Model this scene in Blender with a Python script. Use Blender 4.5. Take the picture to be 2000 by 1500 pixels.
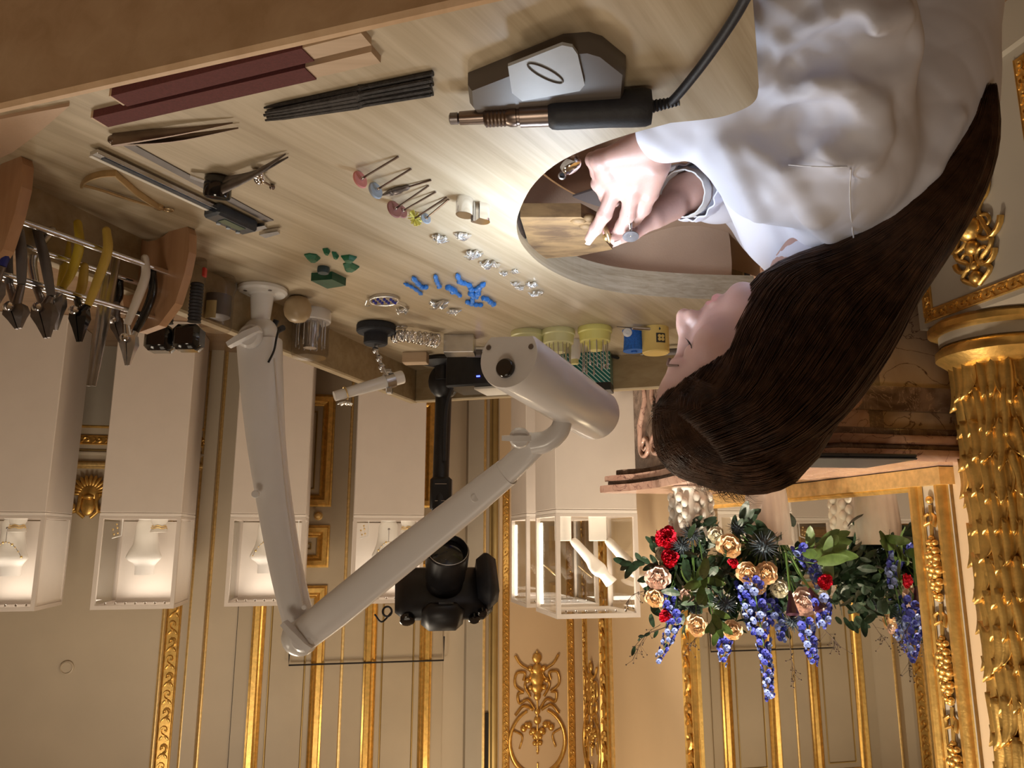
import bpy, math, random
import numpy as np
from mathutils import Vector, Matrix
for o in list(bpy.data.objects): bpy.data.objects.remove(o)
random.seed(7); rng = np.random.default_rng(7)
SC = bpy.context.scene
COL = SC.collection
# ------------------------------------------------------------------ camera (the photograph is upside down: camera rolled by 180 degrees)
F = 1502.0; PITCH = math.radians(11.4); EZ = 1.31
cam_d = bpy.data.cameras.new('camera'); cam = bpy.data.objects.new('camera', cam_d); COL.objects.link(cam)
cam_d.sensor_width = 36.0; cam_d.lens = 36.0 * F / 2000.0; cam_d.clip_start = 0.02
cam.matrix_world = Matrix.Translation((0, 0, EZ)) @ Matrix.Rotation(math.pi / 2 - PITCH, 4, 'X') @ Matrix.Rotation(math.pi, 4, 'Z')
SC.camera = cam
# ------------------------------------------------------------------ world, room lights and added fills, exposure
w = bpy.data.worlds.new('world'); SC.world = w; w.use_nodes = True
w.node_tree.nodes['Background'].inputs[0].default_value = (1.0, 0.82, 0.6, 1); w.node_tree.nodes['Background'].inputs[1].default_value = 0.05
SC.view_settings.view_transform = 'Standard'; SC.view_settings.look = 'None'
SC.view_settings.exposure = 0.22; SC.view_settings.gamma = 1.0; SC.view_settings.use_curve_mapping = False
LAMP_W = 1.12
WARM = (1.0, 0.85, 0.66)
def area(name, loc, target, size, energy, color, sy=None, spread=None):
    l = bpy.data.lights.new(name, 'AREA'); l.energy = energy; l.color = color; l.size = size
    if sy: l.shape = 'RECTANGLE'; l.size_y = sy
    if spread: l.spread = math.radians(spread)
    o = bpy.data.objects.new(name, l); COL.objects.link(o); o.location = loc
    o.rotation_euler = (Vector(target) - Vector(loc)).to_track_quat('-Z', 'Y').to_euler()
    return o
area('unseen_ceiling_light', (1.6, 3.0, 3.45), (1.6, 3.0, 0), 1.0, 46, WARM)
area('unseen_ceiling_light', (0.1, 0.6, 3.45), (0.1, 0.6, 0), 1.0, 3.5, WARM)
area('unseen_ceiling_light', (3.0, 0.9, 3.45), (3.0, 0.9, 0), 1.0, 12, WARM)
area('unseen_ceiling_light', (0.5, -1.3, 3.45), (0.3, 0.4, 0.6), 0.8, 17, WARM)  # added fill behind the camera, lifts the near rim and column
area('unseen_ceiling_light', (0.2, 1.9, 3.45), (-0.9, 3.0, 1.2), 0.25, 22, WARM, spread=70)  # unseen spot added to brighten the mantel flowers
area('unseen_ceiling_light', (0.15, 4.3, 3.45), (-0.2, 5.2, 1.2), 0.5, 14, (1.0, 0.78, 0.52))

# ------------------------------------------------------------------ pixel helpers (photo frame 2000 x 1500)
FW = np.array([0, math.cos(PITCH), -math.sin(PITCH)]); UPV = np.array([0, math.sin(PITCH), math.cos(PITCH)]); EYE = np.array([0, 0, EZ])
TZ = 0.90                                             # bench top height
def ray(x, y): return FW + (x - 1000) / F * np.array([-1.0, 0, 0]) + (y - 750) / F * UPV
def T(x, y, z=TZ):                                    # where the ray meets a level surface
    d = ray(x, y); return EYE + d * ((z - EZ) / d[2])
def D(x, y, Y):                                       # the point of the ray at room depth Y
    d = ray(x, y); return EYE + d * (Y / d[1])
def hitplane(x, y, p0, n):
    d = ray(x, y); return EYE + d * (np.dot(np.array(p0) - EYE, n) / np.dot(d, n))
def V(*a): return np.array(a, float)
def nrm(v): v = np.asarray(v, float); return v / (np.linalg.norm(v) + 1e-12)

# ------------------------------------------------------------------ materials
M = {}
def _nt(name):
    m = bpy.data.materials.new(name); m.use_nodes = True; nt = m.node_tree
    return m, nt, nt.nodes['Principled BSDF']
def mat(name, col, rough=0.5, metal=0.0, var=0.08, scale=30.0, bump=0.0, bscale=None, coat=0.0, trans=0.0, sss=0.0, emit=None, es=0.0, ior=None, alpha=None, spec=None):
    """plain procedural material: colour broken up by noise, optional fine relief"""
    m, nt, b = _nt(name); N = nt.nodes; L = nt.links
    tc = N.new('ShaderNodeTexCoord'); nz = N.new('ShaderNodeTexNoise'); nz.inputs['Scale'].default_value = scale; nz.inputs['Detail'].default_value = 4
    L.new(tc.outputs['Object'], nz.inputs['Vector'])
    cr = N.new('ShaderNodeValToRGB'); e = cr.color_ramp.elements
    e[0].position = 0.3; e[1].position = 0.7
    e[0].color = (*[max(0, c * (1 - var)) for c in col], 1); e[1].color = (*[min(1, c * (1 + var)) for c in col], 1)
    L.new(nz.outputs['Fac'], cr.inputs['Fac']); L.new(cr.outputs['Color'], b.inputs['Base Color'])
    b.inputs['Roughness'].default_value = rough; b.inputs['Metallic'].default_value = metal
    if coat: b.inputs['Coat Weight'].default_value = coat; b.inputs['Coat Roughness'].default_value = 0.1
    if trans: b.inputs['Transmission Weight'].default_value = trans
    if ior: b.inputs['IOR'].default_value = ior
    if spec is not None: b.inputs['Specular IOR Level'].default_value = spec
    if sss:
        b.inputs['Subsurface Weight'].default_value = sss; b.inputs['Subsurface Radius'].default_value = (0.012, 0.005, 0.003); b.inputs['Subsurface Scale'].default_value = 0.6
    if emit: b.inputs['Emission Color'].default_value = (*emit, 1); b.inputs['Emission Strength'].default_value = es
    if bump:
        n2 = N.new('ShaderNodeTexNoise'); n2.inputs['Scale'].default_value = bscale or scale * 3; n2.inputs['Detail'].default_value = 5
        L.new(tc.outputs['Object'], n2.inputs['Vector'])
        bp = N.new('ShaderNodeBump'); bp.inputs['Strength'].default_value = bump; bp.inputs['Distance'].default_value = 0.002
        L.new(n2.outputs['Fac'], bp.inputs['Height']); L.new(bp.outputs['Normal'], b.inputs['Normal'])
    M[name] = m; return m
def wood(name, c1, c2, c3, rot=0.0, sc=(2.2, 55, 55), rough=0.45, coat=0.0, bump=0.12, axis='Z'):
    m, nt, b = _nt(name); N = nt.nodes; L = nt.links
    tc = N.new('ShaderNodeTexCoord'); mp = N.new('ShaderNodeMapping'); mp.inputs['Rotation'].default_value = (0, 0, rot)
    m2 = N.new('ShaderNodeMapping'); m2.inputs['Scale'].default_value = sc
    L.new(tc.outputs['Object'], mp.inputs['Vector']); L.new(mp.outputs['Vector'], m2.inputs['Vector'])
    wp = N.new('ShaderNodeTexNoise'); wp.inputs['Scale'].default_value = 0.35; wp.inputs['Detail'].default_value = 2; L.new(m2.outputs['Vector'], wp.inputs['Vector'])
    nz = N.new('ShaderNodeTexNoise'); nz.inputs['Scale'].default_value = 1.0; nz.inputs['Detail'].default_value = 7; nz.inputs['Roughness'].default_value = 0.62; nz.inputs['Distortion'].default_value = 0.6
    L.new(m2.outputs['Vector'], nz.inputs['Vector'])
    mx = N.new('ShaderNodeMath'); mx.operation = 'MULTIPLY_ADD'; mx.inputs[1].default_value = 0.55
    mm = N.new('ShaderNodeMath'); mm.operation = 'MULTIPLY'; mm.inputs[1].default_value = 0.45
    L.new(wp.outputs['Fac'], mm.inputs[0]); L.new(nz.outputs['Fac'], mx.inputs[0]); L.new(mm.outputs[0], mx.inputs[2])
    cr = N.new('ShaderNodeValToRGB'); e = cr.color_ramp.elements; e[0].position = 0.36; e[0].color = (*c1, 1); e[1].position = 0.64; e[1].color = (*c3, 1)
    k = e.new(0.5); k.color = (*c2, 1)
    L.new(mx.outputs[0], cr.inputs['Fac']); L.new(cr.outputs['Color'], b.inputs['Base Color'])
    b.inputs['Roughness'].default_value = rough
    if coat: b.inputs['Coat Weight'].default_value = coat; b.inputs['Coat Roughness'].default_value = 0.2
    bp = N.new('ShaderNodeBump'); bp.inputs['Strength'].default_value = bump; bp.inputs['Distance'].default_value = 0.001
    L.new(nz.outputs['Fac'], bp.inputs['Height']); L.new(bp.outputs['Normal'], b.inputs['Normal'])
    M[name] = m; return m
def marble(name, c1, c2, vein, scale=4.0, rough=0.18):
    m, nt, b = _nt(name); N = nt.nodes; L = nt.links
    tc = N.new('ShaderNodeTexCoord'); n1 = N.new('ShaderNodeTexNoise'); n1.inputs['Scale'].default_value = scale; n1.inputs['Detail'].default_value = 8; n1.inputs['Distortion'].default_value = 1.6
    L.new(tc.outputs['Object'], n1.inputs['Vector'])
    cr = N.new('ShaderNodeValToRGB'); e = cr.color_ramp.elements; e[0].position = 0.35; e[0].color = (*c1, 1); e[1].position = 0.65; e[1].color = (*c2, 1)
    L.new(n1.outputs['Fac'], cr.inputs['Fac'])
    n2 = N.new('ShaderNodeTexNoise'); n2.inputs['Scale'].default_value = scale * 1.3; n2.inputs['Detail'].default_value = 6; n2.inputs['Distortion'].default_value = 2.2
    L.new(tc.outputs['Object'], n2.inputs['Vector'])
    r2 = N.new('ShaderNodeValToRGB'); f = r2.color_ramp.elements; f[0].position = 0.485; f[0].color = (0, 0, 0, 1); f[1].position = 0.515; f[1].color = (0, 0, 0, 1); g = f.new(0.5); g.color = (1, 1, 1, 1)
    L.new(n2.outputs['Fac'], r2.inputs['Fac'])
    mix = N.new('ShaderNodeMixRGB'); mix.inputs[2].default_value = (*vein, 1); L.new(r2.outputs['Color'], mix.inputs[0]); L.new(cr.outputs['Color'], mix.inputs[1])
    L.new(mix.outputs['Color'], b.inputs['Base Color']); b.inputs['Roughness'].default_value = rough; M[name] = m; return m

wood('oak_top', (0.35, 0.272, 0.17), (0.46, 0.375, 0.255), (0.56, 0.475, 0.345), rot=math.radians(-123), sc=(3.0, 60, 260), bump=0.10, rough=0.42, coat=0.25)
wood('oak_rim', (0.30, 0.22, 0.12), (0.37, 0.28, 0.16), (0.42, 0.33, 0.20), rot=0, sc=(3, 70, 70), rough=0.5)
wood('oak_near', (0.52, 0.335, 0.185), (0.60, 0.40, 0.235), (0.66, 0.46, 0.28), rot=math.radians(90), sc=(2, 40, 40), rough=0.45)
wood('rack_wood', (0.36, 0.19, 0.10), (0.42, 0.235, 0.125), (0.48, 0.28, 0.16), rot=0, sc=(60, 60, 4), rough=0.4)
wood('pin_wood', (0.10, 0.055, 0.025), (0.26, 0.155, 0.065), (0.34, 0.21, 0.09), rot=0, sc=(14, 40, 40), rough=0.7, bump=0.4)
wood('stick_wood', (0.50, 0.36, 0.24), (0.58, 0.43, 0.30), (0.62, 0.48, 0.34), sc=(4, 80, 80))
wood('floor_wood', (0.16, 0.09, 0.045), (0.22, 0.13, 0.07), (0.27, 0.17, 0.09), sc=(2, 30, 30), rough=0.3, coat=0.3)
mat('ball_wood', (0.42, 0.31, 0.18), 0.4, var=0.06, scale=60)
mat('wall_cream', (0.50, 0.42, 0.315), 0.55, var=0.04, scale=3)
mat('wall_peach', (0.58, 0.43, 0.27), 0.55, var=0.03, scale=3)
mat('dado_grey', (0.37, 0.33, 0.27), 0.5, var=0.04, scale=4)
mat('door_cream', (0.43, 0.355, 0.255), 0.45, var=0.04, scale=4)
mat('ceiling_paint', (0.62, 0.56, 0.48), 0.8, var=0.02)
mat('gold', (0.70, 0.44, 0.13), 0.34, 0.85, var=0.18, scale=40, bump=0.25, bscale=120)
mat('gold_pale', (0.74, 0.52, 0.22), 0.38, 0.75, var=0.15, scale=50, bump=0.2, bscale=150)
mat('bronze', (0.42, 0.30, 0.12), 0.42, 0.7, var=0.08, scale=10)
mat('plinth', (0.63, 0.56, 0.50), 0.6, var=0.02, scale=8)
mat('case_white', (0.80, 0.74, 0.68), 0.5, var=0.02, scale=8)
mat('bust_white', (0.85, 0.82, 0.78), 0.55, var=0.02, scale=20)
mat('white_plastic', (0.74, 0.72, 0.72), 0.32, var=0.015, scale=20, coat=0.35)
mat('white_gloss', (0.80, 0.79, 0.78), 0.25, var=0.02, scale=20, coat=0.4)
mat('vase_white', (0.72, 0.70, 0.65), 0.35, var=0.04, scale=15)
mat('black_plastic', (0.012, 0.012, 0.015), 0.42, var=0.3, scale=60)
mat('black_rubber', (0.018, 0.020, 0.028), 0.55, var=0.2, scale=90, bump=0.15, bscale=400)
mat('black_gloss', (0.006, 0.006, 0.008), 0.12, var=0.2, coat=0.5)
mat('black_velvet', (0.02, 0.022, 0.03), 0.8, var=0.2, scale=200)
mat('stand_grey', (0.10, 0.085, 0.075), 0.35, var=0.05, scale=20)
mat('stand_pale', (0.42, 0.46, 0.52), 0.35, var=0.08, scale=25)
mat('steel', (0.62, 0.62, 0.64), 0.26, 1.0, var=0.08, scale=60)
mat('steel_dark', (0.23, 0.21, 0.21), 0.38, 1.0, var=0.2, scale=80, bump=0.1)
mat('steel_brown', (0.24, 0.19, 0.165), 0.3, 1.0, var=0.12, scale=50)
mat('steel_ruler', (0.15, 0.135, 0.135), 0.5, 0.25, var=0.1, scale=80)
mat('file_steel', (0.05, 0.047, 0.047), 0.45, 0.8, var=0.3, scale=200, bump=0.5, bscale=900)
mat('chrome', (0.80, 0.80, 0.82), 0.10, 1.0, var=0.03, scale=40)
mat('silver_cast', (0.88, 0.90, 0.93), 0.22, 0.9, var=0.12, scale=300, bump=0.3, bscale=600)
mat('brass', (0.62, 0.46, 0.26), 0.35, 0.9, var=0.12, scale=60)
mat('gold_ring', (0.75, 0.55, 0.25), 0.3, 0.9, var=0.1, scale=200)
mat('emery', (0.125, 0.030, 0.032), 0.75, var=0.15, scale=400, bump=0.4, bscale=1500)
mat('pink_rubber', (0.72, 0.27, 0.25), 0.6, var=0.05, scale=80)
mat('brown_rubber', (0.30, 0.12, 0.10), 0.6, var=0.08, scale=80)
mat('grey_rubber', (0.36, 0.42, 0.50), 0.55, var=0.06, scale=80)
mat('yellow_bristle', (0.62, 0.55, 0.10), 0.6, var=0.15, scale=300)
mat('wax_blue', (0.04, 0.25, 0.80), 0.4, var=0.1, scale=120, coat=0.2, sss=0.1)
mat('wax_green', (0.010, 0.075, 0.040), 0.4, var=0.25, scale=120)
mat('wax_green_light', (0.015, 0.13, 0.06), 0.45, var=0.25, scale=120)
mat('wax_dark', (0.03, 0.055, 0.065), 0.5, var=0.15, scale=120)
mat('yellow_plastic', (0.72, 0.66, 0.20), 0.4, var=0.03, scale=30)
mat('yellow_pale', (0.68, 0.65, 0.33), 0.4, var=0.03, scale=30)
mat('blue_thread', (0.02, 0.14, 0.55), 0.7, var=0.25, scale=300, bump=0.6, bscale=500)
mat('yellow_paper', (0.74, 0.53, 0.16), 0.55, var=0.03, scale=30)
mat('ink_black', (0.03, 0.025, 0.02), 0.6)
mat('teal', (0.0, 0.16, 0.155), 0.5, var=0.06)
mat('paper_white', (0.75, 0.72, 0.66), 0.6, var=0.02)
mat('handle_yellow', (0.55, 0.40, 0.035), 0.38, var=0.08, scale=50, coat=0.2)
mat('handle_ochre', (0.52, 0.36, 0.07), 0.42, var=0.08, scale=50)
mat('handle_white', (0.66, 0.60, 0.54), 0.45, var=0.04, scale=50)
mat('handle_grey', (0.13, 0.12, 0.12), 0.45, var=0.1, scale=50)
mat('handle_blue', (0.012, 0.018, 0.16), 0.45, var=0.1, scale=50)
mat('red_plastic', (0.55, 0.05, 0.04), 0.4)
mat('lcd_green', (0.10, 0.14, 0.10), 0.25, var=0.1, scale=300)
mat('caliper_face', (0.03, 0.04, 0.06), 0.3, var=0.2, scale=100, coat=0.3)
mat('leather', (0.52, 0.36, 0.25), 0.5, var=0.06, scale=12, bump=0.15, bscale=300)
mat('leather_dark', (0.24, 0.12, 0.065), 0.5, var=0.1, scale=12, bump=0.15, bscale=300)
mat('tray_grey', (0.30, 0.26, 0.25), 0.5, var=0.05, scale=10)
mat('skin', (0.50, 0.30, 0.25), 0.42, var=0.05, scale=25, sss=0.25, bump=0.10, bscale=350)
mat('lip', (0.60, 0.27, 0.25), 0.4, var=0.05, scale=60)
mat('nail', (0.72, 0.48, 0.42), 0.25, var=0.03, coat=0.4)
mat('shirt', (0.68, 0.68, 0.76), 0.55, var=0.015, scale=15, spec=0.3)
mat('seam_white', (0.80, 0.80, 0.84), 0.5)
mat('trousers', (0.03, 0.03, 0.035), 0.8)
mat('brow', (0.15, 0.085, 0.06), 0.8)
mat('lash', (0.01, 0.008, 0.008), 0.6)
mat('wax_ear', (0.5, 0.4, 0.2), 0.4)
mat('elastic', (0.62, 0.60, 0.58), 0.6, var=0.05, scale=200)
marble('marble_beige', (0.40, 0.29, 0.20), (0.54, 0.42, 0.30), (0.10, 0.05, 0.035), 3.5)
marble('marble_pink', (0.38, 0.22, 0.17), (0.52, 0.35, 0.28), (0.16, 0.08, 0.07), 6.0)
marble('marble_dark', (0.10, 0.065, 0.05), (0.27, 0.19, 0.15), (0.36, 0.26, 0.20), 9.0)
mat('hearth_black', (0.015, 0.012, 0.012), 0.7)
mat('laptop_grey', (0.055, 0.055, 0.062), 0.35, 0.4, var=0.05)
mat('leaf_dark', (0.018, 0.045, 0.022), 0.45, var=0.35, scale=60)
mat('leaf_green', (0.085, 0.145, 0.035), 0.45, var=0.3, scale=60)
mat('stem_green', (0.10, 0.20, 0.05), 0.5, var=0.2, scale=60)
mat('thistle', (0.035, 0.055, 0.075), 0.6, var=0.3, scale=90)
mat('rose_peach', (0.95, 0.71, 0.48), 0.75, spec=0.1, var=0.10, scale=60, sss=0.05)
mat('rose_blush', (0.88, 0.70, 0.62), 0.75, spec=0.1, var=0.10, scale=60)
mat('rose_white', (0.86, 0.83, 0.70), 0.75, spec=0.1, var=0.10, scale=60)
mat('carnation', (0.70, 0.022, 0.06), 0.7, spec=0.15, var=0.25, scale=90)
mat('delph', (0.045, 0.06, 0.42), 0.55, var=0.35, scale=70)
mat('delph_light', (0.20, 0.27, 0.60), 0.55, var=0.3, scale=70)
mat('calla', (0.035, 0.008, 0.018), 0.3, var=0.3, scale=60)
mat('twig', (0.06, 0.035, 0.022), 0.7, var=0.2)
mat('stone_blue', (0.05, 0.06, 0.42), 0.12, var=0.5, scale=500, coat=0.6)
mat('grout', (0.2, 0.15, 0.1), 0.8)
mat('led', (1, 1, 1), 0.5, emit=(1.0, 0.90, 0.72), es=9.0)
mat('lamp_led', (1, 1, 1), 0.5, emit=(0.86, 0.93, 1.0), es=6.0)
mat('blue_led', (0.1, 0.1, 1), 0.5, emit=(0.05, 0.08, 1.0), es=6.0)
mat('socket', (0.85, 0.80, 0.72), 0.4)
def glassmat(name, col, rough=0.02, mixfac=0.93):
    m, nt, b = _nt(name); N = nt.nodes; L = nt.links
    tr = N.new('ShaderNodeBsdfTransparent'); tr.inputs[0].default_value = (*col, 1)
    gl = N.new('ShaderNodeBsdfGlossy'); gl.inputs['Roughness'].default_value = rough
    lw_ = N.new('ShaderNodeLayerWeight'); p5 = N.new('ShaderNodeMath'); p5.operation = 'POWER'; p5.inputs[1].default_value = 4.0; L.new(lw_.outputs['Facing'], p5.inputs[0]); fr = N.new('ShaderNodeMath'); fr.operation = 'MULTIPLY_ADD'; fr.inputs[1].default_value = 0.55; fr.inputs[2].default_value = 0.025; L.new(p5.outputs[0], fr.inputs[0])
    mx = N.new('ShaderNodeMixShader'); L.new(fr.outputs[0], mx.inputs[0]); L.new(tr.outputs[0], mx.inputs[1]); L.new(gl.outputs[0], mx.inputs[2])
    L.new(mx.outputs[0], N['Material Output'].inputs['Surface']); N.remove(b); M[name] = m
glassmat('glass', (0.97, 0.97, 0.96)); glassmat('plastic_clear', (0.86, 0.84, 0.82), 0.15)
m_, nt_, b_ = _nt('mirror'); b_.inputs['Base Color'].default_value = (0.78, 0.76, 0.70, 1); b_.inputs['Metallic'].default_value = 1; b_.inputs['Roughness'].default_value = 0.015; M['mirror'] = m_
# strand material for hair: colour varies from strand to strand
m_, nt_, b_ = _nt('hair'); N_ = nt_.nodes
at_ = N_.new('ShaderNodeTexCoord'); nz_ = N_.new('ShaderNodeTexNoise'); nz_.inputs['Scale'].default_value = 55
nt_.links.new(at_.outputs['Object'], nz_.inputs['Vector']); cr_ = N_.new('ShaderNodeValToRGB')
cr_.color_ramp.elements[0].position = .3; cr_.color_ramp.elements[0].color = (0.026, 0.011, 0.006, 1); cr_.color_ramp.elements[1].position = .75; cr_.color_ramp.elements[1].color = (0.090, 0.042, 0.022, 1)
nt_.links.new(nz_.outputs['Fac'], cr_.inputs['Fac']); nt_.links.new(cr_.outputs['Color'], b_.inputs['Base Color']); b_.inputs['Roughness'].default_value = 0.42; b_.inputs['Specular IOR Level'].default_value = 0.28; M['hair'] = m_

# teal box with white diagonal stripes (flat print)
m_, nt_, b_ = _nt('teal_stripe'); N_ = nt_.nodes; tc_ = N_.new('ShaderNodeTexCoord'); wv_ = N_.new('ShaderNodeTexWave'); wv_.bands_direction = 'DIAGONAL'; wv_.inputs['Scale'].default_value = 62
nt_.links.new(tc_.outputs['Object'], wv_.inputs['Vector']); cr_ = N_.new('ShaderNodeValToRGB'); cr_.color_ramp.interpolation = 'CONSTANT'
cr_.color_ramp.elements[0].color = (0.0, 0.15, 0.145, 1); cr_.color_ramp.elements[1].position = 0.82; cr_.color_ramp.elements[1].color = (0.55, 0.72, 0.70, 1)
nt_.links.new(wv_.outputs['Fac'], cr_.inputs['Fac']); nt_.links.new(cr_.outputs['Color'], b_.inputs['Base Color']); b_.inputs['Roughness'].default_value = .45; M['teal_stripe'] = m_

# ------------------------------------------------------------------ mesh helpers
def basis(axis):
    a = nrm(axis); h = V(0, 0, 1) if abs(a[2]) < 0.9 else V(1, 0, 0)
    x = nrm(np.cross(h, a)); return x, np.cross(a, x), a
class MB:
    def __init__(s): s.v = []; s.f = []; s.n = 0
    def add(s, verts, faces):
        verts = np.asarray(verts, float).reshape(-1, 3); s.v.append(verts)
        s.f += [tuple(i + s.n for i in f) for f in faces]; s.n += len(verts); return s
    def box(s, c, size, R=None, bev=0.0):
        c = np.asarray(c, float); hx, hy, hz = [q / 2 for q in size]
        if bev > 0:
            b = min(bev, hx * .95, hy * .95, hz * .95); P = []; idx = {}
            for sx in (-1, 1):
                for sy in (-1, 1):
                    for sz in (-1, 1):
                        for ax in range(3):
                            p = [sx * (hx - b), sy * (hy - b), sz * (hz - b)]; p[ax] = (sx, sy, sz)[ax] * (hx, hy, hz)[ax]
                            idx[(sx, sy, sz, ax)] = len(P); P.append(p)
            fs = []; g = idx
            for ax in range(3):
                o = [q for q in range(3) if q != ax]
                for sg in (-1, 1):
                    q = []
                    for a, bb in ((-1, -1), (1, -1), (1, 1), (-1, 1)):
                        k = [0, 0, 0]; k[ax] = sg; k[o[0]] = a; k[o[1]] = bb; q.append(g[(k[0], k[1], k[2], ax)])
                    fs.append(tuple(q) if (sg > 0) ^ (ax == 1) else tuple(q[::-1]))
                for a in (-1, 1):
                    for bb in (-1, 1):
                        k = [0, 0, 0]; k[o[0]] = a; k[o[1]] = bb; lo = k[:]; lo[ax] = -1; hi = k[:]; hi[ax] = 1
                        fs.append((g[(*lo, o[0])], g[(*hi, o[0])], g[(*hi, o[1])], g[(*lo, o[1])]))
            for sx in (-1, 1):
                for sy in (-1, 1):
                    for sz in (-1, 1): fs.append(tuple(g[(sx, sy, sz, a)] for a in range(3)))
            P = np.array(P)
        else:
            P = np.array([(x, y, z) for x in (-hx, hx) for y in (-hy, hy) for z in (-hz, hz)])
            fs = [(0, 1, 3, 2), (4, 6, 7, 5), (0, 4, 5, 1), (2, 3, 7, 6), (0, 2, 6, 4), (1, 5, 7, 3)]
        if R is not None: P = P @ np.asarray(R, float)
        return s.add(P + c, fs)
    def rings(s, rings, cap0=True, cap1=True, closed=True):
        n = len(rings[0]); vs = np.concatenate([np.asarray(r, float) for r in rings]); fs = []
        m = n if closed else n - 1
        for i in range(len(rings) - 1):
            for j in range(m): fs.append((i * n + j, i * n + (j + 1) % n, (i + 1) * n + (j + 1) % n, (i + 1) * n + j))
        if cap0: fs.append(tuple(range(n))[::-1])
        if cap1: fs.append(tuple(range((len(rings) - 1) * n, len(rings) * n)))
        return s.add(vs, fs)
    def lathe(s, prof, c=(0, 0, 0), axis=(0, 0, 1), n=20, cap0=True, cap1=True, flute=0, fa=0.0):
        x, y, a = basis(axis); c = np.asarray(c, float); th = np.arange(n) * 2 * math.pi / n; R = []
        for r, h in prof:
            rr = r * (1 + fa * np.cos(th * flute)) if flute else r * np.ones(n)
            R.append(c + a * h + np.outer(rr * np.cos(th), x) + np.outer(rr * np.sin(th), y))
        return s.rings(R, cap0, cap1)
    def cyl(s, a, b, r0, r1=None, n=12):
        a = np.asarray(a, float); b = np.asarray(b, float); r1 = r0 if r1 is None else r1
        return s.lathe([(r0, 0), (r1, np.linalg.norm(b - a))], a, b - a, n)
    def tube(s, pts, r, n=8, closed=False, flat=1.0, up=None):
        pts = np.asarray(pts, float); m = len(pts); r = np.full(m, r) if np.isscalar(r) else np.asarray(r, float)
        tg = np.gradient(pts, axis=0) if not closed else np.roll(pts, -1, 0) - np.roll(pts, 1, 0)
        th = np.arange(n) * 2 * math.pi / n; R = []; px_ = None
        for i in range(m):
            t = nrm(tg[i])
            if px_ is None: x = np.asarray(up, float) if up is not None else basis(t)[0]
            else: x = px_
            x = nrm(x - t * np.dot(x, t)); px_ = x; y = np.cross(t, x)
            R.append(pts[i] + np.outer(r[i] * np.cos(th) * flat, x) + np.outer(r[i] * np.sin(th), y))
        if closed: R.append(R[0]); return s.rings(R, False, False)
        return s.rings(R)
    def ball(s, c, r, n=10, m=7, R=None):
        r = np.full(3, r) if np.isscalar(r) else np.asarray(r, float); P = [(0, 0, -1)]
        for i in range(1, m):
            ph = -math.pi / 2 + math.pi * i / m
            for j in range(n): th = 2 * math.pi * j / n; P.append((math.cos(ph) * math.cos(th), math.cos(ph) * math.sin(th), math.sin(ph)))
        P.append((0, 0, 1)); P = np.array(P) * r; fs = []
        for j in range(n): fs.append((0, 1 + (j + 1) % n, 1 + j)); fs.append((len(P) - 1, 1 + (m - 2) * n + j, 1 + (m - 2) * n + (j + 1) % n))
        for i in range(m - 2):
            for j in range(n): fs.append((1 + i * n + j, 1 + i * n + (j + 1) % n, 1 + (i + 1) * n + (j + 1) % n, 1 + (i + 1) * n + j))
        if R is not None: P = P @ np.asarray(R, float)
        return s.add(P + np.asarray(c, float), fs)
    def prism(s, poly, a, up):
        """poly: 3D points of one face, extruded by vector up"""
        p = np.asarray(poly, float); n = len(p); u = np.asarray(up, float)
        return s.add(np.concatenate([p, p + u]), [tuple(range(n))[::-1], tuple(range(n, 2 * n))] + [(i, (i + 1) % n, n + (i + 1) % n, n + i) for i in range(n)])
    def sheet(s, G, thick=0.0, nv=None):
        """grid of points (a,b,3)"""
        G = np.asarray(G, float); a, b = G.shape[:2]
        fs = [(i * b + j, i * b + j + 1, (i + 1) * b + j + 1, (i + 1) * b + j) for i in range(a - 1) for j in range(b - 1)]
        if thick == 0: return s.add(G.reshape(-1, 3), fs)
        gu = np.gradient(G, axis=0); gv = np.gradient(G, axis=1); nn = np.cross(gu, gv); nn /= np.linalg.norm(nn, axis=2, keepdims=True) + 1e-12
        H = G + nn * thick; k = a * b; f2 = [tuple(i + k for i in f[::-1]) for f in fs]
        ed = [i for i in range(b)] + [i * b + b - 1 for i in range(1, a)] + [(a - 1) * b + j for j in range(b - 2, -1, -1)] + [i * b for i in range(a - 2, 0, -1)]
        sd = [(ed[i], ed[(i + 1) % len(ed)], ed[(i + 1) % len(ed)] + k, ed[i] + k) for i in range(len(ed))]
        return s.add(np.concatenate([G.reshape(-1, 3), H.reshape(-1, 3)]), fs + f2 + sd)
    def mesh(s, name, m, smooth=None, inv=None):
        me = bpy.data.meshes.new(name); vs = np.concatenate(s.v) if s.v else np.zeros((0, 3))
        if inv is not None: vs = vs @ np.array(inv.to_3x3()).T + np.array(inv.translation)
        me.from_pydata(vs.tolist(), [], s.f); me.materials.append(M[m]); me.validate(); me.update()
        import bmesh
        bm = bmesh.new(); bm.from_mesh(me); bmesh.ops.recalc_face_normals(bm, faces=bm.faces); bm.to_mesh(me); bm.free()
        if smooth is not None:
            me.polygons.foreach_set('use_smooth', [True] * len(me.polygons))
            if smooth < 180: me.set_sharp_from_angle(angle=math.radians(smooth))
        return me
    def build(s, name, m, parent=None, smooth=None, world=True, **kw):
        inv = parent_world(parent).inverted() if (parent is not None and world) else None
        o = bpy.data.objects.new(name, s.mesh(name, m, smooth, inv)); COL.objects.link(o)
        if parent is not None: o.parent = parent
        for k, q in kw.items(): o[k] = q
        return o
def parent_world(o):
    mw = Matrix.LocRotScale(o.location, o.rotation_euler, o.scale)
    return parent_world(o.parent) @ mw if o.parent else mw
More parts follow.
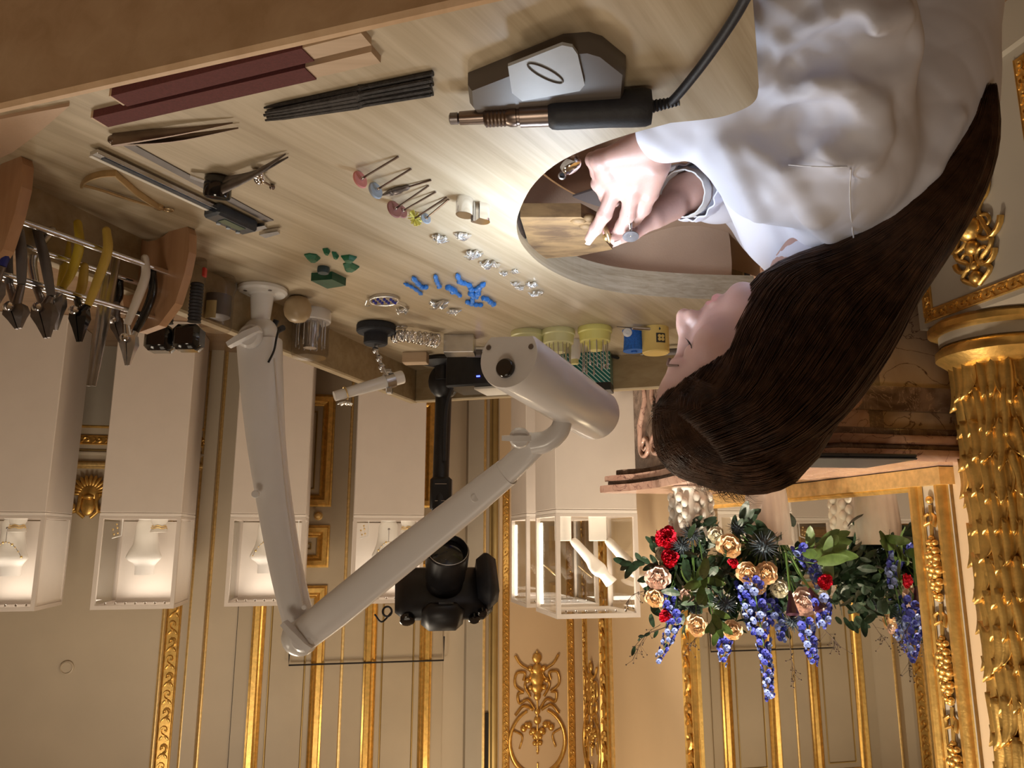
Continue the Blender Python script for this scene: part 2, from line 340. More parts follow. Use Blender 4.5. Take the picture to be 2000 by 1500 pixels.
def thing(name, label, cat, loc=(0, 0, 0), rz=0.0, group=None):
    o = bpy.data.objects.new(name, None); COL.objects.link(o); o.location = tuple(float(q) for q in loc); o.rotation_euler = (0, 0, rz); o.empty_display_size = 0.02
    o['label'] = label; o['category'] = cat
    if group: o['group'] = group
    return o
def tag(o, label, cat, group=None):
    o['label'] = label; o['category'] = cat
    if group: o['group'] = group
    return o
def structure(o): o['kind'] = 'structure'; return o
def inst(src, name, loc, parent=None, rot=None, scale=None):
    o = bpy.data.objects.new(name, src.data if hasattr(src, 'data') else src); COL.objects.link(o); o.location = tuple(float(q) for q in loc)
    if rot is not None: o.rotation_euler = rot
    if scale is not None: o.scale = scale
    if parent is not None: o.parent = parent
    return o
def single(mb, name, m, base, label, cat, group=None, smooth=None):
    """a thing that is one mesh, its origin at base"""
    inv = Matrix.Translation(tuple(float(q) for q in base)).inverted()
    o = bpy.data.objects.new(name, mb.mesh(name, m, smooth, inv)); COL.objects.link(o); o.location = tuple(float(q) for q in base)
    return tag(o, label, cat, group)
def spline(P, n=40, closed=False):
    """Catmull-Rom through points"""
    P = np.asarray(P, float); m = len(P); out = []
    segs = m if closed else m - 1
    for i in range(segs):
        p1 = P[i]; p2 = P[(i + 1) % m]; p0 = P[i - 1] if (i > 0 or closed) else 2 * p1 - p2; p3 = P[(i + 2) % m] if (i + 2 < m or closed) else 2 * p2 - p1
        for t in np.linspace(0, 1, max(2, n // segs), endpoint=False):
            out.append(0.5 * ((2 * p1) + (-p0 + p2) * t + (2 * p0 - 5 * p1 + 4 * p2 - p3) * t * t + (-p0 + 3 * p1 - 3 * p2 + p3) * t ** 3))
    if not closed: out.append(P[-1])
    return np.array(out)
# ------------------------------------------------------------------ implicit surfaces (smooth unions of capsules / ellipsoids -> surface nets)
class SDF:
    def __init__(s, lo, hi, h):
        s.lo = np.array(lo, float); s.h = h; s.n = np.ceil((np.array(hi) - s.lo) / h).astype(int) + 1
        s.ax = [(s.lo[i] + h * np.arange(s.n[i])).astype(np.float32) for i in range(3)]; s.F = np.full(tuple(s.n), 1.0, np.float32)
    def _reg(s, lo, hi):
        a = np.clip(np.floor((np.array(lo) - s.lo) / s.h).astype(int), 0, s.n - 1); b = np.clip(np.ceil((np.array(hi) - s.lo) / s.h).astype(int) + 1, 0, s.n)
        if np.any(b <= a): return None
        return tuple(slice(a[i], b[i]) for i in range(3)), s.ax[0][a[0]:b[0], None, None], s.ax[1][None, a[1]:b[1], None], s.ax[2][None, None, a[2]:b[2]]
    def _mix(s, sl, d, k, sub):
        f = s.F[sl]
        if sub:
            d = -d
            if k > 0: hh = np.maximum(k - np.abs(f - d), 0) / k; s.F[sl] = np.maximum(f, d) + hh * hh * k * 0.25
            else: s.F[sl] = np.maximum(f, d)
        else:
            if k > 0: hh = np.maximum(k - np.abs(f - d), 0) / k; s.F[sl] = np.minimum(f, d) - hh * hh * k * 0.25
            else: s.F[sl] = np.minimum(f, d)
    def cap(s, a, b, ra, rb=None, k=0.01, sub=False):
        a = np.asarray(a, float); b = np.asarray(b, float); rb = ra if rb is None else rb; mg = max(ra, rb) + k + 4 * s.h
        r = s._reg(np.minimum(a, b) - mg, np.maximum(a, b) + mg)
        if r is None: return s
        sl, X, Y, Z = r; ab = b - a; L2 = float(ab @ ab) + 1e-12
        t = np.clip(((X - a[0]) * ab[0] + (Y - a[1]) * ab[1] + (Z - a[2]) * ab[2]) / L2, 0, 1)
        d = np.sqrt((X - a[0] - t * ab[0]) ** 2 + (Y - a[1] - t * ab[1]) ** 2 + (Z - a[2] - t * ab[2]) ** 2) - (ra + (rb - ra) * t)
        s._mix(sl, d.astype(np.float32), k, sub); return s
    def chain(s, pts, rs, k=0.01, k2=None):
        for i in range(len(pts) - 1): s.cap(pts[i], pts[i + 1], rs[i], rs[i + 1], k if i == 0 else (k2 if k2 is not None else k))
        return s
    def ell(s, c, rad, R=None, k=0.01, sub=False):
        c = np.asarray(c, float); R = np.eye(3) if R is None else np.asarray(R, float); mg = max(rad) + k + 4 * s.h
        r = s._reg(c - mg, c + mg)
        if r is None: return s
        sl, X, Y, Z = r; q = [R[i][0] * (X - c[0]) + R[i][1] * (Y - c[1]) + R[i][2] * (Z - c[2]) for i in range(3)]
        k0 = np.sqrt(sum((q[i] / rad[i]) ** 2 for i in range(3))); k1 = np.sqrt(sum((q[i] / rad[i] ** 2) ** 2 for i in range(3))) + 1e-9
        s._mix(sl, (k0 * (k0 - 1) / k1).astype(np.float32), k, sub); return s
    def at(s, P):
        P = np.atleast_2d(P); ix = np.clip(np.rint((P - s.lo) / s.h).astype(int), 0, s.n - 1); return s.F[ix[:, 0], ix[:, 1], ix[:, 2]]
    def hit(s, x, y, y0=0.3, y1=1.5):
        d = ray(x, y); t = np.arange(y0, y1, s.h * 0.5) / d[1]; P = EYE + np.outer(t, d); f = s.at(P)
        k = np.argmax(f < 0); return P[k] if f[k] < 0 else None
    def val(s, P):
        q = (P - s.lo) / s.h; i0 = np.clip(np.floor(q).astype(int), 0, s.n - 2); f = np.clip(q - i0, 0, 1); r = 0
        for a in (0, 1):
            for b in (0, 1):
                for c in (0, 1): r = r + s.F[i0[:, 0] + a, i0[:, 1] + b, i0[:, 2] + c] * (f[:, 0] if a else 1 - f[:, 0]) * (f[:, 1] if b else 1 - f[:, 1]) * (f[:, 2] if c else 1 - f[:, 2])
        return r
    def push(s, P, gap):
        P = np.array(P, float)
        for _ in range(3):
            d = s.val(P); m = d < gap
            if not m.any(): break
            Q = P[m]; e = s.h * .8; g = np.stack([s.val(Q + V(e, 0, 0)) - s.val(Q - V(e, 0, 0)), s.val(Q + V(0, e, 0)) - s.val(Q - V(0, e, 0)), s.val(Q + V(0, 0, e)) - s.val(Q - V(0, 0, e))], 1); g /= np.linalg.norm(g, axis=1, keepdims=True) + 1e-9; P[m] = Q + g * ((gap[m] if np.ndim(gap) else gap) - d[m])[:, None]
        return P
    def net(s):
        Fv = s.F; ins = Fv < 0; n = s.n
        c = np.zeros(tuple(n - 1), np.int8); off = [(i, j, k) for i in (0, 1) for j in (0, 1) for k in (0, 1)]
        for i, j, k in off: c += ins[i:n[0] - 1 + i, j:n[1] - 1 + j, k:n[2] - 1 + k]
        act = np.argwhere((c > 0) & (c < 8)); idx = np.full(tuple(n - 1), -1, np.int32); idx[act[:, 0], act[:, 1], act[:, 2]] = np.arange(len(act))
        acc = np.zeros((len(act), 3)); cnt = np.zeros(len(act))
        cv = {o: Fv[act[:, 0] + o[0], act[:, 1] + o[1], act[:, 2] + o[2]] for o in off}
        for o in off:
            for ax in range(3):
                if o[ax] == 0:
                    p = list(o); p[ax] = 1; p = tuple(p); a = cv[o]; b = cv[p]; cr = (a < 0) != (b < 0); t = np.where(cr, a / np.where(a == b, 1, a - b), 0)
                    pos = np.tile(np.array(o, float), (len(act), 1)); pos[:, ax] += t; acc[cr] += pos[cr]; cnt[cr] += 1
        vs = s.lo + s.h * (act + acc / np.maximum(cnt, 1)[:, None]); Q = []
        for ax in range(3):
            sl0 = [slice(None)] * 3; sl1 = [slice(None)] * 3; sl0[ax] = slice(0, n[ax] - 1); sl1[ax] = slice(1, n[ax])
            A = ins[tuple(sl0)]; B = ins[tuple(sl1)]; e = np.argwhere(A != B); o1, o2 = [q for q in range(3) if q != ax]
            e = e[(e[:, o1] > 0) & (e[:, o2] > 0) & (e[:, o1] < n[o1] - 1) & (e[:, o2] < n[o2] - 1)]
            fl = A[e[:, 0], e[:, 1], e[:, 2]]; q = []
            for d1, d2 in ((-1, -1), (0, -1), (0, 0), (-1, 0)):
                p = e.copy(); p[:, o1] += d1; p[:, o2] += d2; q.append(idx[p[:, 0], p[:, 1], p[:, 2]])
            q = np.stack(q, 1); fl = fl if ax != 1 else ~fl; q[~fl] = q[~fl][:, ::-1]; Q.append(q)
        Q = np.concatenate(Q); return vs, Q[(Q >= 0).all(1)]
def sdf_object(sd, name, m, parent=None, base=None, smooth_it=2, disp=None):
    vs, q = sd.net()
    # light smoothing
    for _ in range(smooth_it):
        a = np.zeros_like(vs); c = np.zeros(len(vs))
        for i in range(4):
            np.add.at(a, q[:, i], vs[q[:, (i + 1) % 4]]); np.add.at(c, q[:, i], 1); np.add.at(a, q[:, (i + 1) % 4], vs[q[:, i]]); np.add.at(c, q[:, (i + 1) % 4], 1)
        vs = 0.5 * vs + 0.5 * a / np.maximum(c, 1)[:, None]
    if disp is not None: vs = disp(vs)
    if parent is not None:
        inv = parent_world(parent).inverted(); vs = vs @ np.array(inv.to_3x3()).T + np.array(inv.translation)
    elif base is not None: vs = vs - np.asarray(base)
    me = bpy.data.meshes.new(name); me.vertices.add(len(vs)); me.vertices.foreach_set('co', vs.astype(np.float32).ravel())
    me.loops.add(q.size); me.loops.foreach_set('vertex_index', q.astype(np.int32).ravel()); me.polygons.add(len(q)); me.polygons.foreach_set('loop_start', np.arange(0, q.size, 4, dtype=np.int32))
    me.polygons.foreach_set('use_smooth', np.ones(len(q), bool)); me.materials.append(M[m]); me.update(calc_edges=True); me.validate()
    o = bpy.data.objects.new(name, me); COL.objects.link(o)
    if parent is not None: o.parent = parent
    elif base is not None: o.location = tuple(float(x) for x in base)
    return o
# ================================================================== THE ROOM
PSI = math.radians(12); dL = V(math.sin(PSI), math.cos(PSI), 0); dF = V(math.cos(PSI), -math.sin(PSI), 0)
A0 = V(-1.77, 0, 0); C0 = V(-0.518, 5.89, 0); ZV = V(0, 0, 1)
def WL(l, out, z): return A0 + dL * l + dF * out + ZV * z
def WF(k, out, z): return C0 + dF * k - dL * out + ZV * z
def pF(x, y, out=0.0):                                # photo pixel -> (k, z) on the far wall
    p = hitplane(x, y, WF(0, out, 0), dL); return float((p - C0) @ dF), float(p[2])
def pL(x, y, out=0.0):                                # photo pixel -> (l, z) on the left wall
    p = hitplane(x, y, WL(0, out, 0), dF); return float((p - A0) @ dL), float(p[2])
LC = float((C0 - A0) @ dL); HC = 3.6; KR = 5.6; LB = -2.8
def slab(P, th): return MB().prism(P, None, th)
c_ = [WL(LB, 0, 0), WL(LC, 0, 0), WF(KR, 0, 0), WL(LB, 0, 0) + dF * KR]
floor = structure(slab([p - ZV * 0.1 for p in c_], ZV * 0.1).build('floor', 'floor_wood'))
ceiling = structure(slab([p + ZV * HC for p in c_], ZV * 0.1).build('ceiling', 'ceiling_paint'))
def wall(name, a, b, out, m):
    return structure(slab([a, b, b + ZV * HC, a + ZV * HC], out * 0.12).build(name, m))
wall_left = wall('wall_left', c_[0], c_[1], -dF, 'wall_peach')
wall_far = wall('wall_far', c_[1], c_[2], dL, 'wall_cream')
wall('wall_right', c_[2], c_[3], dF, 'wall_cream'); wall('wall_back', c_[3], c_[0], -dL, 'wall_cream')

def fbox(k0, k1, z0, z1, o0, o1):                      # box on the far wall, in wall coordinates
    P = [WF(k0, o0, z0), WF(k1, o0, z0), WF(k1, o0, z1), WF(k0, o0, z1)]; return MB().prism(P, None, -dL * (o1 - o0))
def lbox(l0, l1, z0, z1, o0, o1):
    P = [WL(l0, o0, z0), WL(l1, o0, z0), WL(l1, o0, z1), WL(l0, o0, z1)]; return MB().prism(P, None, dF * (o1 - o0))
def carved(mb, A, B, wid, nrm_, side, step=None):
    """gilt strip with a running scroll: half-round bed, edge beads and alternating leaf scrolls"""
    A = np.asarray(A); B = np.asarray(B); L = np.linalg.norm(B - A); t = (B - A) / L; n_ = nrm_; s_ = side
    def P(a, b, c): return A + t * a + s_ * b + n_ * c
    prof = [(-.5, 0), (-.5, .10), (-.42, .16), (-.36, .08), (.36, .08), (.42, .16), (.5, .10), (.5, 0)]
    mb.rings([[P(a, b * wid, c * wid) for b, c in prof] for a in (0, L)], True, True)
    step = step or wid * 1.15; i = 0; a = step / 2
    R = np.array([t, s_, n_])
    while a < L:
        sg = 1 if i % 2 else -1
        th = np.linspace(0, 5.2, 9); r = wid * .30 * (1 - th / 7.5)
        mb.tube([P(a + sg * 0 + math.cos(q) * rr * 1.15, sg * math.sin(q) * rr, wid * .14) for q, rr in zip(th, r)], [wid * .085] * 8 + [wid * .11], 5)
        for b in (-1, 1):
            c_, s2 = math.cos(b * .7), math.sin(b * .7); R2 = np.array([t * c_ + s_ * s2, -t * s2 + s_ * c_, n_])
            mb.ball(P(a + step * .42, b * wid * .17, wid * .12), (wid * .24, wid * .085, wid * .09), 6, 4, R2)
        a += step; i += 1
    return mb
def plain_strip(mb, A, B, wid, nrm_, side, h=0.5):
    A = np.asarray(A); B = np.asarray(B)
    prof = [(-.5, 0), (-.5, .25 * h), (-.36, .35 * h), (-.30, .9 * h), (0, h), (.22, .75 * h), (.30, .4 * h), (.5, .3 * h), (.5, 0)]
    return mb.rings([[Q + side * (b * wid) + nrm_ * (c * wid) for b, c in prof] for Q in (A, B)], True, True)
nF = -dL; nLw = dF
def fstrip(x, y, wpx, kind='plain', m='gold', z0=0.0, z1=HC, name='moulding', h=0.5, out=0.0):
    k, _ = pF(x, y); k2, _ = pF(x + wpx, y); wd = abs(k2 - k); mb = MB()
    (carved if kind == 'carved' else plain_strip)(mb, WF(k, out, z0), WF(k, out, z1), wd, nF, dF, **({} if kind == 'carved' else {'h': h}))
    return mb.build(name, m, wall_far, 40)
fstrip(330, 1325, 30, 'carved', name='carved_moulding', z0=1.05)
fstrip(310, 1325, 8, m='gold_pale', z0=1.05)
for x, wd in ((362, 7), (396, 7)): fstrip(x, 1325, wd, m='gold_pale')
kk = [pF(x, 1325)[0] for x in (366, 392)]; fbox(kk[1], kk[0], 0, HC, 0, 0.05).build('pilaster', 'wall_cream', wall_far)
fstrip(455, 1360, 3, m='hearth_black', h=0.2, name='groove'); fstrip(516, 1395, 3, m='bronze', h=0.3); fstrip(740, 1395, 3, m='bronze', h=0.3); fstrip(806, 1395, 3, m='bronze', h=0.3)
fstrip(663, 1395, 11, m='gold_pale')
# pilaster and bronze door-case right of the doors, peach panel towards the corner
kk = [pF(x, 1300)[0] for x in (940, 906)]; fbox(kk[0], kk[1], 0, HC, 0, 0.10).build('pilaster', 'dado_grey', wall_far)
fstrip(940, 1300, 5, m='gold_pale', out=.1); fstrip(963, 1300, 18, m='bronze', h=0.35)
kk = [pF(x, 1300)[0] for x in (954, 943)]; z_ = pF(948, 1392)[1]; fbox(kk[0], kk[1], z_, HC, 0, 0.02).build('dark_opening', 'hearth_black', wall_far)
kk = [pF(x, 1300)[0] for x in (1140, 974)]; fbox(kk[0], kk[1], 0, HC, 0, 0.012).build('wall_panel', 'wall_peach', wall_far)
for x in (987, 1114): fstrip(x, 1330, 14, 'carved', name='carved_moulding', z0=.9, out=.012)
# chair rail and dado mouldings at the right
kA = pF(408, 900)[0]; zA = [pF(175, y)[1] for y in (833, 859, 885, 908)]
for z, wd, m, kd in ((zA[0], .018, 'gold', 0), (zA[1], .065, 'gold', 1), (zA[2], .03, 'wall_cream', 0), (zA[2] - .02, .014, 'bronze', 0), (zA[3], .05, 'gold_pale', 0)):
    mb = MB(); (carved if kd else plain_strip)(mb, WF(kA, 0, z), WF(KR, 0, z), wd, nF, ZV); mb.build('carved_moulding' if kd else 'chair_rail', m, wall_far, 40)
fbox(pF(300, 700)[0], KR, 0, zA[0] - .01, 0, .015).build('dado_panel', 'bronze' if False else 'dado_grey', wall_far)
# gilt shell ornament between the plinths
k0, z0 = pF(178, 965); oc = WF(k0, .02, z0)
def O3(a, b, c=0.0): return oc + dF * a + ZV * b + nF * c
mb = MB(); sc = .0036
for i in range(13):
    th = math.pi * (i / 12.0) + math.pi; mb.ball(O3(math.cos(th) * .085, math.sin(th) * .085, .015), (.045, .014, .016), 8, 5, np.array([dF * math.cos(th) + ZV * math.sin(th), -dF * math.sin(th) + ZV * math.cos(th), nF]))
mb.lathe([(.0, .03), (.05, .025), (.07, .01), (.075, -.01)], O3(0, -.01), nF, 18)
mb.ball(O3(0, .075, .02), (.045, .018, .07), 12, 8, np.array([dF, nF, ZV])); mb.ball(O3(0, .02, .035), (.035, .02, .018), 10, 6, np.array([dF, nF, ZV]))
for sg in (-1, 1):
    mb.tube([O3(sg * (.05 + .0), .0, .02), O3(sg * .05, .06, .03), O3(sg * .06, .12, .02), O3(sg * .02, .155, .01)], .012, 8)
    th = np.linspace(0, 8.5, 22); mb.tube([O3(sg * (.105 + math.cos(t) * .034 * (1 - t / 11)), .085 + math.sin(t) * .034 * (1 - t / 11), .02) for t in th], .008, 6)
    mb.tube([O3(sg * .06, .11, .01), O3(sg * .13, .12, .012), O3(sg * .2, .06, .01), O3(sg * .24, .075, .01), O3(sg * .25, .04, .01)], [.014, .02, .022, .016, .008], 8); mb.ball(O3(sg * .19, .02, .015), .022, 10, 6)
mb.build('shell_ornament', 'gold', wall_far, 50)
# arabesque ornaments: (wall point, across, normal, width factor)
def arabesque(base, a_, n_, wf, wallo, s=1.0):
    mb = MB()
    def P(x, z, c=.008): return base + a_ * (x * wf * s) + ZV * (z * s) + n_ * c
    def tb(pts, r=.008, n=6): mb.tube(spline([P(*q) for q in pts], 26), r * s, n)
    for sg in (-1, 1):
        th = np.linspace(.62 * math.pi, 1.42 * math.pi, 16)
        mb.tube([P(sg * -math.cos(t) * .20 * 1.0, .06 + math.sin(t) * -.22 + .10) for t in th], np.linspace(.012, .024, 16) * s * .8, 7)
        tb([(sg * .16, -.02), (sg * .10, -.08), (sg * .03, -.05)], .010); tb([(sg * .15, .33), (sg * .09, .38), (sg * .02, .36)], .012)
        tb([(sg * .03, .36), (sg * .06, .42), (sg * .12, .42), (sg * .13, .48), (sg * .10, .47)], .009); tb([(sg * .02, .44), (sg * .05, .50), (sg * .05, .55), (sg * .02, .56)], .009)
        tb([(sg * .02, .56), (sg * .07, .54), (sg * .10, .57)], .007); tb([(sg * .01, .60), (sg * .06, .63), (sg * .11, .61), (sg * .10, .66)], .007)
        tb([(sg * .02, -.06), (sg * .07, -.12), (sg * .13, -.10), (sg * .14, -.16), (sg * .10, -.17)], .010); tb([(sg * .10, -.17), (sg * .16, -.22), (sg * .15, -.30), (sg * .09, -.30), (sg * .10, -.25)], .010)
        tb([(sg * .05, -.14), (sg * .09, -.22), (sg * .04, -.30), (sg * .12, -.36), (sg * .16, -.42)], .010)
        for x, z in ((.06, .05), (.10, .07), (.03, .09)): mb.ball(P(sg * x, z), .024 * s, 8, 5)
        for x, z in ((.04, .68), (.07, .64), (.03, .74)): mb.ball(P(sg * x, z), (.026 * s * wf, .012, .016 * s), 8, 5)
        tb([(sg * .17, .08), (sg * .11, .12), (sg * .13, .20)], .007); tb([(sg * .02, .47), (sg * .05, .49), (sg * .075, .53), (sg * .06, .56)], .011); tb([(sg * .01, .72), (sg * .035, .75), (sg * .03, .79)], .006)
        for x, z in ((.02, .13), (.045, .10), (.08, .045), (.02, .17)): mb.ball(P(sg * x, z), .017 * s, 7, 5)
        for x, z in ((.05, -.2), (.03, -.27), (.07, -.25), (.05, -.33)): mb.ball(P(sg * x, z), .020 * s, 7, 5)
    for z, r in ((.80, .012), (.76, .018), (.70, .022), (.65, .026), (.58, .02), (.50, .03), (.43, .02), (.12, .035), (.17, .02), (.22, .012), (.02, .03), (-.04, .025), (-.14, .03), (-.20, .05), (-.26, .06), (-.32, .045), (-.4, .04)): mb.ball(P(0, z), (r * s * wf * (.55 if z > .3 else .9), r * s * .45, r * s * (.75 if z > .3 else .95)), 9, 6, np.array([a_, n_, ZV]))
    tb([(0, .84), (0, .3)], .006); tb([(0, .24), (0, -.45)], .007)
    return mb.build('wall_ornament', 'gold', wallo, 60)
k_, z_ = pF(1048, 1400); arabesque(WF(k_, .014, z_), dF, nF, 1.0, wall_far)
l_, z_ = pL(1160, 1410); arabesque(WL(l_, .01, z_), dL, nLw, 1.0, wall_left, .9)
def lstrip(x, y, wpx, kind='plain', m='gold', z0=0.0, z1=HC, name='moulding', out=0.0):
    l, _ = pL(x, y); l2, _ = pL(x + wpx, y); mb = MB()
    (carved if kind == 'carved' else plain_strip)(mb, WL(l, out, z0), WL(l, out, z1), abs(l2 - l), nLw, dL); return mb.build(name, m, wall_left, 40)
lstrip(1145, 1330, 7, 'carved', name='carved_moulding', z0=.9); lstrip(1184, 1330, 15, 'carved', name='carved_moulding', z0=.9); lstrip(1196, 1330, 4, m='gold_pale', z0=.9)
# round wall socket high on the right and hanging rail
k_, z_ = pF(131, 1304)
sk = MB(); sk.lathe([(.042, 0), (.042, .01), (.034, .014), (.03, .008), (0, .008)], WF(k_, 0, z_), nF, 24); sk.build('wall_button', 'wall_cream', wall_far, 40)

# ---- double door with gilt panels
door = structure(fbox(pF(862, 1395)[0], pF(455, 1360)[0], 0, HC - .3, 0, .012).build('door_1', 'door_cream'))
def frame_on_far(ka, kb, za, zb, wd, h, m, name='panel_frame'):
    mb = MB(); prof = [(0, 0), (0, .45 * h), (.14 * wd, .6 * h), (.2 * wd, h), (.55 * wd, h * .95), (.66 * wd, .5 * h), (.8 * wd, .35 * h), (.86 * wd, .6 * h), (wd, .3 * h), (wd, 0)]
    R = []
    for sx, sz in ((0, 0), (1, 0), (1, 1), (0, 1), (0, 0)):
        R.append([WF((ka + q) if sx == 0 else (kb - q), .012 + c, (za + q) if sz == 0 else (zb - q)) for q, c in prof])
    mb.rings(R, False, False); return mb.build(name, m, door, 35)
zP = [pF(640, y)[1] for y in (772, 990, 1026, 1108, 1143)] + [3.1]
for xa, xb in ((628, 482), (840, 706)):
    ka, kb = pF(xb, 1395)[0], pF(xa, 1395)[0]; ka, kb = min(ka, kb), max(ka, kb)
    for i in range(3): 
        frame_on_far(ka, kb, zP[2 * i], zP[2 * i + 1], .085, .03, 'gold'); frame_on_far(ka + .12, kb - .12, zP[2 * i] + .12, zP[2 * i + 1] - .12, .012, .008, 'bronze', 'inner_moulding')
k_, z_ = pF(622, 1008); mb = MB(); mb.lathe([(.03, 0), (.03, .006), (.012, .012), (.012, .04), (.022, .05), (.026, .062), (.018, .074), (0, .078)], WF(k_, .012, z_), nF, 16)
k2, _ = pF(612, 1008); mb.lathe([(.02, 0), (.02, .006), (.009, .009), (.009, .006), (0, .006)], WF(k2 + .06, .012, z_), nF, 12); mb.build('door_knob', 'gold_pale', door, 40)
# thin dark joint over the doors (flush jib door)
za = pF(700, 1293)[1]; k1, k2 = pF(565, 1293)[0], pF(865, 1293)[0]
mb = MB(); P0 = V(0, 0, 0); mb.tube([WF(k1, .045, za + .0 - .08), WF(k1, .045, za), WF(k2, .045, za), WF(k2, .045, za - .16)], .006, 6)
tag(single(mb, 'door_joint', 'hearth_black', WF(k1, .045, za), 'thin dark joint line across the gilt double doors', 'wire'), 'thin dark joint line across the gilt double doors', 'wire')

# ================================================================== LEFT WALL: chimneypiece, mirror, palm column
fp = thing('fireplace', 'carved beige and pink marble fireplace behind the seated woman', 'fireplace', WL(3.0, 0, 0))
ZM = 1.10
def serp(off): 
    q = [(2.2 + off, 0), (2.2 + off, .44 - off), (2.26 + off, .50 - off), (2.36, .515 - off), (2.6, .47 - off), (3.0, .50 - off), (3.4, .47 - off), (3.62, .50 - off), (3.74 - off, .57 - off), (3.80 - off, .585 - off), (3.84 - off, .54 - off), (3.82 - off, .40), (3.82 - off, 0)]
    return q
for nm, off, za, zb, m in (('mantel_shelf', 0, ZM - .032, ZM, 'marble_pink'), ('mantel_moulding', .03, ZM - .05, ZM - .032, 'marble_dark'), ('mantel_moulding', .018, ZM - .075, ZM - .05, 'marble_pink'), ('mantel_moulding', .06, ZM - .10, ZM - .075, 'marble_dark')):
    P = serp(off); mb = MB(); pts = np.array([WL(l, o, za) for l, o in P]); inn = pts + (pts.mean(0) - pts) * .006
    n_ = len(pts); mb.rings([inn, pts + ZV * (zb - za) * .25, pts + ZV * (zb - za) * .75, inn + ZV * (zb - za)]); mb.build(nm, m, fp, 50)
lbox(2.28, 2.62, 0, 1.0, 0, .24).build('jamb', 'marble_beige', fp); lbox(2.275, 2.62, 0, 1.0, .24, .29).build('dark_band', 'marble_dark', fp); lbox(2.27, 2.62, 0, 1.0, .29, .43).build('pink_jamb', 'marble_pink', fp)
lbox(3.38, 3.74, 0, 1.0, 0, .43).build('jamb', 'marble_dark', fp); lbox(2.62, 3.38, .74, 1.0, 0, .41).build('lintel', 'marble_pink', fp)
lbox(2.6, 3.4, 0, .76, .0, .04).build('hearth_back', 'hearth_black', fp)
lbox(2.26, 2.30, .88, .95, -.0, .44).build('jamb_moulding', 'marble_dark', fp)
for l, o, sg in ((2.262, .36, 1), (3.745, .3, -1), (3.745, .17, 1), (3.60, .437, 1), (3.48, .437, -1)):
    th = np.linspace(0, 9, 26); ax = dF if l in (2.262, 3.745) else dL; c = WL(l, o, .90); mb = MB()
    mb.tube([c + ax * (sg * math.cos(t) * .055 * (1 - t / 12)) + ZV * (math.sin(t) * .055 * (1 - t / 12)) for t in th], np.linspace(.012, .006, 26), 7)
    mb.tube([c + ax * sg * .055, c + ax * sg * .05 - ZV * .1, c - ax * sg * .02 - ZV * .2, c - ZV * .32], [.012, .014, .012, .006], 7); mb.build('carved_scroll', 'marble_pink', fp, 60)
# laptop on the mantel
q = [T(1632, 893, ZM + .014), T(1806, 895, ZM + .014)]; e_ = nrm(q[0] - q[1]); ctr = q[1] + e_ * .16 + np.cross(ZV, e_) * 0
sd_ = dL; cc = q[1] + e_ * .165 + sd_ * .125; cc[2] = ZM
lp = thing('laptop', 'closed dark grey laptop lying on the marble mantelpiece', 'laptop', cc)
R_ = np.array([e_, np.cross(ZV, e_), ZV]); MB().box(cc + ZV * .007, (.33, .235, .009), R_, .003).build('base', 'laptop_grey', lp); MB().box(cc + ZV * .0145, (.33, .235, .005), R_, .002).build('lid', 'laptop_grey', lp)
mbp = MB(); 
for i in (.02,): mbp.box(cc + ZV * .007 + e_ * i - np.cross(ZV, e_) * .1178, (.012, .001, .004), R_)
mbp.build('port', 'black_plastic', lp)
# mirror over the mantel
ZB = 1.165; l0, l1 = 2.454, 4.06; ZT = 3.05
mr = thing('wall_mirror', 'tall mirror in a wide carved gilt frame above the fireplace', 'mirror', WL(3.25, 0, ZM))
lbox(l0 - .03, l1 + .03, ZB - .02, ZT + .02, .012, .02).build('mirror_glass', 'mirror', mr)
def lst(a, b, wd, kind, m, name, h=.5, side=None):
    mb = MB(); (carved if kind == 'carved' else plain_strip)(mb, a, b, wd, nLw, side, **({} if kind == 'carved' else {'h': h})); return mb.build(name, m, mr, 40)
lst(WL(l0 - .012, .015, ZB - .05), WL(l0 - .012, .015, ZT), .042, 'plain', 'gold', 'inner_stile', .6, -dL); lst(WL(l0 - .115, .0, ZB - .05), WL(l0 - .115, .0, ZT), .05, 'plain', 'gold', 'outer_stile', .7, -dL)
lbox(l0 - .14, l0, ZM + .005, ZT, 0, .012).build('frame_channel', 'dado_grey', mr)
lst(WL(l1 + .02, .015, ZB - .05), WL(l1 + .02, .015, ZT), .05, 'plain', 'gold', 'inner_stile', .6, dL); lst(WL(l1 + .13, .0, ZB - .05), WL(l1 + .13, 0, ZT), .12, 'carved', 'gold', 'carved_stile', .6, dL)
lbox(l0 - .15, l1 + .18, ZM + .003, ZB - .012, 0, .05).build('bottom_rail', 'gold_pale', mr); lst(WL(l0 - .02, .02, ZB - .008), WL(l1 + .02, .02, ZB - .008), .022, 'plain', 'gold', 'bottom_bead', .6, ZV)
lbox(l0 - .15, l1 + .18, ZT, ZT + .12, 0, .05).build('top_rail', 'gold_pale', mr)
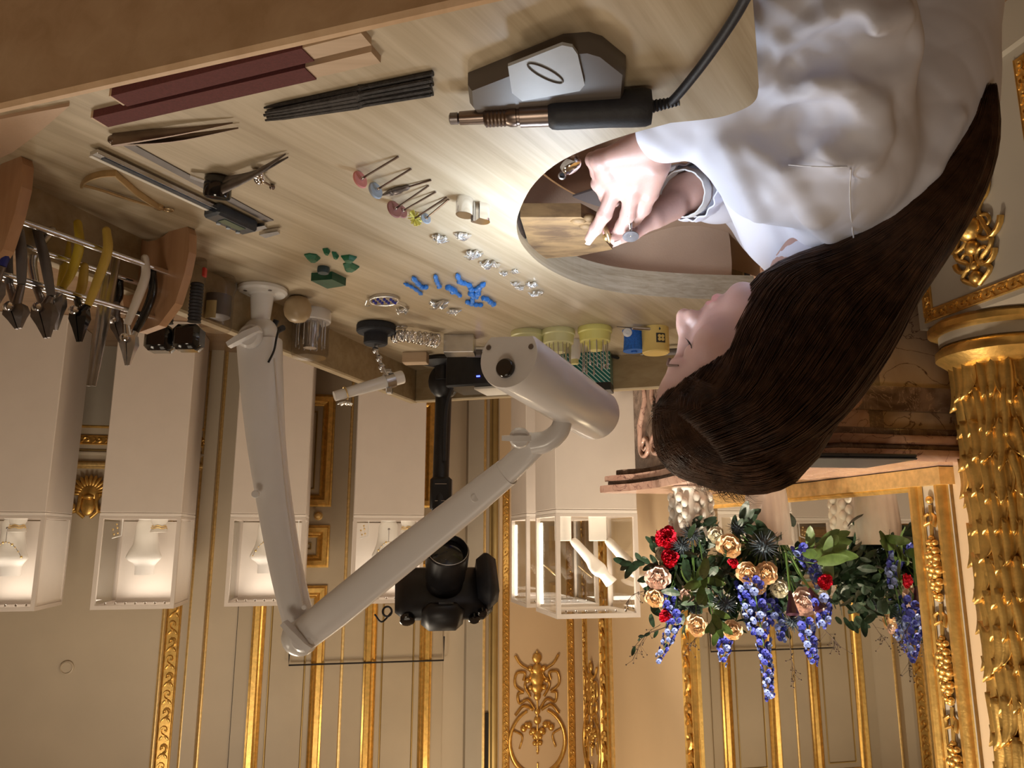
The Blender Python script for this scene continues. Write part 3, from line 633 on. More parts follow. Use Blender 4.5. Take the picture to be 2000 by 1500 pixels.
# flower drops in the channel of the near stile
drop = MB(); lc = l0 - .064
def PD(a, z, c): return V(0, 0, 0) + dL * a + ZV * z + dF * c
for z, r, n_ in ((.0, .018, 4), (.035, .024, 5), (.075, .026, 6), (.115, .022, 5), (.15, .016, 4)):
    for i in range(n_):
        th = i * 2 * math.pi / n_ + z * 40; drop.ball(PD(math.cos(th) * r * .7, z + math.sin(th) * r * .7, .014), (r * .62, r * .45, r * .5), 7, 5)
    drop.ball(PD(0, z, .022), r * .5, 7, 5)
drop.tube([PD(0, -.11, .006), PD(0, -.02, .012)], .006, 5); drop.ball(PD(0, -.125, .008), .012, 7, 5)
for sg in (-1, 1): drop.tube([PD(0, -.06, .01), PD(sg * .018, -.05, .014), PD(sg * .022, -.075, .012), PD(sg * .008, -.085, .01)], [.005, .008, .008, .004], 6)
dme = drop.mesh('flower_drop', 'gold', 60)
for i in range(6):
    b = WL(lc, .012, 1.32 + i * .285) - np.array(mr.location); inst(dme, 'flower_drop', b, mr)
# palm column with pedestal
lcol = 2.065; rc = .105; pc = thing('palm_column', 'gilded wall column carved with overlapping palm leaves', 'column', WL(lcol, .03, 0))
lbox(1.72, 2.19, 0, .73, 0, .16).build('pedestal', 'dado_grey', pc); lbox(1.71, 2.2, 0, .12, 0, .18).build('pedestal_base', 'dado_grey', pc)
for r, z, m in ((.155, .735, 'dado_grey'), (.160, .75, 'gold'), (.14, .765, 'dado_grey'), (.135, .79, 'dado_grey'), (.15, .81, 'gold_pale'), (.12, .845, 'gold')):
    pass
mb = MB(); mb.lathe([(.15, .73), (.165, .742), (.165, .757), (.15, .765)], WL(lcol, .03, 0), ZV, 32); mb.build('base_ring', 'gold', pc, 50)
mb = MB(); mb.lathe([(.14, .765), (.14, .795)], WL(lcol, .03, 0), ZV, 32); mb.build('base_drum', 'dado_grey', pc, 50)
mb = MB(); mb.lathe([(.135, .795), (.152, .81), (.152, .83), (.128, .85), (.115, .86)], WL(lcol, .03, 0), ZV, 32); mb.build('base_torus', 'gold', pc, 50)
mb = MB(); mb.lathe([(rc * .95, .86), (rc * .95, 3.2)], WL(lcol, .03, 0), ZV, 24); mb.build('shaft', 'gold', pc, 50)
# one palm leaf, ribbed and curling out at the tip
lf = MB(); G = []
for i in range(9):
    t = i / 8; row = []
    for j in range(7):
        s_ = (j - 3) / 3; wd = .030 * (math.sin(math.pi * min(1, t * .85 + .12)) ** .6); row.append((s_ * wd, .012 * math.cos(s_ * 4.7) * (1 - .4 * t) + (.03 * max(0, t - .55) ** 1.3) - .006 * abs(s_), .15 * t - .02 * abs(s_) * t - .035 * max(0, t - .8)))
    G.append(row)
lf.sheet(G, .003); lme = lf.mesh('palm_leaf', 'gold', 180)
for row in range(28):
    for j in range(10):
        th = math.pi * (j + (row % 2) * .5) / 10 - math.pi / 2
        d = dF * math.cos(th) + dL * math.sin(th); rr = rc + random.uniform(-.002, .006)
        p = d * rr + ZV * (.84 + row * .085 + random.uniform(-.008, .008)); ang = math.atan2(d[1], d[0]) - math.pi / 2
        inst(lme, 'palm_leaf', p, pc, (random.uniform(-.05, .08), random.uniform(-.12, .12), ang), (random.uniform(.9, 1.15), 1.0, random.uniform(.75, .95)))
# gilt frame and scroll ornament on the pedestal
def pedp(a, z, c=.16): return WL(lcol + a, c, z)
z1 = pL(1900, 585, .16)[1]
mb = MB(); carved(mb, pedp(.085, -0.0 + .15), pedp(.085, z1), .035, dF, dL); carved(mb, pedp(.10, z1), pedp(-.30, z1), .035, dF, ZV); carved(mb, pedp(-.30, .15), pedp(-.30, z1), .035, dF, dL); mb.build('gilt_frame', 'gold', pc, 40)
mb = MB(); zc = z1 - .18
for sg in (-1, 1):
    for r, z, c in ((.05, .0, .045), (.035, .075, .03), (.03, -.09, .035), (.025, -.15, .02)):
        th = np.linspace(0, 7, 20); mb.tube([pedp(-.10 + sg * (c + math.cos(t) * r * (1 - t / 9)), zc + z + math.sin(t) * r * (1 - t / 9), .168) for t in th], np.linspace(.008, .004, 20), 6)
    mb.tube(spline([pedp(-.10 + sg * x, zc + z, .168) for x, z in ((.005, .15), (.045, .12), (.02, .09), (.06, .05), (.03, -.04), (.07, -.1), (.02, -.2))], 24), .007, 6)
for z, r in ((.13, .018), (.1, .014), (.05, .02), (.0, .035), (-.06, .02), (-.12, .016)): mb.ball(pedp(-.10, zc + z, .17), r, 8, 5)
mb.build('scroll_ornament', 'gold', pc, 60)

# ================================================================== DISPLAY CASES
CB, CT, PW = 1.18, 1.70, .44
bust = MB(); R = []
for z, r in ((0, .03), (.008, .05), (.03, .062), (.10, .066), (.15, .074), (.19, .088), (.215, .100), (.228, .102), (.245, .088), (.262, .066), (.28, .056), (.33, .055)):
    dy = .5 if z < .24 else .5 + (z - .24) * 3.3; th = np.arange(28) * 2 * math.pi / 28
    R.append(np.stack([r * np.cos(th), .045 * (z / .33) + r * min(dy, .8) * np.sin(th) - .035 * np.cos(th * 1) ** 2 * (1 if .15 < z < .26 else 0), np.full(28, z)], 1))
bust.rings(R); bust_me = bust.mesh('bust_form', 'bust_white', 60)
def vitrine(n, front, label, glassy, ctr_kind):
    """front: centre of the front face on plan; sides follow the room"""
    base = np.array([front[0], front[1], 0]) + dL * (PW / 2)
    t = thing('display_case', label, 'display case', base, -PSI, 'white jewellery display cases on plinths')
    def B(c, s, b=0.0): return MB().box(c, s, None, b)
    h = PW / 2; fr = .022
    B((0, 0, (CB - .02) / 2), (PW, PW, CB - .02), .004).build('plinth', 'plinth', t, None, False)
    B((0, 0, CB - .010), (PW, PW, .018), .002).build('case_floor', 'case_white', t, None, False)
    mb = MB()
    for sx in (-1, 1):
        for sy in (-1, 1): mb.box((sx * (h - fr / 2), sy * (h - fr / 2), (CB + CT) / 2), (fr, fr, CT - CB))
    for sx in (-1, 1): mb.box((sx * (h - fr / 2), 0, CT - fr / 2), (fr, PW - 2 * fr, fr)); mb.box((0, sx * (h - fr / 2), CT - fr / 2), (PW - 2 * fr, fr, fr)); mb.box((0, sx * (h - fr / 2), CB + fr * .35), (PW - 2 * fr, fr, fr * .7)); mb.box((sx * (h - fr / 2), 0, CB + fr * .35), (fr, PW - 2 * fr, fr * .7))
    mb.build('case_frame', 'plinth', t, None, False)
    gl = PW - 2 * fr; gz = CT - CB - 2 * fr; zc = (CB + CT) / 2
    for nm, c, s in (('front', (0, -h + .008, zc), (gl, .004, gz)), ('side', (-h + .008, 0, zc), (.004, gl, gz)), ('side', (h - .008, 0, zc), (.004, gl, gz)), ('back', (0, h - .008, zc), (gl, .004, gz)), ('top', (0, 0, CT - .006), (gl, gl, .004))):
        opaque = (not glassy) and (nm == 'back' or (nm == 'side' and c[0] < 0) or nm == 'top')
        B(c, s).build('white_panel' if opaque else 'glass_pane', 'case_white' if opaque else 'glass', t, None, False)
    led = MB(); led.cyl((0, 0, 0), (0, 0, -.012), .005, .005, 8); lme_ = led.mesh('spotlet', 'chrome', 40)
    for i in range(7): inst(lme_, 'spotlet', (-.16 + i * .053, -h + .05, CT - fr - .001), t)
    if glassy:
        MB().box((h - .028, h - .03, zc), (.010, .010, gz * .92)).build('led_strip', 'led', t, None, False)
    lw = area('case_light', (0, 0, CT - .03), (0, 0, 0), gl * .8, 1.25 if not glassy else 2.6, (1.0, .86, .72)); lw.parent = t; lw.location = (0, 0, CT - .03); lw.rotation_euler = (0, 0, 0)
    return t
def necklace(t, c, n, rz, label):
    o = thing('necklace', label, 'necklace', c, rz); mb = MB(); pts = []
    for i in range(n):
        a = -1 + 2 * i / (n - 1); x = a * .078; z = .135 + .085 * a * a; y = -.055 - .02 * (1 - a * a) + .012 * abs(a); pts.append((x, y, z))
    mb.tube(pts, .0016, 5)
    mb.build('chain', 'steel_dark', o, 60, False)
    for i, p in enumerate(pts):
        if i % 2 == 0: q = MB(); q.ball(p, .0045 + .003 * (i % 3 == 0), 7, 5); q.build('bead', 'gold_ring', o, 60, False)
    q = MB(); q.tube([(0, -.076, .135), (0, -.076, .06)], .0015, 5); q.ball((0, -.077, .055), .008, 8, 5); q.build('pendant', 'steel_dark', o, 60, False)
    return o
def loc2w(t, x, y, z): return np.array(t.location) + dF * x + dL * y + ZV * z
def place_bust(t, x, y, rz, label, lean=0.0):
    p = loc2w(t, x, y, CB + .012); o = thing('jewellery_bust', label, 'display bust', p, -PSI + rz); b = inst(bust_me, 'form', (0, 0, 0), o, (lean, 0, 0), (1, 1, 1)); s = inst_disc(o); return o, p
def inst_disc(o):
    q = MB(); q.lathe([(.05, -.012), (.052, -.008), (.048, 0.004), (0, .006)], (0, 0, 0), ZV, 20); return q.build('foot', 'bust_white', o, 40, False)
def bracelet_cone(t, x, y, label):
    p = loc2w(t, x, y, CB); o = thing('bracelet_stand', label, 'bracelet stand', p, -PSI); q = MB(); q.lathe([(.05, 0), (.045, .03), (.036, .05), (.045, .075), (.05, .09), (0, .092)], (0, 0, 0), ZV, 20); q.build('cone', 'bust_white', o, 40, False)
    for z, r in ((.055, .039), (.066, .043)):
        b = MB(); th = np.linspace(0, 2 * math.pi, 24, endpoint=False); b.tube([(math.cos(a) * r, math.sin(a) * r, z + .004 * math.sin(5 * a)) for a in th], .0035, 6, True); b.build('bracelet', 'gold_ring', o, 60, False)
def earring_stand(t, x, y, label):
    p = loc2w(t, x, y, CB); o = thing('earring_stand', label, 'earring stand', p, -PSI); q = MB(); q.tube([(-.02, 0, 0), (-.02, 0, .11), (.03, 0, .125)], .0035, 6); q.box((-.02, 0, .003), (.04, .03, .006)); q.build('stand', 'white_gloss', o, 40, False)
    for i, (a, z) in enumerate(((.0, .105), (.02, .112), (.005, .075), (.028, .085), (.01, .055))): b = MB(); b.ball((a, -.004, z - .01), .006, 8, 5); b.cyl((a, -.004, z), (a, -.004, z + .008), .001); b.build('earring', 'gold_ring', o, 60, False)
fl = lambda x, y, Y: D(x, y, Y)
v1 = vitrine(1, fl(4, 1005, 4.36), 'white display case at the far right end of the row, cut by the picture edge', False, 0)
v2 = vitrine(2, fl(275, 1008, 4.52), 'white display case with an empty bust, beside the gilt shell ornament', False, 0)
v3 = vitrine(3, fl(524, 1015, 4.74), 'white display case seen behind the upright lower arm of the desk lamp', False, 0)
v4 = vitrine(4, fl(760, 1018, 4.92), 'white display case seen behind the slanting upper arm of the desk lamp', False, 0)
v5 = vitrine(5, fl(1166, 992, 4.02), 'glass-sided display case nearest the flowers, with tilted busts', True, 1)
c6 = fl(1028, 1005, 4.62); v6 = vitrine(6, c6 - dF * .22, 'rear glass-sided display case with a lit strip, half hidden behind another', True, 1)
for t, x, nk, lb in ((v1, .03, 1, 'white bust with gold necklace in the case at the picture edge'), (v2, .02, 0, 'empty white bust in the case beside the shell ornament'), (v3, .02, 1, 'white bust with necklace partly hidden by the lower lamp arm'), (v4, -.01, 1, 'white bust with dark necklace partly hidden by the upper lamp arm')):
    o, p = place_bust(t, x, .03, 0, lb)
    if nk: necklace(t, p, 21, -PSI, lb.replace('white bust with', 'thin').replace('thin necklace', 'thin necklace on the bust').replace('thin dark necklace', 'dark pendant necklace on the bust').replace('thin gold necklace', 'gold necklace on the bust'))
bracelet_cone(v1, -.04, -.1, 'small cone with gold bracelets in the case at the picture edge'); bracelet_cone(v2, -.07, -.06, 'small white cone with gold bracelets beside the empty bust'); bracelet_cone(v4, -.13, -.08, 'small white cone with bracelets in the case behind the upper lamp arm')
earring_stand(v2, .15, -.08, 'thin white stand with earrings beside the empty bust'); earring_stand(v4, .14, .02, 'thin white stand with earrings in the case behind the upper lamp arm'); earring_stand(v3, -.15, -.05, 'thin white stand with earrings in the case behind the lower lamp arm')
for t, x, y, lb in ((v5, -.04, -.03, 'white bust tilted back on a block, nearer the flowers'), (v5, .11, .12, 'white bust tilted back on a block, nearer the lit strip')):
    p = loc2w(t, x, y, CB); o = thing('tilted_bust', lb, 'display bust', p, -PSI + math.pi / 2 + .25)
    inst(bust_me, 'form', (0, .07, .13), o, (-.62, 0, 0), (1, .8, .95)); MB().box((-.02, .02, .07), (.09, .09, .14), None, .003).build('block', 'bust_white', o, None, False)
    q = MB(); th = np.linspace(0, 2 * math.pi, 30, endpoint=False); q.tube([(math.cos(a) * .085, -.05 + .035 * math.sin(a), .30 + .03 * math.sin(a)) for a in th], .002, 5, True); q.build('thin_necklace', 'gold_ring', o, 60, False)
for t in (v5, v6):
    for i in range(9 if t is v5 else 6):
        p = loc2w(t, .17 - .0 * i, -.15 + i * .035, CB); q = MB(); q.ball(p + ZV * .006, .006, 8, 5); q.tube([p + ZV * .006 + V(math.cos(a) * .009, math.sin(a) * .009, 0) for a in np.linspace(0, 6.0, 10)], .0018, 5)
        single(q, 'display_ring', 'silver_cast', p, 'small silver ring, %s from the glass front in the %s glass-sided case' % (('first', 'second', 'third', 'fourth', 'fifth', 'sixth', 'seventh', 'eighth', 'ninth')[i], 'front' if t is v5 else 'rear'), 'ring', 'rings on the floor of the %s glass case' % ('front' if t is v5 else 'rear'), 60)
# ================================================================== THE WORKBENCH
TH = math.radians(18); e1 = V(-math.sin(TH), math.cos(TH), 0); e2 = V(-math.cos(TH), -math.sin(TH), 0); CC = V(.239, 1.859, 0); BL, BW = 1.29, .82
def tw(w, s, z=TZ): return CC + e2 * w - e1 * s + ZV * z
def ws(p): d = np.asarray(p) - CC; return float(d @ e2), float(-(d @ e1))
bench = thing('workbench', 'oak jeweller\'s bench with a rounded cut-out and raised rims, covered with tools', 'workbench', tw(.4, .65, 0))
cut = spline([T(*q) for q in ((1310, 240), (1200, 271), (1100, 312), (1045, 357), (1018, 403), (1009, 440), (1018, 475), (1050, 511), (1095, 538), (1150, 559), (1220, 573), (1300, 580), (1380, 584), (1475, 586))], 60)
near = spline([T(*q) for q in ((1310, 240), (1400, 230), (1452, 213), (1476, 195), (1482, 170))], 20)
outline = [tw(BW, 0), cut[-1]] + list(cut[::-1][1:]) + list(near[1:]) + [T(1478, 100), T(1470, 0), tw(BW, BL), tw(0, BL), tw(0, 0)]
P = np.array(outline); P[:, 2] = TZ - .045
top = MB(); top.prism(P, None, ZV * .045); top.build('bench_top', 'oak_top', bench)
def tbox(w0, w1, s0, s1, z0, z1, m, name, bev=.003):
    c = tw((w0 + w1) / 2, (s0 + s1) / 2, (z0 + z1) / 2); R = np.array([e2, -e1, ZV]); return MB().box(c, (w1 - w0, s1 - s0, z1 - z0), R, bev).build(name, m, bench)
tbox(-.022, 0, -.022, BL + .022, .85, .98, 'oak_rim', 'side_rim'); tbox(0, BW, -.022, 0, .85, .98, 'oak_rim', 'end_rim'); tbox(0, .72, BL, BL + .010, .80, .98, 'oak_near', 'end_rim')
for w_, s_ in ((.03, .03), (.03, BL - .08), (BW - .09, .03), (BW - .09, BL - .08)): tbox(w_, w_ + .06, s_, s_ + .06, 0, .855, 'oak_rim', 'leg')
# leather skin under the cut-out: wall, grey tray floor, apron towards the worker
cw = cut[2:-2]; cen = tw(.70, .72, 0); G = []
for z, o in ((.852, .022), (.82, .03), (.78, .026), (.745, .004)):
    G.append([p + nrm((p - cen) * V(1, 1, 0)) * o + ZV * (z - p[2]) for p in cw])
h_ = len(cw) // 2 + 2
ga = [r[:h_] for r in G]; gb = [r[h_ - 1:] for r in G]
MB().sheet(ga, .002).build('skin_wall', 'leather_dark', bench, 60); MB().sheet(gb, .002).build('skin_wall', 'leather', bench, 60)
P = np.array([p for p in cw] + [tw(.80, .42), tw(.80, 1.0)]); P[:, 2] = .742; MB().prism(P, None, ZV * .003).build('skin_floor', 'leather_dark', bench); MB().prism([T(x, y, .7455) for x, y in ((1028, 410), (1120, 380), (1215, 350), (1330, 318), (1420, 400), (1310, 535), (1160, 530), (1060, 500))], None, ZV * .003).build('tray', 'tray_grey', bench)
G = []
for i in range(14):
    t = i / 13; row = []
    for j in range(10):
        u = j / 9; p = T(1235 + 250 * t, 545 - 150 * u, .80); ang = math.pi * (t - .5) * .9; row.append(p + ZV * (-.035 * math.cos(ang) - .02 * u) + e2 * 0)
    G.append(row)
MB().sheet(G, .003).build('skin_apron', 'leather', bench, 60)
def eyelet(p, n_, nm='eyelet'):
    mb = MB(); mb.lathe([(.0035, .0), (.0055, .001), (.0055, .0025), (.0035, .003)], p, n_, 16, False, False); mb.build(nm, 'steel', bench, 40); mb = MB(); mb.lathe([(.0035, .001), (0, .001)], p, n_, 12, False, True); mb.build('eyelet_hole', 'hearth_black', bench)
# dark stud and eyelets on the skin
for x, y, z in ((1098, 343, .835), (1358, 519, .80)): eyelet(T(x, y, z), nrm(EYE - T(x, y, z)))
mb = MB(); p = T(1112, 318, .868); mb.lathe([(.013, 0), (.013, .006), (.011, .009), (0, .010)], p, nrm(V(-.5, -.1, .85)), 20); mb.build('steel_stud', 'chrome', bench, 40)
# wooden bench pin, with iron shoe at the table edge, scorched and sawn
pp = [T(1016, 424, .885), T(1042, 507, .885), T(1128, 500, .885), T(1196, 487, .885), T(1182, 470, .885), T(1200, 458, .885), T(1135, 424, .885)]
mb = MB(); mb.prism([q - ZV * .020 for q in pp], None, ZV * .020); mb.build('bench_pin', 'pin_wood', bench)
mb = MB(); q0, q1 = pp[0] + e2 * -.006, pp[1] + e2 * -.006; mb.tube([q0 - ZV * .008, q1 - ZV * .008], .010, 8, flat=.5, up=e2); mb.build('pin_shoe', 'steel_dark', bench, 40)
for x, y, r in ((1130, 430, .012), (1144, 440, .010), (1152, 425, .009)):
    mb = MB(); mb.ball(T(x, y, .884), (r, r * .7, .006), 8, 5); mb.build('worn_notch', 'pin_wood', bench, 60)

# ---- helpers for things lying on the bench
def base_of(p): q = np.array(p, float); q[2] = TZ; return q
def bar(mb, a, b, wid, th, lift=0.0, taper=1.0):
    """flat bar lying on the bench from a to b"""
    a = np.array(a); b = np.array(b); d = nrm(b - a); sd = np.cross(ZV, d); n_ = ZV
    R = []
    for p, k in ((a, 1.0), (b, taper)): R.append([p + sd * (wid * k * sx / 2) + n_ * (lift + sz * th) for sx, sz in ((-1, 0), (1, 0), (1, 1), (-1, 1))])
    return mb.rings(R)
# emery sticks
for (xa, ya, xb, yb, lb, lift) in ((192, 226, 735, 98, 'wooden sanding stick wrapped in dark red emery, further from the near rim', 0.0), (228, 184, 716, 62, 'wooden sanding stick wrapped in dark red emery, against the near rim', 0.0)):
    a, b = T(xa, ya), T(xb, yb); t = thing('sanding_stick', lb, 'sanding stick', base_of((a + b) / 2), 0, 'emery sanding sticks'); f = .79
    mb = MB(); bar(mb, a, b, .0165, .007); mb.build('stick', 'stick_wood', t); mb = MB(); bar(mb, a + nrm(b - a) * .004, a + (b - a) * f, .0185, .0082); mb.build('emery_wrap', 'emery', t)
# needle files
for i in range(9):
    a = T(516 + 3 * (i % 3), 206 + 2.6 * i); b = T(846 - 2 * (i % 4), 138 + 4.9 * i); lift = .0035 if i % 2 else 0.0; d = nrm(b - a); m_ = a + (b - a) * .58
    t = thing('needle_file', 'slim dark needle file, %s in the fanned bundle counting from the emery sticks' % ('first', 'second', 'third', 'fourth', 'fifth', 'sixth', 'seventh', 'eighth', 'ninth')[i], 'file', base_of(a), 0, 'bundle of needle files'); up_ = ZV * (.0025 + lift)
    mb = MB(); mb.tube([a + up_, a + d * .02 + up_, m_ + up_], [.0010, .0022, .0034], 6, flat=1.2 if i % 2 else .7); mb.build('blade', 'file_steel', t, 40); mb = MB(); mb.tube([m_ + up_, m_ + d * .006 + up_, b + up_], [.0034, .0025, .0026], 8); mb.build('tang', 'file_steel', t, 40)
# tweezers
a = T(222, 262); t = thing('tweezers', 'flat steel tweezers lying beside the red emery sticks', 'tweezers', base_of(a))
for x, y, l_ in ((455, 233, .003), (466, 243, .0)):
    b = T(x, y); d = nrm(b - a); md = T(340, 246 if y < 240 else 258); mb = MB(); mb.tube(spline([a + ZV * .006, md + ZV * .007, b + ZV * .004], 14), np.linspace(.0085, .0010, 15), 6, flat=.35, up=np.cross(d, ZV)); mb.build('arm', 'steel_brown', t, 40)
mb = MB(); mb.ball(a + ZV * .006, (.006, .004, .005), 8, 5); mb.build('joint', 'steel_brown', t, 40)
# steel rule
a, b = T(236, 274), T(527, 431); mb = MB(); bar(mb, a, b, .0125, .0012); single(mb, 'steel_rule', 'steel_ruler', base_of(a), 'thin grey steel strip lying next to the caliper', 'ruler')
# digital caliper
a, b = T(184, 287), T(520, 447); d = nrm(b - a); sd = np.cross(ZV, d); t = thing('digital_caliper', 'digital caliper with black slider and steel beam', 'caliper', base_of(a)); R_ = np.array([d, sd, ZV]); Lc = np.linalg.norm(b - a)
mb = MB(); mb.box(a + d * Lc * .45 + ZV * .006, (Lc * .9, .013, .005), R_, .0005); mb.build('beam', 'steel', t); mb = MB(); mb.box(a + d * Lc * .40 + ZV * .009 - sd * -.0015, (Lc * .72, .006, .001), R_); mb.build('scale', 'caliper_face', t)
mb = MB(); mb.box(a + d * Lc * .40 + ZV * .009 - sd * .005, (Lc * .80, .0050, .0014), R_); mb.build('white_edge', 'paper_white', t)
mb = MB(); mb.box(a + d * Lc * .76 + ZV * .009, (.066, .028, .016), R_, .003); sl = mb.build('slider', 'caliper_face', t, 30); mb = MB(); mb.box(a + d * Lc * .76 + ZV * .0175 + sd * .002, (.034, .012, .001), R_); mb.build('display', 'lcd_green', sl)
for i in (-.012, .004, .02): mb = MB(); mb.lathe([(.0028, 0), (.0028, .002), (0, .002)], a + d * (Lc * .76 + i) + ZV * .017 - sd * .009, ZV, 10); mb.build('button', 'grey_rubber', sl)
for off, l_ in ((.90, .034), (.99, .036)):
    mb = MB(); p = a + d * Lc * off + ZV * .006; mb.prism([p - sd * .010 - ZV * .003, p + d * .012 - sd * .010 - ZV * .003, p + d * .010 + sd * l_ * .5 - ZV * .003, p + d * .002 + sd * l_ * .6 - ZV * .003, p + sd * .0 - ZV * .003], None, ZV * .005); mb.build('jaw', 'steel', t)
# spring dividers with black knob
p = T(427, 346); t = thing('spring_dividers', 'spring dividers with a black round knob and dark pointed legs', 'dividers', p)
mb = MB(); mb.lathe([(.0145, 0), (.0155, .003), (.0155, .021), (.014, .024), (.0, .024)], p + ZV * 0, nrm(V(.1, .25, 1)), 24); mb.build('knob', 'black_gloss', t, 40)
for x, y, hh in ((558, 296, .012), (563, 302, .006)):
    b = T(x, y) + ZV * .003; a2 = p + V(-.006, -.004, hh + .004); mb = MB(); mb.tube(spline([a2, a2 + (b - a2) * .5 + ZV * .004, b], 12), np.linspace(.0080, .0011, 13), 8, flat=.5); mb.build('leg', 'steel_dark', t, 40)
mb = MB(); bar(mb, p + ZV * .01, T(372, 336) + ZV * .004, .008, .002); mb.build('lever', 'steel', t)
p = T(502, 330); q = T(532, 360); mb = MB(); mb.ball(p + ZV * .006, (.008, .006, .006), 14, 9); t = thing('ball_burnisher', 'small chrome ball tool with a thin stem beside the dividers', 'burnisher', p); mb.ball(T(508, 338) + ZV * .007, .007, 14, 9); mb.build('ball', 'chrome', t, 60)
mb = MB(); mb.tube([T(510, 342) + ZV * .006, q + ZV * .003], .0013, 8); mb.build('stem', 'steel_brown', t, 60); mb = MB(); mb.ball(q + ZV * .0035, .0035, 10, 7); mb.build('tip', 'steel_brown', t, 60)
# brass gauge
t = thing('brass_gauge', 'brass spring gauge shaped like a thin triangle', 'gauge', T(310, 400)); L3 = lambda *q: [T(x, y) + ZV * .004 for x, y in q]
mb = MB(); mb.tube(spline(L3((160, 356), (172, 343), (198, 334), (228, 332)), 16), .0045, 6, flat=.4); mb.build('dial_arc', 'brass', t, 40); mb = MB(); mb.tube(L3((226, 333), (268, 370), (312, 400)), [.0045, .0055, .004], 6, flat=.4); mb.build('wide_arm', 'brass', t, 40)
mb = MB(); mb.tube(spline(L3((163, 356), (200, 366), (260, 386), (318, 402)), 14), .0018, 6); mb.build('pointer_arm', 'brass', t, 40); mb = MB(); mb.lathe([(.006, 0), (.006, .004), (.003, .006), (0, .006)], T(310, 401), ZV, 14); mb.build('hinge', 'brass', t, 40)
mb = MB(); c_ = T(329, 406) + ZV * .003; mb.tube([c_ + V(math.cos(a) * .006, math.sin(a) * .004, 0) for a in np.linspace(0, 6.28, 14, endpoint=False)], .001, 6, True); mb.build('loop', 'brass', t, 40)
# rotary mandrels
MD = [((704, 334), (778, 304), 'pink_rubber', .0105, .003, 'disc', 'pink rubber polishing wheel on a wire mandrel'), ((734, 356), (803, 328), 'grey_rubber', .0105, .0035, 'disc', 'pale grey-blue polishing wheel on a wire mandrel'), ((760, 371), (842, 350), 'steel_dark', .004, .02, 'cone', 'dark pointed chuck tool lying between the polishing wheels'),
      ((771, 392), (837, 361), 'brown_rubber', .0115, .0025, 'disc', 'larger reddish-brown polishing disc'), ((785, 400), (851, 373), 'brown_rubber', .009, .0025, 'disc', 'smaller reddish-brown polishing disc'), ((811, 411), (872, 384), 'yellow_bristle', .0105, .006, 'brush', 'yellow bristle wheel brush on a mandrel'), ((832, 416), (876, 388), 'grey_rubber', .0075, .002, 'disc', 'small dark grey-blue disc at the end of the mandrel row')]
for (ha, hb, m_, r, th_, kd, lb) in MD:
    a = T(*ha) + ZV * (r if kd != 'cone' else .004); b = T(*hb) + ZV * .0012; d = nrm(b - a); t = thing('rotary_tool', lb, 'polishing wheel', base_of(a), 0, 'row of rotary polishing tools')
    mb = MB(); mb.tube([a, b], .0012, 8); mb.build('mandrel', 'steel_brown', t, 40)
    if kd == 'disc': mb = MB(); mb.lathe([(r * .9, -th_ / 2), (r, 0), (r * .9, th_ / 2)], a, d, 24); mb.build('wheel', m_, t, 40); mb = MB(); mb.lathe([(.0022, th_ / 2), (.0026, th_), (.0015, th_ * 2)], a, d, 10); mb.build('screw', 'chrome', t, 40)
    elif kd == 'brush':
        mb = MB(); x_, y_, _ = basis(d)
        for i in range(60): an = i * 2.4; dirn = x_ * math.cos(an) + y_ * math.sin(an) + d * random.uniform(-.25, .25); mb.tube([a + dirn * .002, a + nrm(dirn) * r], .0006, 4)
        mb.build('bristles', m_, t, None, kind='stuff')
    else:
        mb = MB(); mb.lathe([(.0005, -.012), (.0035, .0), (.0042, .004), (.0032, .006), (.0045, .009), (.0045, .016), (.003, .02), (.0035, .026), (.0015, .03)], a - d * .0, d, 14); mb.build('chuck', m_, t, 40)
# folding loupe
p = T(938, 398); t = thing('loupe', 'folding chrome loupe standing opened on the bench', 'loupe', p); f_ = nrm(T(955, 408) - T(925, 400)); g_ = np.cross(ZV, f_)
def rounded(c, a_, b_, ra, n_=20, s0=0): return [c + a_ * (ra * math.cos(q)) + b_ * (ra * math.sin(q)) for q in np.linspace(s0, s0 + math.pi, n_)]
c1 = T(938, 400); mb = MB(); loop = rounded(c1 + f_ * .004, g_, f_, .009)[::-1]; loop = [c1 + f_ * .004 + f_ * (.009 * math.cos(q)) + g_ * (.009 * math.sin(q)) for q in np.linspace(-math.pi / 2, math.pi / 2, 12)] + [c1 - f_ * .006 + g_ * .009, c1 - f_ * .006 - g_ * .009]
mb.prism(loop, None, ZV * .022); mb.build('lens_body', 'chrome', t, 30)
c2 = T(908, 388); f2 = nrm(T(890, 375) - T(930, 398)); g2 = np.cross(ZV, f2); arc = [c2 + f2 * (.013 * math.cos(q)) + g2 * (.0095 * math.sin(q)) for q in np.linspace(-2.4, 2.4, 22)]; mb = MB(); mb.sheet([[q_ for q_ in arc], [q_ + ZV * .022 for q_ in arc]], .0012); mb.build('cover', 'brass' if False else 'chrome', t, 40)
mb = MB(); mb.prism([c2 + f2 * (.012 * math.cos(q)) + g2 * (.009 * math.sin(q)) + ZV * .021 for q in np.linspace(0, 2 * math.pi, 20, endpoint=False)], None, ZV * .0012); mb.build('cover_plate', 'chrome', t, 30); mb = MB(); mb.lathe([(.003, 0), (.003, .026), (0, .026)], (c1 + c2) / 2 + f_ * .001, ZV, 10); mb.build('rivet', 'steel', t, 40)
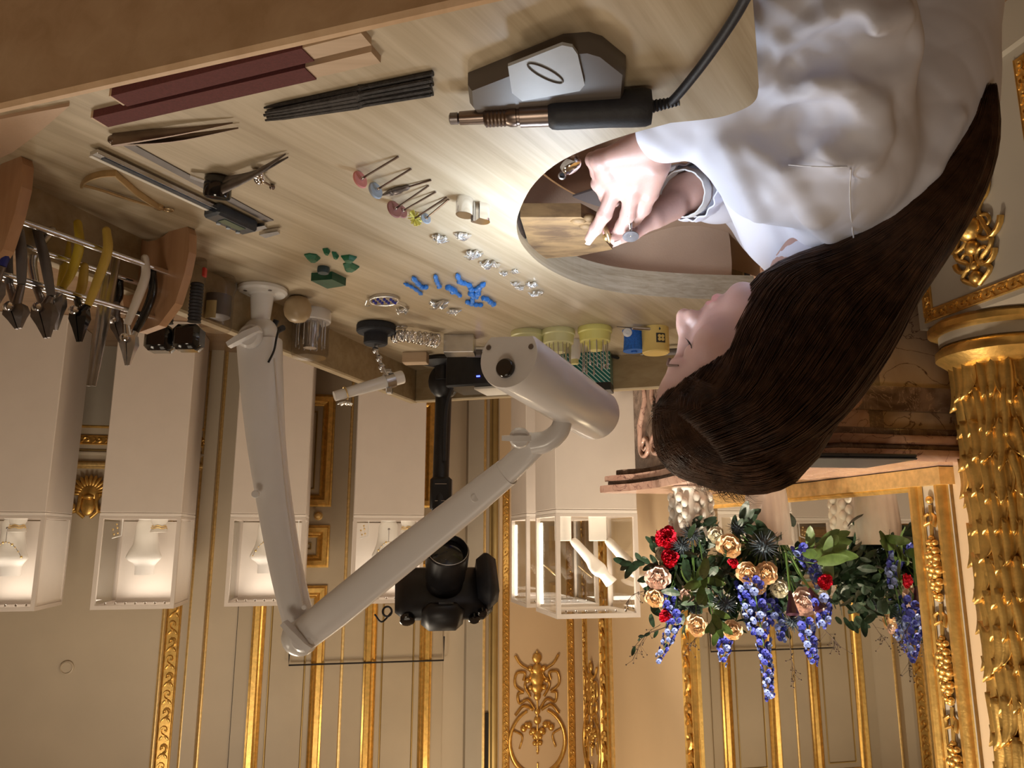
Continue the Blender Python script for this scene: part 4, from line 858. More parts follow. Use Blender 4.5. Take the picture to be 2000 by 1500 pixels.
# ---- castings and waxes
def casting(x, y, r, seed, label, m='silver_cast', flat=False):
    rs = random.Random(seed); p = T(x, y); mb = MB(); k = r * T(x, y)[1] / 1502 * 1.35
    for i in range(11):
        a = rs.uniform(0, 6.28); a2 = a + rs.uniform(1.5, 3.2); z1 = k * .12; z2 = k * rs.uniform(.15, .55); r1 = k * rs.uniform(.35, 1.0); r2 = k * rs.uniform(.3, .95)
        q1 = p + V(math.cos(a) * r1, math.sin(a) * r1 * .8, z1); q2 = p + V(math.cos(a2) * r2, math.sin(a2) * r2 * .8, z2); mid = (q1 + q2) / 2 + ZV * k * rs.uniform(.1, .4)
        mb.tube(spline([q1, mid, q2], 8), [k * .10, k * .14, k * .16, k * .15, k * .14, k * .12, k * .10, k * .08, k * .08][:len(spline([q1, mid, q2], 8))], 6, flat=.6)
    for i in range(4): a = rs.uniform(0, 6.28); mb.ball(p + V(math.cos(a) * k * .5, math.sin(a) * k * .45, k * .25), (k * .22, k * .16, k * .18), 7, 5)
    return single(mb, 'silver_casting', m, p, label, 'casting', 'silver castings on the bench', 55)
for i, (x, y, r, lb) in enumerate(((859, 460, 17, 'silver casting nearest the yellow brush wheel'), (903, 456, 15, 'silver casting with a hook, just above the loupe'), (925, 491, 19, 'largest spiky silver casting right of the hooked one'), (957, 511, 18, 'silver casting shaped like a bar beside the bench cut-out'), (985, 531, 9, 'tiny silver piece, left one of the pair by the cut-out'), (1006, 527, 9, 'tiny silver piece, right one of the pair by the cut-out'), (1006, 551, 9, 'small silver sliver beside the heart-shaped piece'), (1016, 559, 9, 'small silver sliver tucked behind the other sliver'), (1038, 551, 13, 'shiny silver heart-shaped piece near the bench cut-out'), (1048, 568, 13, 'pale silver piece touching the heart-shaped one'), (855, 588, 17, 'crumpled silver casting beside the oval pendant'), (886, 604, 13, 'silver casting nearest the metal block'), (786, 602, 13, 'silver link lying at the tail of the oval pendant'))): casting(x, y, r, i * 3 + 1, lb)
def wax(name, mname, polys, label, grp, th=.004):
    mb = MB(); c = None
    for pts, r in polys:
        P = [T(x, y) + ZV * th * .8 for x, y in pts]; c = P[0] if c is None else c; sp0 = spline(P, 12); rr = r * .72 * (1 + .28 * np.sin(np.arange(len(sp0)) * 2.1 + r * 900)); rr[0] *= .6; rr[-1] *= .5; mb.tube(sp0, rr, 7)
        for j_ in (2, len(sp0) // 2, len(sp0) - 2): mb.ball(sp0[j_] + V(math.sin(j_ * 3) * r * .5, math.cos(j_ * 5) * r * .5, r * .3), r * .55, 7, 5)
    return single(mb, name, mname, base_of(c), label, 'wax model', grp, 60)
BX = [([([(806, 538), (816, 550), (826, 558), (836, 556)], .0055)], 'blue wax sprue, leftmost thick one'), ([([(789, 550), (806, 558), (825, 572)], .0038)], 'thin blue wax needle at the far left of the group'), ([([(850, 534), (853, 546), (860, 558)], .0048)], 'upright blue wax stick in the middle of the group'), ([([(873, 556), (884, 562), (888, 566)], .007), ([(888, 566), (900, 575)], .004)], 'blue wax piece with a round head and short tail'),
      ([([(893, 532), (898, 545), (908, 550), (922, 555)], .0055), ([(893, 546), (904, 550)], .004)], 'blue wax branch with a fork'), ([([(915, 560), (930, 562), (938, 556), (947, 549)], .006), ([(918, 568), (928, 575), (936, 566)], .007)], 'big blue wax cross piece in the pile'), ([([(910, 585), (920, 590), (932, 592), (944, 592)], .0055), ([(921, 590), (924, 578)], .005)], 'blue wax piece at the far side of the pile'), ([([(940, 578), (950, 580), (960, 588), (968, 592)], .006)], 'blue wax tail at the right of the pile')]
for pl, lb in BX: wax('blue_wax', 'wax_blue', pl, lb, 'blue wax models')
def wax_leaf(px_, label, m='wax_green_light', lift=.003, grp='green wax leaves'):
    P = [T(x, y) for x, y in px_]; n_ = len(P); c = sum(P) / n_; mb = MB(); rim = [q + ZV * .002 for q in P]; top_ = [c + (q - c) * .6 + ZV * (lift + .004) for q in P]; mb.rings([P, rim, top_, [c + (q - c) * .1 + ZV * (lift + .003) for q in P]]); single(mb, 'wax_leaf', m, base_of(c), label, 'wax model', grp, 40)
wax_leaf([(594, 496), (604, 494), (618, 496), (626, 503), (618, 508), (606, 507)], 'green wax leaf left of the others with a ragged end'); wax_leaf([(630, 485), (640, 484), (645, 489), (642, 493), (634, 490)], 'smallest green wax sprig, above the other leaves'); wax_leaf([(648, 491), (656, 492), (662, 499), (658, 501), (650, 497)], 'small green wax sprig beside the long leaf'); wax_leaf([(666, 499), (682, 497), (697, 501), (690, 508), (672, 507)], 'long flat green wax leaf'); wax_leaf([(670, 514), (684, 511), (702, 520), (690, 527), (674, 526)], 'pointed green wax leaf with carved veins')
mb = MB(); p = T(632, 522); mb.lathe([(.009, 0), (.0095, .002), (.0095, .007), (.008, .010), (0, .010)], p, ZV, 18); single(mb, 'wax_disc', 'wax_dark', p, 'dark round wax disc behind the green block', 'wax model', None, 40)
a, b, c, d_ = T(607, 533), T(650, 533), T(677, 543), T(640, 553); mb = MB(); mb.prism([T(608, 533), T(649, 530), T(676, 543), T(640, 549)], None, ZV * .013); single(mb, 'wax_block', 'wax_green', T(640, 540), 'dark green block of carving wax', 'wax block')
# oval pendant with blue stones
t = thing('oval_pendant', 'oval silver pendant set with blue stones', 'pendant', T(748, 586)); el = [T(748 + 26 * math.cos(a) * (1 if math.cos(a) < 0 else 1.15), 583 + 9 * math.sin(a)) + ZV * .004 for a in np.linspace(0, 2 * math.pi, 28, endpoint=False)]
mb = MB(); mb.tube(el, .0022, 7, True); mb.build('setting', 'silver_cast', t, 60); mb = MB(); mb.tube(spline([T(717, 577) + ZV * .008, T(714, 584) + ZV * .012, T(722, 590) + ZV * .006], 12), .0014, 6); mb.build('bail', 'silver_cast', t, 60)
mb = MB(); mb.tube(spline([T(775, 588) + ZV * .004, T(790, 594) + ZV * .005, T(797, 604) + ZV * .004], 12), .0014, 6); mb.build('tail', 'silver_cast', t, 60)
for i in range(11): x = 730 + 4.2 * i; q = MB(); q.ball(T(x, 583 + 4 * math.sin(i * 2.1)) + ZV * .005, .0030, 7, 5); q.build('stone', 'stone_blue', t)
# third hand: black magnetic base, ball joints, white rod
Yt = T(735, 634)[1]; p = T(735, 634); t = thing('third_hand', 'black magnetic base holding a white ring stick in a steel clip', 'third hand', p)
mb = MB(); mb.lathe([(.036, 0), (.038, .003), (.038, .014), (.036, .017), (.024, .0175), (.023, .019), (.023, .038), (.02, .041), (0, .041)], p, ZV, 36); mb.build('base', 'black_velvet', t, 30)
jp = [D(737, 668, Yt), D(733, 684, Yt), D(740, 700, Yt), D(745, 716, Yt), D(757, 735, Yt)]; mb = MB(); mb.tube(jp, .004, 10); mb.build('joint_arm', 'steel', t, 50)
for q in jp[1:4]: mb = MB(); mb.ball(q, .007, 12, 8); mb.build('ball_joint', 'steel', t, 60)
ra, rb = D(653, 774, Yt - .03), D(787, 736, Yt + .02); mb = MB(); mb.tube([ra, ra + (rb - ra) * .98, rb], [.0095, .0135, .0125], 20); mb.build('ring_stick', 'white_gloss', t, 40); d = nrm(rb - ra); cp = ra + (rb - ra) * .80; mb = MB(); mb.lathe([(.0145, -.009), (.0152, -.009), (.0152, .009), (.0145, .009)], cp, d, 20); mb.build('clip_band', 'steel', t, 40)
mb = MB(); mb.box(cp - V(0, 0, -.020), (.012, .014, .012), None, .002); mb.build('clip_screw', 'steel', t); mb = MB(); mb.box(cp - ZV * .020 + V(.008, 0, 0), (.022, .008, .006), None, .001); mb.build('clip_lever', 'steel', t)
rp = ra + (rb - ra) * .16; t2 = thing('flower_ring', 'silver ring with a petalled flower head on the white ring stick', 'ring', rp); x_, y_, _ = basis(d); mb = MB(); mb.tube([rp + x_ * (.0125 * math.cos(a)) + y_ * (.0125 * math.sin(a)) for a in np.linspace(0, 6.283, 20, endpoint=False)], .0012, 6, True); mb.build('band', 'gold_ring', t2, 60)
hd = rp + ZV * .019
for i in range(8): a = i * .785; mb = MB(); mb.ball(hd + V(math.cos(a) * .008, math.sin(a) * .008, .001 * (i % 2)), (.0075, .0032, .002), 8, 5, np.array([V(math.cos(a), math.sin(a), .3), V(-math.sin(a), math.cos(a), 0), ZV])); mb.build('petal', 'silver_cast', t2, 60)
# ring sizers on a loop
t = thing('ring_sizers', 'bunch of shiny steel ring sizers on a wire loop', 'ring sizer', T(812, 655)); path = spline([D(770, 690, 1.47), D(785, 668, 1.46), D(812, 664, 1.47), D(838, 674, 1.49), D(852, 690, 1.5)], 34)
for i in range(34):
    c = path[min(i, len(path) - 1)] * V(1, 1, 1); c[2] = TZ + .019 + .002 * math.sin(i * 1.7); dd = nrm(path[min(i + 1, len(path) - 1)] - path[max(i - 1, 0)] + 1e-6) * V(1, 1, 0); dd = nrm(dd + V(.25 * math.sin(i), .2 * math.cos(i * 2), .1 * math.sin(i * 3))); x_, y_, _ = basis(dd); r = .0095 + .0001 * i
    mb = MB(); mb.tube([c + x_ * (r * math.cos(a)) + y_ * (r * math.sin(a)) for a in np.linspace(0, 6.283, 16, endpoint=False)], .0013, 6, True, flat=1.0); mb.build('sizer_ring', 'chrome', t, 60)
for x, y in ((777, 650), (786, 650)): c = D(x, y, 1.46); c[2] = TZ + .002; mb = MB(); mb.tube([c + V(.009 * math.cos(a), .009 * math.sin(a), 0) for a in np.linspace(0, 6.283, 18, endpoint=False)], .001, 6, True); mb.build('loop', 'steel', t, 60)
# steel bench block, small memory stick, paper note
p = T(897, 652); MBk = MB().box(p + V(0, .022, .019), (.062, .045, .038), np.array([nrm(V(1, .06, 0)), nrm(V(-.06, 1, 0)), ZV]), .001); single(MBk, 'bench_block', 'steel', p + V(0, .022, 0), 'square brushed steel bench block beside the ring sizers', 'bench block')
p = T(915, 680); t = thing('memory_stick', 'small grey memory stick with a white end behind the steel block', 'memory stick', p); R_ = np.array([nrm(V(1, -.05, 0)), nrm(V(.05, 1, 0)), ZV]); MB().box(p + ZV * .012 + V(-.012, 0, 0), (.034, .02, .014), R_, .002).build('body', 'steel_ruler', t); MB().box(p + ZV * .012 + V(.016, 0, 0), (.022, .018, .011), R_, .003).build('cap', 'paper_white', t); MB().box(p + ZV * .0025, (.075, .03, .005), R_, .001).build('tray', 'paper_white', t)
p = T(812, 690); single(MB().box(p + ZV * .012, (.055, .03, .024), np.array([nrm(V(1, .1, 0)), nrm(V(-.1, 1, 0)), ZV]), .001), 'paper_box', 'stick_wood', p, 'small pale cardboard box behind the ring sizers', 'box')
# bur holders
for (x, y, m_, nb, hh, lb) in ((1031, 640, 'yellow_pale', 0, .03, 'pale yellow bur holder half hidden behind the lamp head'), (1092, 637, 'yellow_pale', 17, .03, 'pale yellow bur holder full of thin straight burs'), (1165, 632, 'yellow_plastic', 12, .03, 'bright yellow bur holder with larger burs')):
    p = T(x, y); p = p + V(0, .032, 0); t = thing('bur_holder', lb, 'bur holder', p, 0, 'yellow bur holders'); mb = MB(); mb.lathe([(.033, 0), (.034, .002), (.034, .010), (.0315, .012), (.030, .028), (.027, .030), (.016, .030), (.013, .046), (0, .046)], p, ZV, 36); mb.build('cup', m_, t, 40)
    for i in range(nb):
        a = i * 2 * math.pi / nb; q = p + V(math.cos(a) * .0255, math.sin(a) * .0255, .028); ln = random.uniform(.046, .060); tl = V(random.uniform(-.05, .05), random.uniform(-.05, .05), 1); mb = MB(); e_ = q + nrm(tl) * ln; mb.tube([q - ZV * .008, e_], .00115, 6)
        hr = random.choice((.0016, .0022, .0028)); mb.lathe([(.001, -.006), (hr, -.003), (hr, .001), (hr * .5, .004)], e_, tl, 8); mb.build('bur', 'steel', t, 50)
p = T(1122, 664); t = thing('small_bottle', 'small white bottle behind the bur holders', 'bottle', p); mb = MB(); mb.lathe([(.012, 0), (.0125, .002), (.0125, .035), (.009, .042), (.0, .042)], p, ZV, 18); mb.build('body', 'white_plastic', t, 50); mb = MB(); mb.lathe([(.008, .042), (.008, .052), (0, .053)], p, ZV, 14); mb.build('cap', 'yellow_pale', t, 50)
# thread spools and drill
p = T(1240, 640) + V(0, .02, 0); t = thing('blue_spool', 'reel of bright blue thread between the bur holders and yellow reel', 'thread spool', p); mb = MB(); mb.lathe([(.022, 0), (.022, .002), (.0185, .004), (.0195, .02), (.021, .038), (.0215, .041)], p, ZV, 24); mb.build('thread', 'blue_thread', t, 50); mb = MB(); mb.lathe([(.0215, .041), (.0215, .043), (.006, .043), (.006, .046), (0, .046)], p, ZV, 24); mb.build('spool_end', 'blue_thread', t, 40)
p = T(1284, 634) + V(0, .026, 0); t = thing('yellow_reel', 'yellow paper reel printed with a black clover emblem', 'thread spool', p); mb = MB(); mb.lathe([(.0265, 0), (.0265, .050), (.024, .052), (.0, .050)], p, ZV, 32); mb.build('body', 'yellow_paper', t, 40)
# clover emblem printed on the reel: black rounded square with a yellow four-leaf clover
dv = nrm((EYE - p) * V(1, 1, 0)); an0 = math.atan2(dv[1], dv[0]) - .42
def cyl_pt(a, z, r): return p + V(math.cos(a) * r, math.sin(a) * r, z)
zc = .026; hs = .0095
G = [[cyl_pt(an0 + u * hs / .0265, zc + v * hs, .0268) for u in np.linspace(-1, 1, 7)] for v in (-1, -.5, 0, .5, 1)]; MB().sheet(G, .0002).build('emblem_ground', 'ink_black', t)
for su in (-1, 1):
    for sv in (-1, 1): mb = MB(); nn = V(math.cos(an0), math.sin(an0), 0); mb.lathe([(.0034, 0), (.0034, .0006), (0, .0006)], cyl_pt(an0 + su * .0033 / .0265, zc + sv * .0033, .0273), nn, 14); mb.build('emblem_leaf', 'yellow_paper', t)
a, b = T(1214, 633) + ZV * .006, T(1290, 637) + ZV * .008; t = thing('drill_chuck', 'steel pin chuck with a drill bit lying in front of the thread reels', 'pin chuck', base_of(a)); d = nrm(b - a); mb = MB(); mb.tube([a + d * .022, b], .0042, 12); mb.build('handle', 'chrome', t, 40); mb = MB(); mb.tube([a - d * .01, a + d * .022], [.0006, .0014], 6); mb.build('bit', 'steel_dark', t, 40); mb = MB(); mb.lathe([(.009, -.004), (.011, 0), (.009, .006), (0, .006)], b - d * .006, d, 16); mb.build('collar', 'black_gloss', t, 40); mb = MB(); mb.lathe([(.008, 0), (.009, .004), (.004, .006), (.004, .003), (0, .003)], T(1225, 641) + ZV * .009, nrm(V(.1, -1, .2)), 16); mb.build('end_cap', 'white_gloss', t, 40)
# teal striped box, pens and leads against the far rim
p = T(1140, 672) ; p = V(D(1140, 700, 1.70)[0], 1.70, TZ); R_ = np.array([nrm(V(1, .26, 0)), nrm(V(-.26, 1, 0)), ZV]); t = thing('striped_box', 'teal box with white diagonal stripes and black top edge', 'box', p, math.atan2(.26, 1))
MB().box((0, 0, .035), (.125, .05, .07), None, .001).build('body', 'teal_stripe', t, None, False); MB().box((0, 0, .079), (.126, .051, .018), None, .001).build('lid', 'black_plastic', t, None, False)
a, b = T(1200, 682) + ZV * .01, T(1340, 672) + ZV * .016; t = thing('craft_knife', 'grey craft knife with a clear plastic cap lying by the far rim', 'knife', base_of(a)); d = nrm(b - a); mb = MB(); mb.tube([a, a + d * .05, a + d * .085], [.003, .007, .008], 10); mb.build('clear_cap', 'plastic_clear', t, 40); mb = MB(); mb.tube([a + d * .06, a + d * .10], [.005, .0065], 10); mb.build('collar', 'black_plastic', t, 40); mb = MB(); mb.tube([a + d * .095, b + d * .03], .0075, 12); mb.build('handle', 'steel_ruler', t, 40)
mb = MB(); mb.tube(spline([T(1190, 690) + ZV * .006, T(1240, 700) + ZV * .006, T(1300, 694) + ZV * .008, T(1360, 690) + ZV * .006], 24), .0035, 8); single(mb, 'black_lead', 'black_rubber', T(1190, 690), 'black cable running along the foot of the far rim', 'cable', None, 60)
# black device with blue light, white sheet on it
t = thing('black_device', 'black power supply box with a blue indicator light by the bench corner', 'device', tw(.26, .075, TZ)); R_ = np.array([e2, -e1, ZV]); c = tw(.26, .075, TZ)
MB().box(c + ZV * .038, (.25, .11, .076), R_, .004).build('housing', 'black_plastic', t); pb = D(898, 752, 1.62); pf = c + ZV * .056 - e1 * .056; pb = pf + e2 * -.045; MB().box(pb, (.008, .002, .003), R_).build('indicator', 'blue_led', t)
mb = MB(); mb.box(c + ZV * .0795 + e2 * .02, (.16, .085, .006), R_, .001); single(mb, 'white_notepad', 'paper_white', c + ZV * .0765, 'flat white pad lying on the black device', 'notepad')
# bur dome and wooden ball
p = T(601, 598) + V(0, .03, 0); t = thing('bur_dome', 'clear plastic dome of burs on a white round base', 'bur box', p); mb = MB(); mb.lathe([(.034, 0), (.035, .002), (.035, .02), (.033, .022), (0, .022)], p, ZV, 32); mb.build('base', 'white_plastic', t, 40); mb = MB(); mb.lathe([(.033, .022), (.033, .082), (.030, .088), (0, .089)], p, ZV, 32, False, True); mb.build('dome', 'plastic_clear', t, 40)
mb = MB(); mb.lathe([(.018, .022), (.018, .045), (.012, .06), (.012, .07), (0, .07)], p, ZV, 20); mb.build('core', 'steel', t, 40)
for i in range(14): a = i * .449; q = p + V(math.cos(a) * .026, math.sin(a) * .026, .022); mb = MB(); mb.tube([q, q + ZV * .042], .0012, 6); mb.lathe([(.001, 0), (.0025, .003), (.001, .007)], q + ZV * .04, ZV, 8); mb.build('bur', 'steel', t, 50)
p = T(577, 573) + V(0, .018, 0); mb = MB(); mb.lathe([(.008, 0), (.017, .004), (.0225, .014), (.0235, .024), (.021, .035), (.014, .043), (.005, .046), (0, .046)], p, ZV, 28); single(mb, 'wooden_ball', 'ball_wood', p, 'turned wooden ball tucked beside the white lamp base', 'wooden ball', None, 60)
# plastic bottle and torch by the rack
p = T(420, 527) + V(0, .02, 0); t = thing('plastic_bottle', 'clear plastic bottle with dark contents and a green label', 'bottle', p); mb = MB(); mb.lathe([(.014, 0), (.023, .004), (.027, .014), (.027, .022), (.0235, .034), (.0235, .088), (.021, .092), (0, .092)], p, ZV, 28); mb.build('shell', 'plastic_clear', t, 50); mb = MB(); mb.lathe([(.0205, .036), (.0205, .070), (.012, .074), (0, .074)], p, ZV, 20); mb.build('contents', 'steel_ruler', t, 40)
G = [[p + V(math.cos(a) * .0238, math.sin(a) * .0238, z) for a in np.linspace(-1.9, -1.2, 6)] for z in (.05, .078)]; MB().sheet(G, .0003).build('label', 'wax_ear', t)
for (x, y, lb, s_) in ((379, 497, 'small torch with black ribbed grip and clear tank beside the plastic bottle', 1.0), (325, 500, 'black-capped torch half hidden by the tool rack panel', .9)):
    p = T(x, y) + V(0, .02, 0); t = thing('hand_torch', lb, 'torch', p); mb = MB(); mb.lathe([(.010, 0), (.011, .003), (.011, .034), (.009, .038), (0, .038)], p, ZV, 18); mb.build('tank', 'plastic_clear', t, 40); prof = []
    for i in range(12): prof += [(.0085, .038 + i * .0052), (.0098, .040 + i * .0052)]
    mb = MB(); mb.lathe(prof, p, ZV, 18); mb.build('grip', 'black_rubber', t, 40); mb = MB(); mb.box(p + ZV * .122 + V(.006, 0, 0), (.040, .034, .038), None, .007); mb.build('head', 'black_gloss', t, 40); mb = MB(); mb.box(p + V(-.011, -.004, .022), (.005, .008, .014), None, .001); mb.build('trigger', 'red_plastic', t)
# ================================================================== HANDPIECE, STAND, CABLE
t = thing('handpiece_stand', 'dark grey wedge-shaped handpiece stand with a pale top plate', 'stand', T(1070, 130)); fp_ = [T(x, y) for x, y in ((914, 142), (1100, 66), (1150, 62), (1176, 70), (1222, 108), (1216, 172), (1190, 188), (1000, 205), (935, 200), (918, 178))]; c = sum(fp_) / len(fp_)
mb = MB(); mb.rings([fp_, [q + ZV * .012 for q in fp_], [c + (q - c) * .95 + ZV * .018 for q in fp_]]); mb.build('body', 'stand_grey', t, 50)
pl = [T(x, y, TZ + .018) for x, y in ((992, 124), (1098, 82), (1118, 86), (1128, 100), (1142, 160), (1132, 172), (1020, 192), (1000, 176))]; mb = MB(); mb.prism(pl, None, ZV * .003); mb.build('top_plate', 'stand_pale', t); ov = [T(1065 + 34 * math.cos(a) + 6 * math.sin(a), 143 + 22 * math.sin(a) * .6 + 14 * math.cos(a), TZ + .0215) for a in np.linspace(0, 6.283, 24, endpoint=False)]; mb = MB(); mb.tube(ov, .0008, 5, True); mb.build('oval_button', 'stand_grey', t)
hz = TZ + .0185
def H(x, y): return T(x, y, hz)
t = thing('handpiece', 'flexible-shaft handpiece with black grip and bronze nose', 'handpiece', base_of(H(1065, 212))); a, b = H(878, 232), H(1258, 210); d = nrm(b - a); LH = np.linalg.norm(b - a); s_ = LH / .19
mb = MB(); mb.lathe([(.004, 0), (.0055, .001), (.0055, .008), (.004, .009)], a, d, 20); mb.build('tip_collar', 'steel_dark', t, 30); mb = MB(); mb.lathe([(.0035, .008), (.0062, .010), (.0068, .030), (.0068, .033)], a, d, 24); mb.build('nose', 'steel_brown', t, 30)
pr = [(.0075, .033)]
for i in range(6): pr += [(.0102, .035 + i * .0035), (.0093, .0368 + i * .0035)]
pr += [(.0108, .058), (.0108, .064), (.0098, .0645), (.0098, .067), (.0118, .0675), (.0122, .09), (.0122, .096)]
mb = MB(); mb.lathe(pr, a, d, 28); mb.build('metal_sleeve', 'steel_brown', t, 30); mb = MB(); mb.lathe([(.0125, .094), (.0150, .097), (.0158, .102), (.0162, .15), (.0172, .172), (.0172, .184), (.0155, .189), (.009, .19), (.009, .184), (0, .184)], a, d, 32); mb.build('grip', 'black_rubber', t, 40)
g0 = a + d * .186; pr = []
for i in range(9): pr += [(.0052 - .0002 * i, i * .0034), (.0064 - .00025 * i, i * .0034 + .0017)]
mb = MB(); mb.lathe(pr, g0, nrm(H(1312, 200) - H(1258, 211)), 16); mb.build('strain_relief', 'black_rubber', t, 40)
mb = MB(); mb.tube(spline([H(1300, 203), H(1318, 192), H(1365, 135), H(1415, 65), H(1453, 2) + ZV * .0, H(1475, -60), H(1490, -160) - ZV * .05], 40), .0042, 10); mb.build('cable', 'black_rubber', t, 60)
# ================================================================== TOOL RACK AND PLIERS
Yx = lambda x: .82 + .18 * (x - 30) / 290.0
ra, rb = D(325, 532, 1.0), D(30, 398, .82); rd = nrm(ra - rb); rd = nrm(rd * V(1, 1, 0)); rk = thing('tool_rack', 'wooden-ended rack with steel rods holding pliers, on the right bench rim', 'tool rack', base_of((ra + rb) / 2))
pxp = [(369, 492), (360, 535), (342, 592), (310, 635), (272, 649), (248, 640), (236, 560), (232, 500), (236, 458), (252, 457), (270, 466), (288, 472), (304, 469), (320, 460), (337, 447), (352, 441), (366, 443), (370, 455)]
pln = [hitplane(x, y, D(320, 540, .985), rd) for x, y in pxp]; mb = MB(); mb.prism(pln, None, rd * .012); mb.build('end_panel', 'rack_wood', rk); off = D(20, 395, .80) - D(320, 540, .985); off = -rd * np.linalg.norm(off[:2]); mb = MB(); mb.prism([q + off for q in pln], None, -rd * .012); mb.build('end_panel', 'rack_wood', rk)
def rod(px_, py_, r=.0035):
    a = hitplane(px_, py_, D(320, 540, .985), rd); mb = MB(); mb.tube([a, a + off], r, 12); mb.build('rod', 'chrome', rk, 60)
rod(325, 532, .004); rod(292, 560); rod(262, 615); rod(300, 620)
def plier(label, h1, h2, piv, jaw, m1, m2, jm='steel_dark', rj=.006, Yo=0.0, hr=.0058, name='pliers'):
    Yp = Yx(piv[0]) + Yo; W3 = lambda q, dy=0.0: D(q[0], q[1], Yp + dy); P = W3(piv); t = thing(name, label, 'pliers', base_of(P), 0, 'pliers hanging in the rack'); J = W3(jaw)
    for hp, m_, dy in ((h1, m1, -.004), (h2, m2, .012)):
        pts = [W3(q, dy) for q in hp] ; sp = spline(pts, 16); mb = MB(); mb.tube(sp, np.linspace(hr * .85, hr * .75, len(sp)) + .0012 * np.sin(np.linspace(0, 3.1, len(sp))), 10); mb.ball(sp[0], hr * .85, 10, 6); h = mb.build('handle', m_, t, 60); mb = MB(); mb.tube([sp[-1], P + V(0, dy * .4, 0)], [hr * .7, .0055], 8); mb.build('shank', jm, t, 50)
    d = nrm(J - P); sx = nrm(np.cross(d, V(0, 1, 0)))
    for sg in (-1, 1): mb = MB(); mb.rings([[P + d * tt * np.linalg.norm(J - P) + sx * (sg * (.0006 + rw * k1)) + V(0, 1, 0) * (rw * .8 * k2) for k1, k2 in ((0, -1), (1, -.7), (1, .7), (0, 1))] for tt, rw in ((-.15, rj * 1.3), (.2, rj * 1.5), (.5, rj * 1.0), (1.0, rj * .35))]); mb.build('jaw', jm, t, 40)
    mb = MB(); mb.lathe([(.0055, 0), (.0055, .003), (.003, .005), (0, .005)], P + V(0, -.012, 0), (0, -1, 0), 14); mb.build('pivot', 'chrome', t, 40); return t
plier('blue-handled pliers cut by the picture edge', [(32, 428), (20, 470), (4, 520)], [(10, 430), (0, 470), (-12, 520)], (-10, 560), (-20, 620), 'handle_blue', 'handle_blue')
plier('parallel pliers with grey handles nearest the picture edge', [(38, 452), (42, 500), (42, 556)], [(20, 455), (14, 500), (18, 556)], (31, 605), (36, 642), 'handle_grey', 'handle_grey', 'steel_dark', .0075)
plier('parallel pliers with grey handles beside the yellow pliers', [(72, 448), (88, 510), (100, 578)], [(102, 450), (64, 500), (70, 560)], (86, 606), (92, 660), 'handle_grey', 'steel', 'steel_dark', .008)
plier('glossy yellow-handled pliers with a pale jaw', [(152, 436), (155, 480), (140, 530), (122, 562)], [(130, 470), (128, 510), (118, 560)], (112, 585), (108, 645), 'handle_yellow', 'handle_yellow', 'steel', .006, .02)
plier('cutters with long matte yellow handles', [(208, 450), (210, 490), (190, 550), (172, 596)], [(165, 520), (160, 560), (150, 585)], (156, 612), (155, 668), 'handle_ochre', 'handle_ochre', 'black_gloss', .0068)
plier('slim pliers with one white and one black handle', [(283, 504), (284, 540), (266, 590), (248, 634)], [(298, 530), (298, 570), (284, 610), (264, 648)], (253, 664), (249, 714), 'handle_white', 'black_gloss', 'steel', .0065)
plier('small pliers with black handles behind the steel tweezers', [(233, 545), (232, 575), (228, 590)], [(222, 560), (222, 580), (220, 600)], (228, 630), (238, 672), 'black_gloss', 'black_gloss', 'steel_dark', .005, .03)
a, b = D(222, 500, .94), D(178, 754, .94); d = nrm(b - a); t = thing('long_tweezers', 'long straight steel tweezers standing in the rack', 'tweezers', base_of(a))
for o_ in (-.003, .003): mb = MB(); mb.tube([a + V(o_ * 2.5, o_, 0), a + (b - a) * .4 + V(o_ * 2, o_, 0), b + V(o_, 0, 0)], [.0045, .006, .0035], 6, flat=.4, up=V(0, 1, 0)); mb.build('arm', 'steel', t, 40)
# ================================================================== CAMERA ON ITS POLE
pb = tw(.345, -.011, .98); pb = D(866, 775, 1.79); t = thing('camera_pole', 'black camera stand clamped to the far bench rim', 'camera stand', V(pb[0], pb[1], .90))
pt = D(858, 1040, 1.72); p0 = D(868, 712, 1.77); mb = MB(); mb.tube([p0, D(866, 790, 1.77), D(862, 900, 1.75), D(859, 1000, 1.73), pt], [.019, .019, .0185, .018, .016], 18); mb.build('pole', 'black_plastic', t, 50)
mb = MB(); mb.ball(D(868, 745, 1.76), (.038, .03, .042), 16, 10); mb.build('clamp_head', 'black_plastic', t, 60); mb = MB(); mb.lathe([(.045, 0), (.05, .004), (.05, .010), (.02, .018), (.018, .05)], V(p0[0], 1.74, TZ), ZV, 28); mb.build('foot', 'black_plastic', t, 40)
mb = MB(); mb.box(D(862, 965, 1.74), (.048, .042, .075), None, .006); mb.build('clamp', 'black_plastic', t, 40)
for y in (945, 978): mb = MB(); mb.box(D(861, y, 1.718), (.026, .003, .0018)); mb.build('silver_line', 'steel', t)
mb = MB(); mb.ball(D(855, 1035, 1.72), (.03, .028, .045), 14, 9); mb.build('ball_head', 'black_plastic', t, 60)
mb = MB(); mb.tube(spline([D(1000, 700, 1.66), D(930, 712, 1.68), D(890, 745, 1.70), D(872, 800, 1.72), D(868, 900, 1.725)], 30), .004, 8); mb.build('lead', 'black_rubber', t, 60)
cl = nrm(V(-.12, -.72, -.68)); cx = nrm(np.cross(cl, ZV)); cu = np.cross(cx, cl); cc_ = D(866, 1158, 1.66); Rc = np.array([cx, cl, cu])
def CP(a, f, u): return cc_ + cx * a + cl * f + cu * u
t = thing('dslr_camera', 'black camera pointing down at the bench from its stand', 'camera', CP(0, 0, -.06)); s1 = 1 if cx[0] > 0 else -1
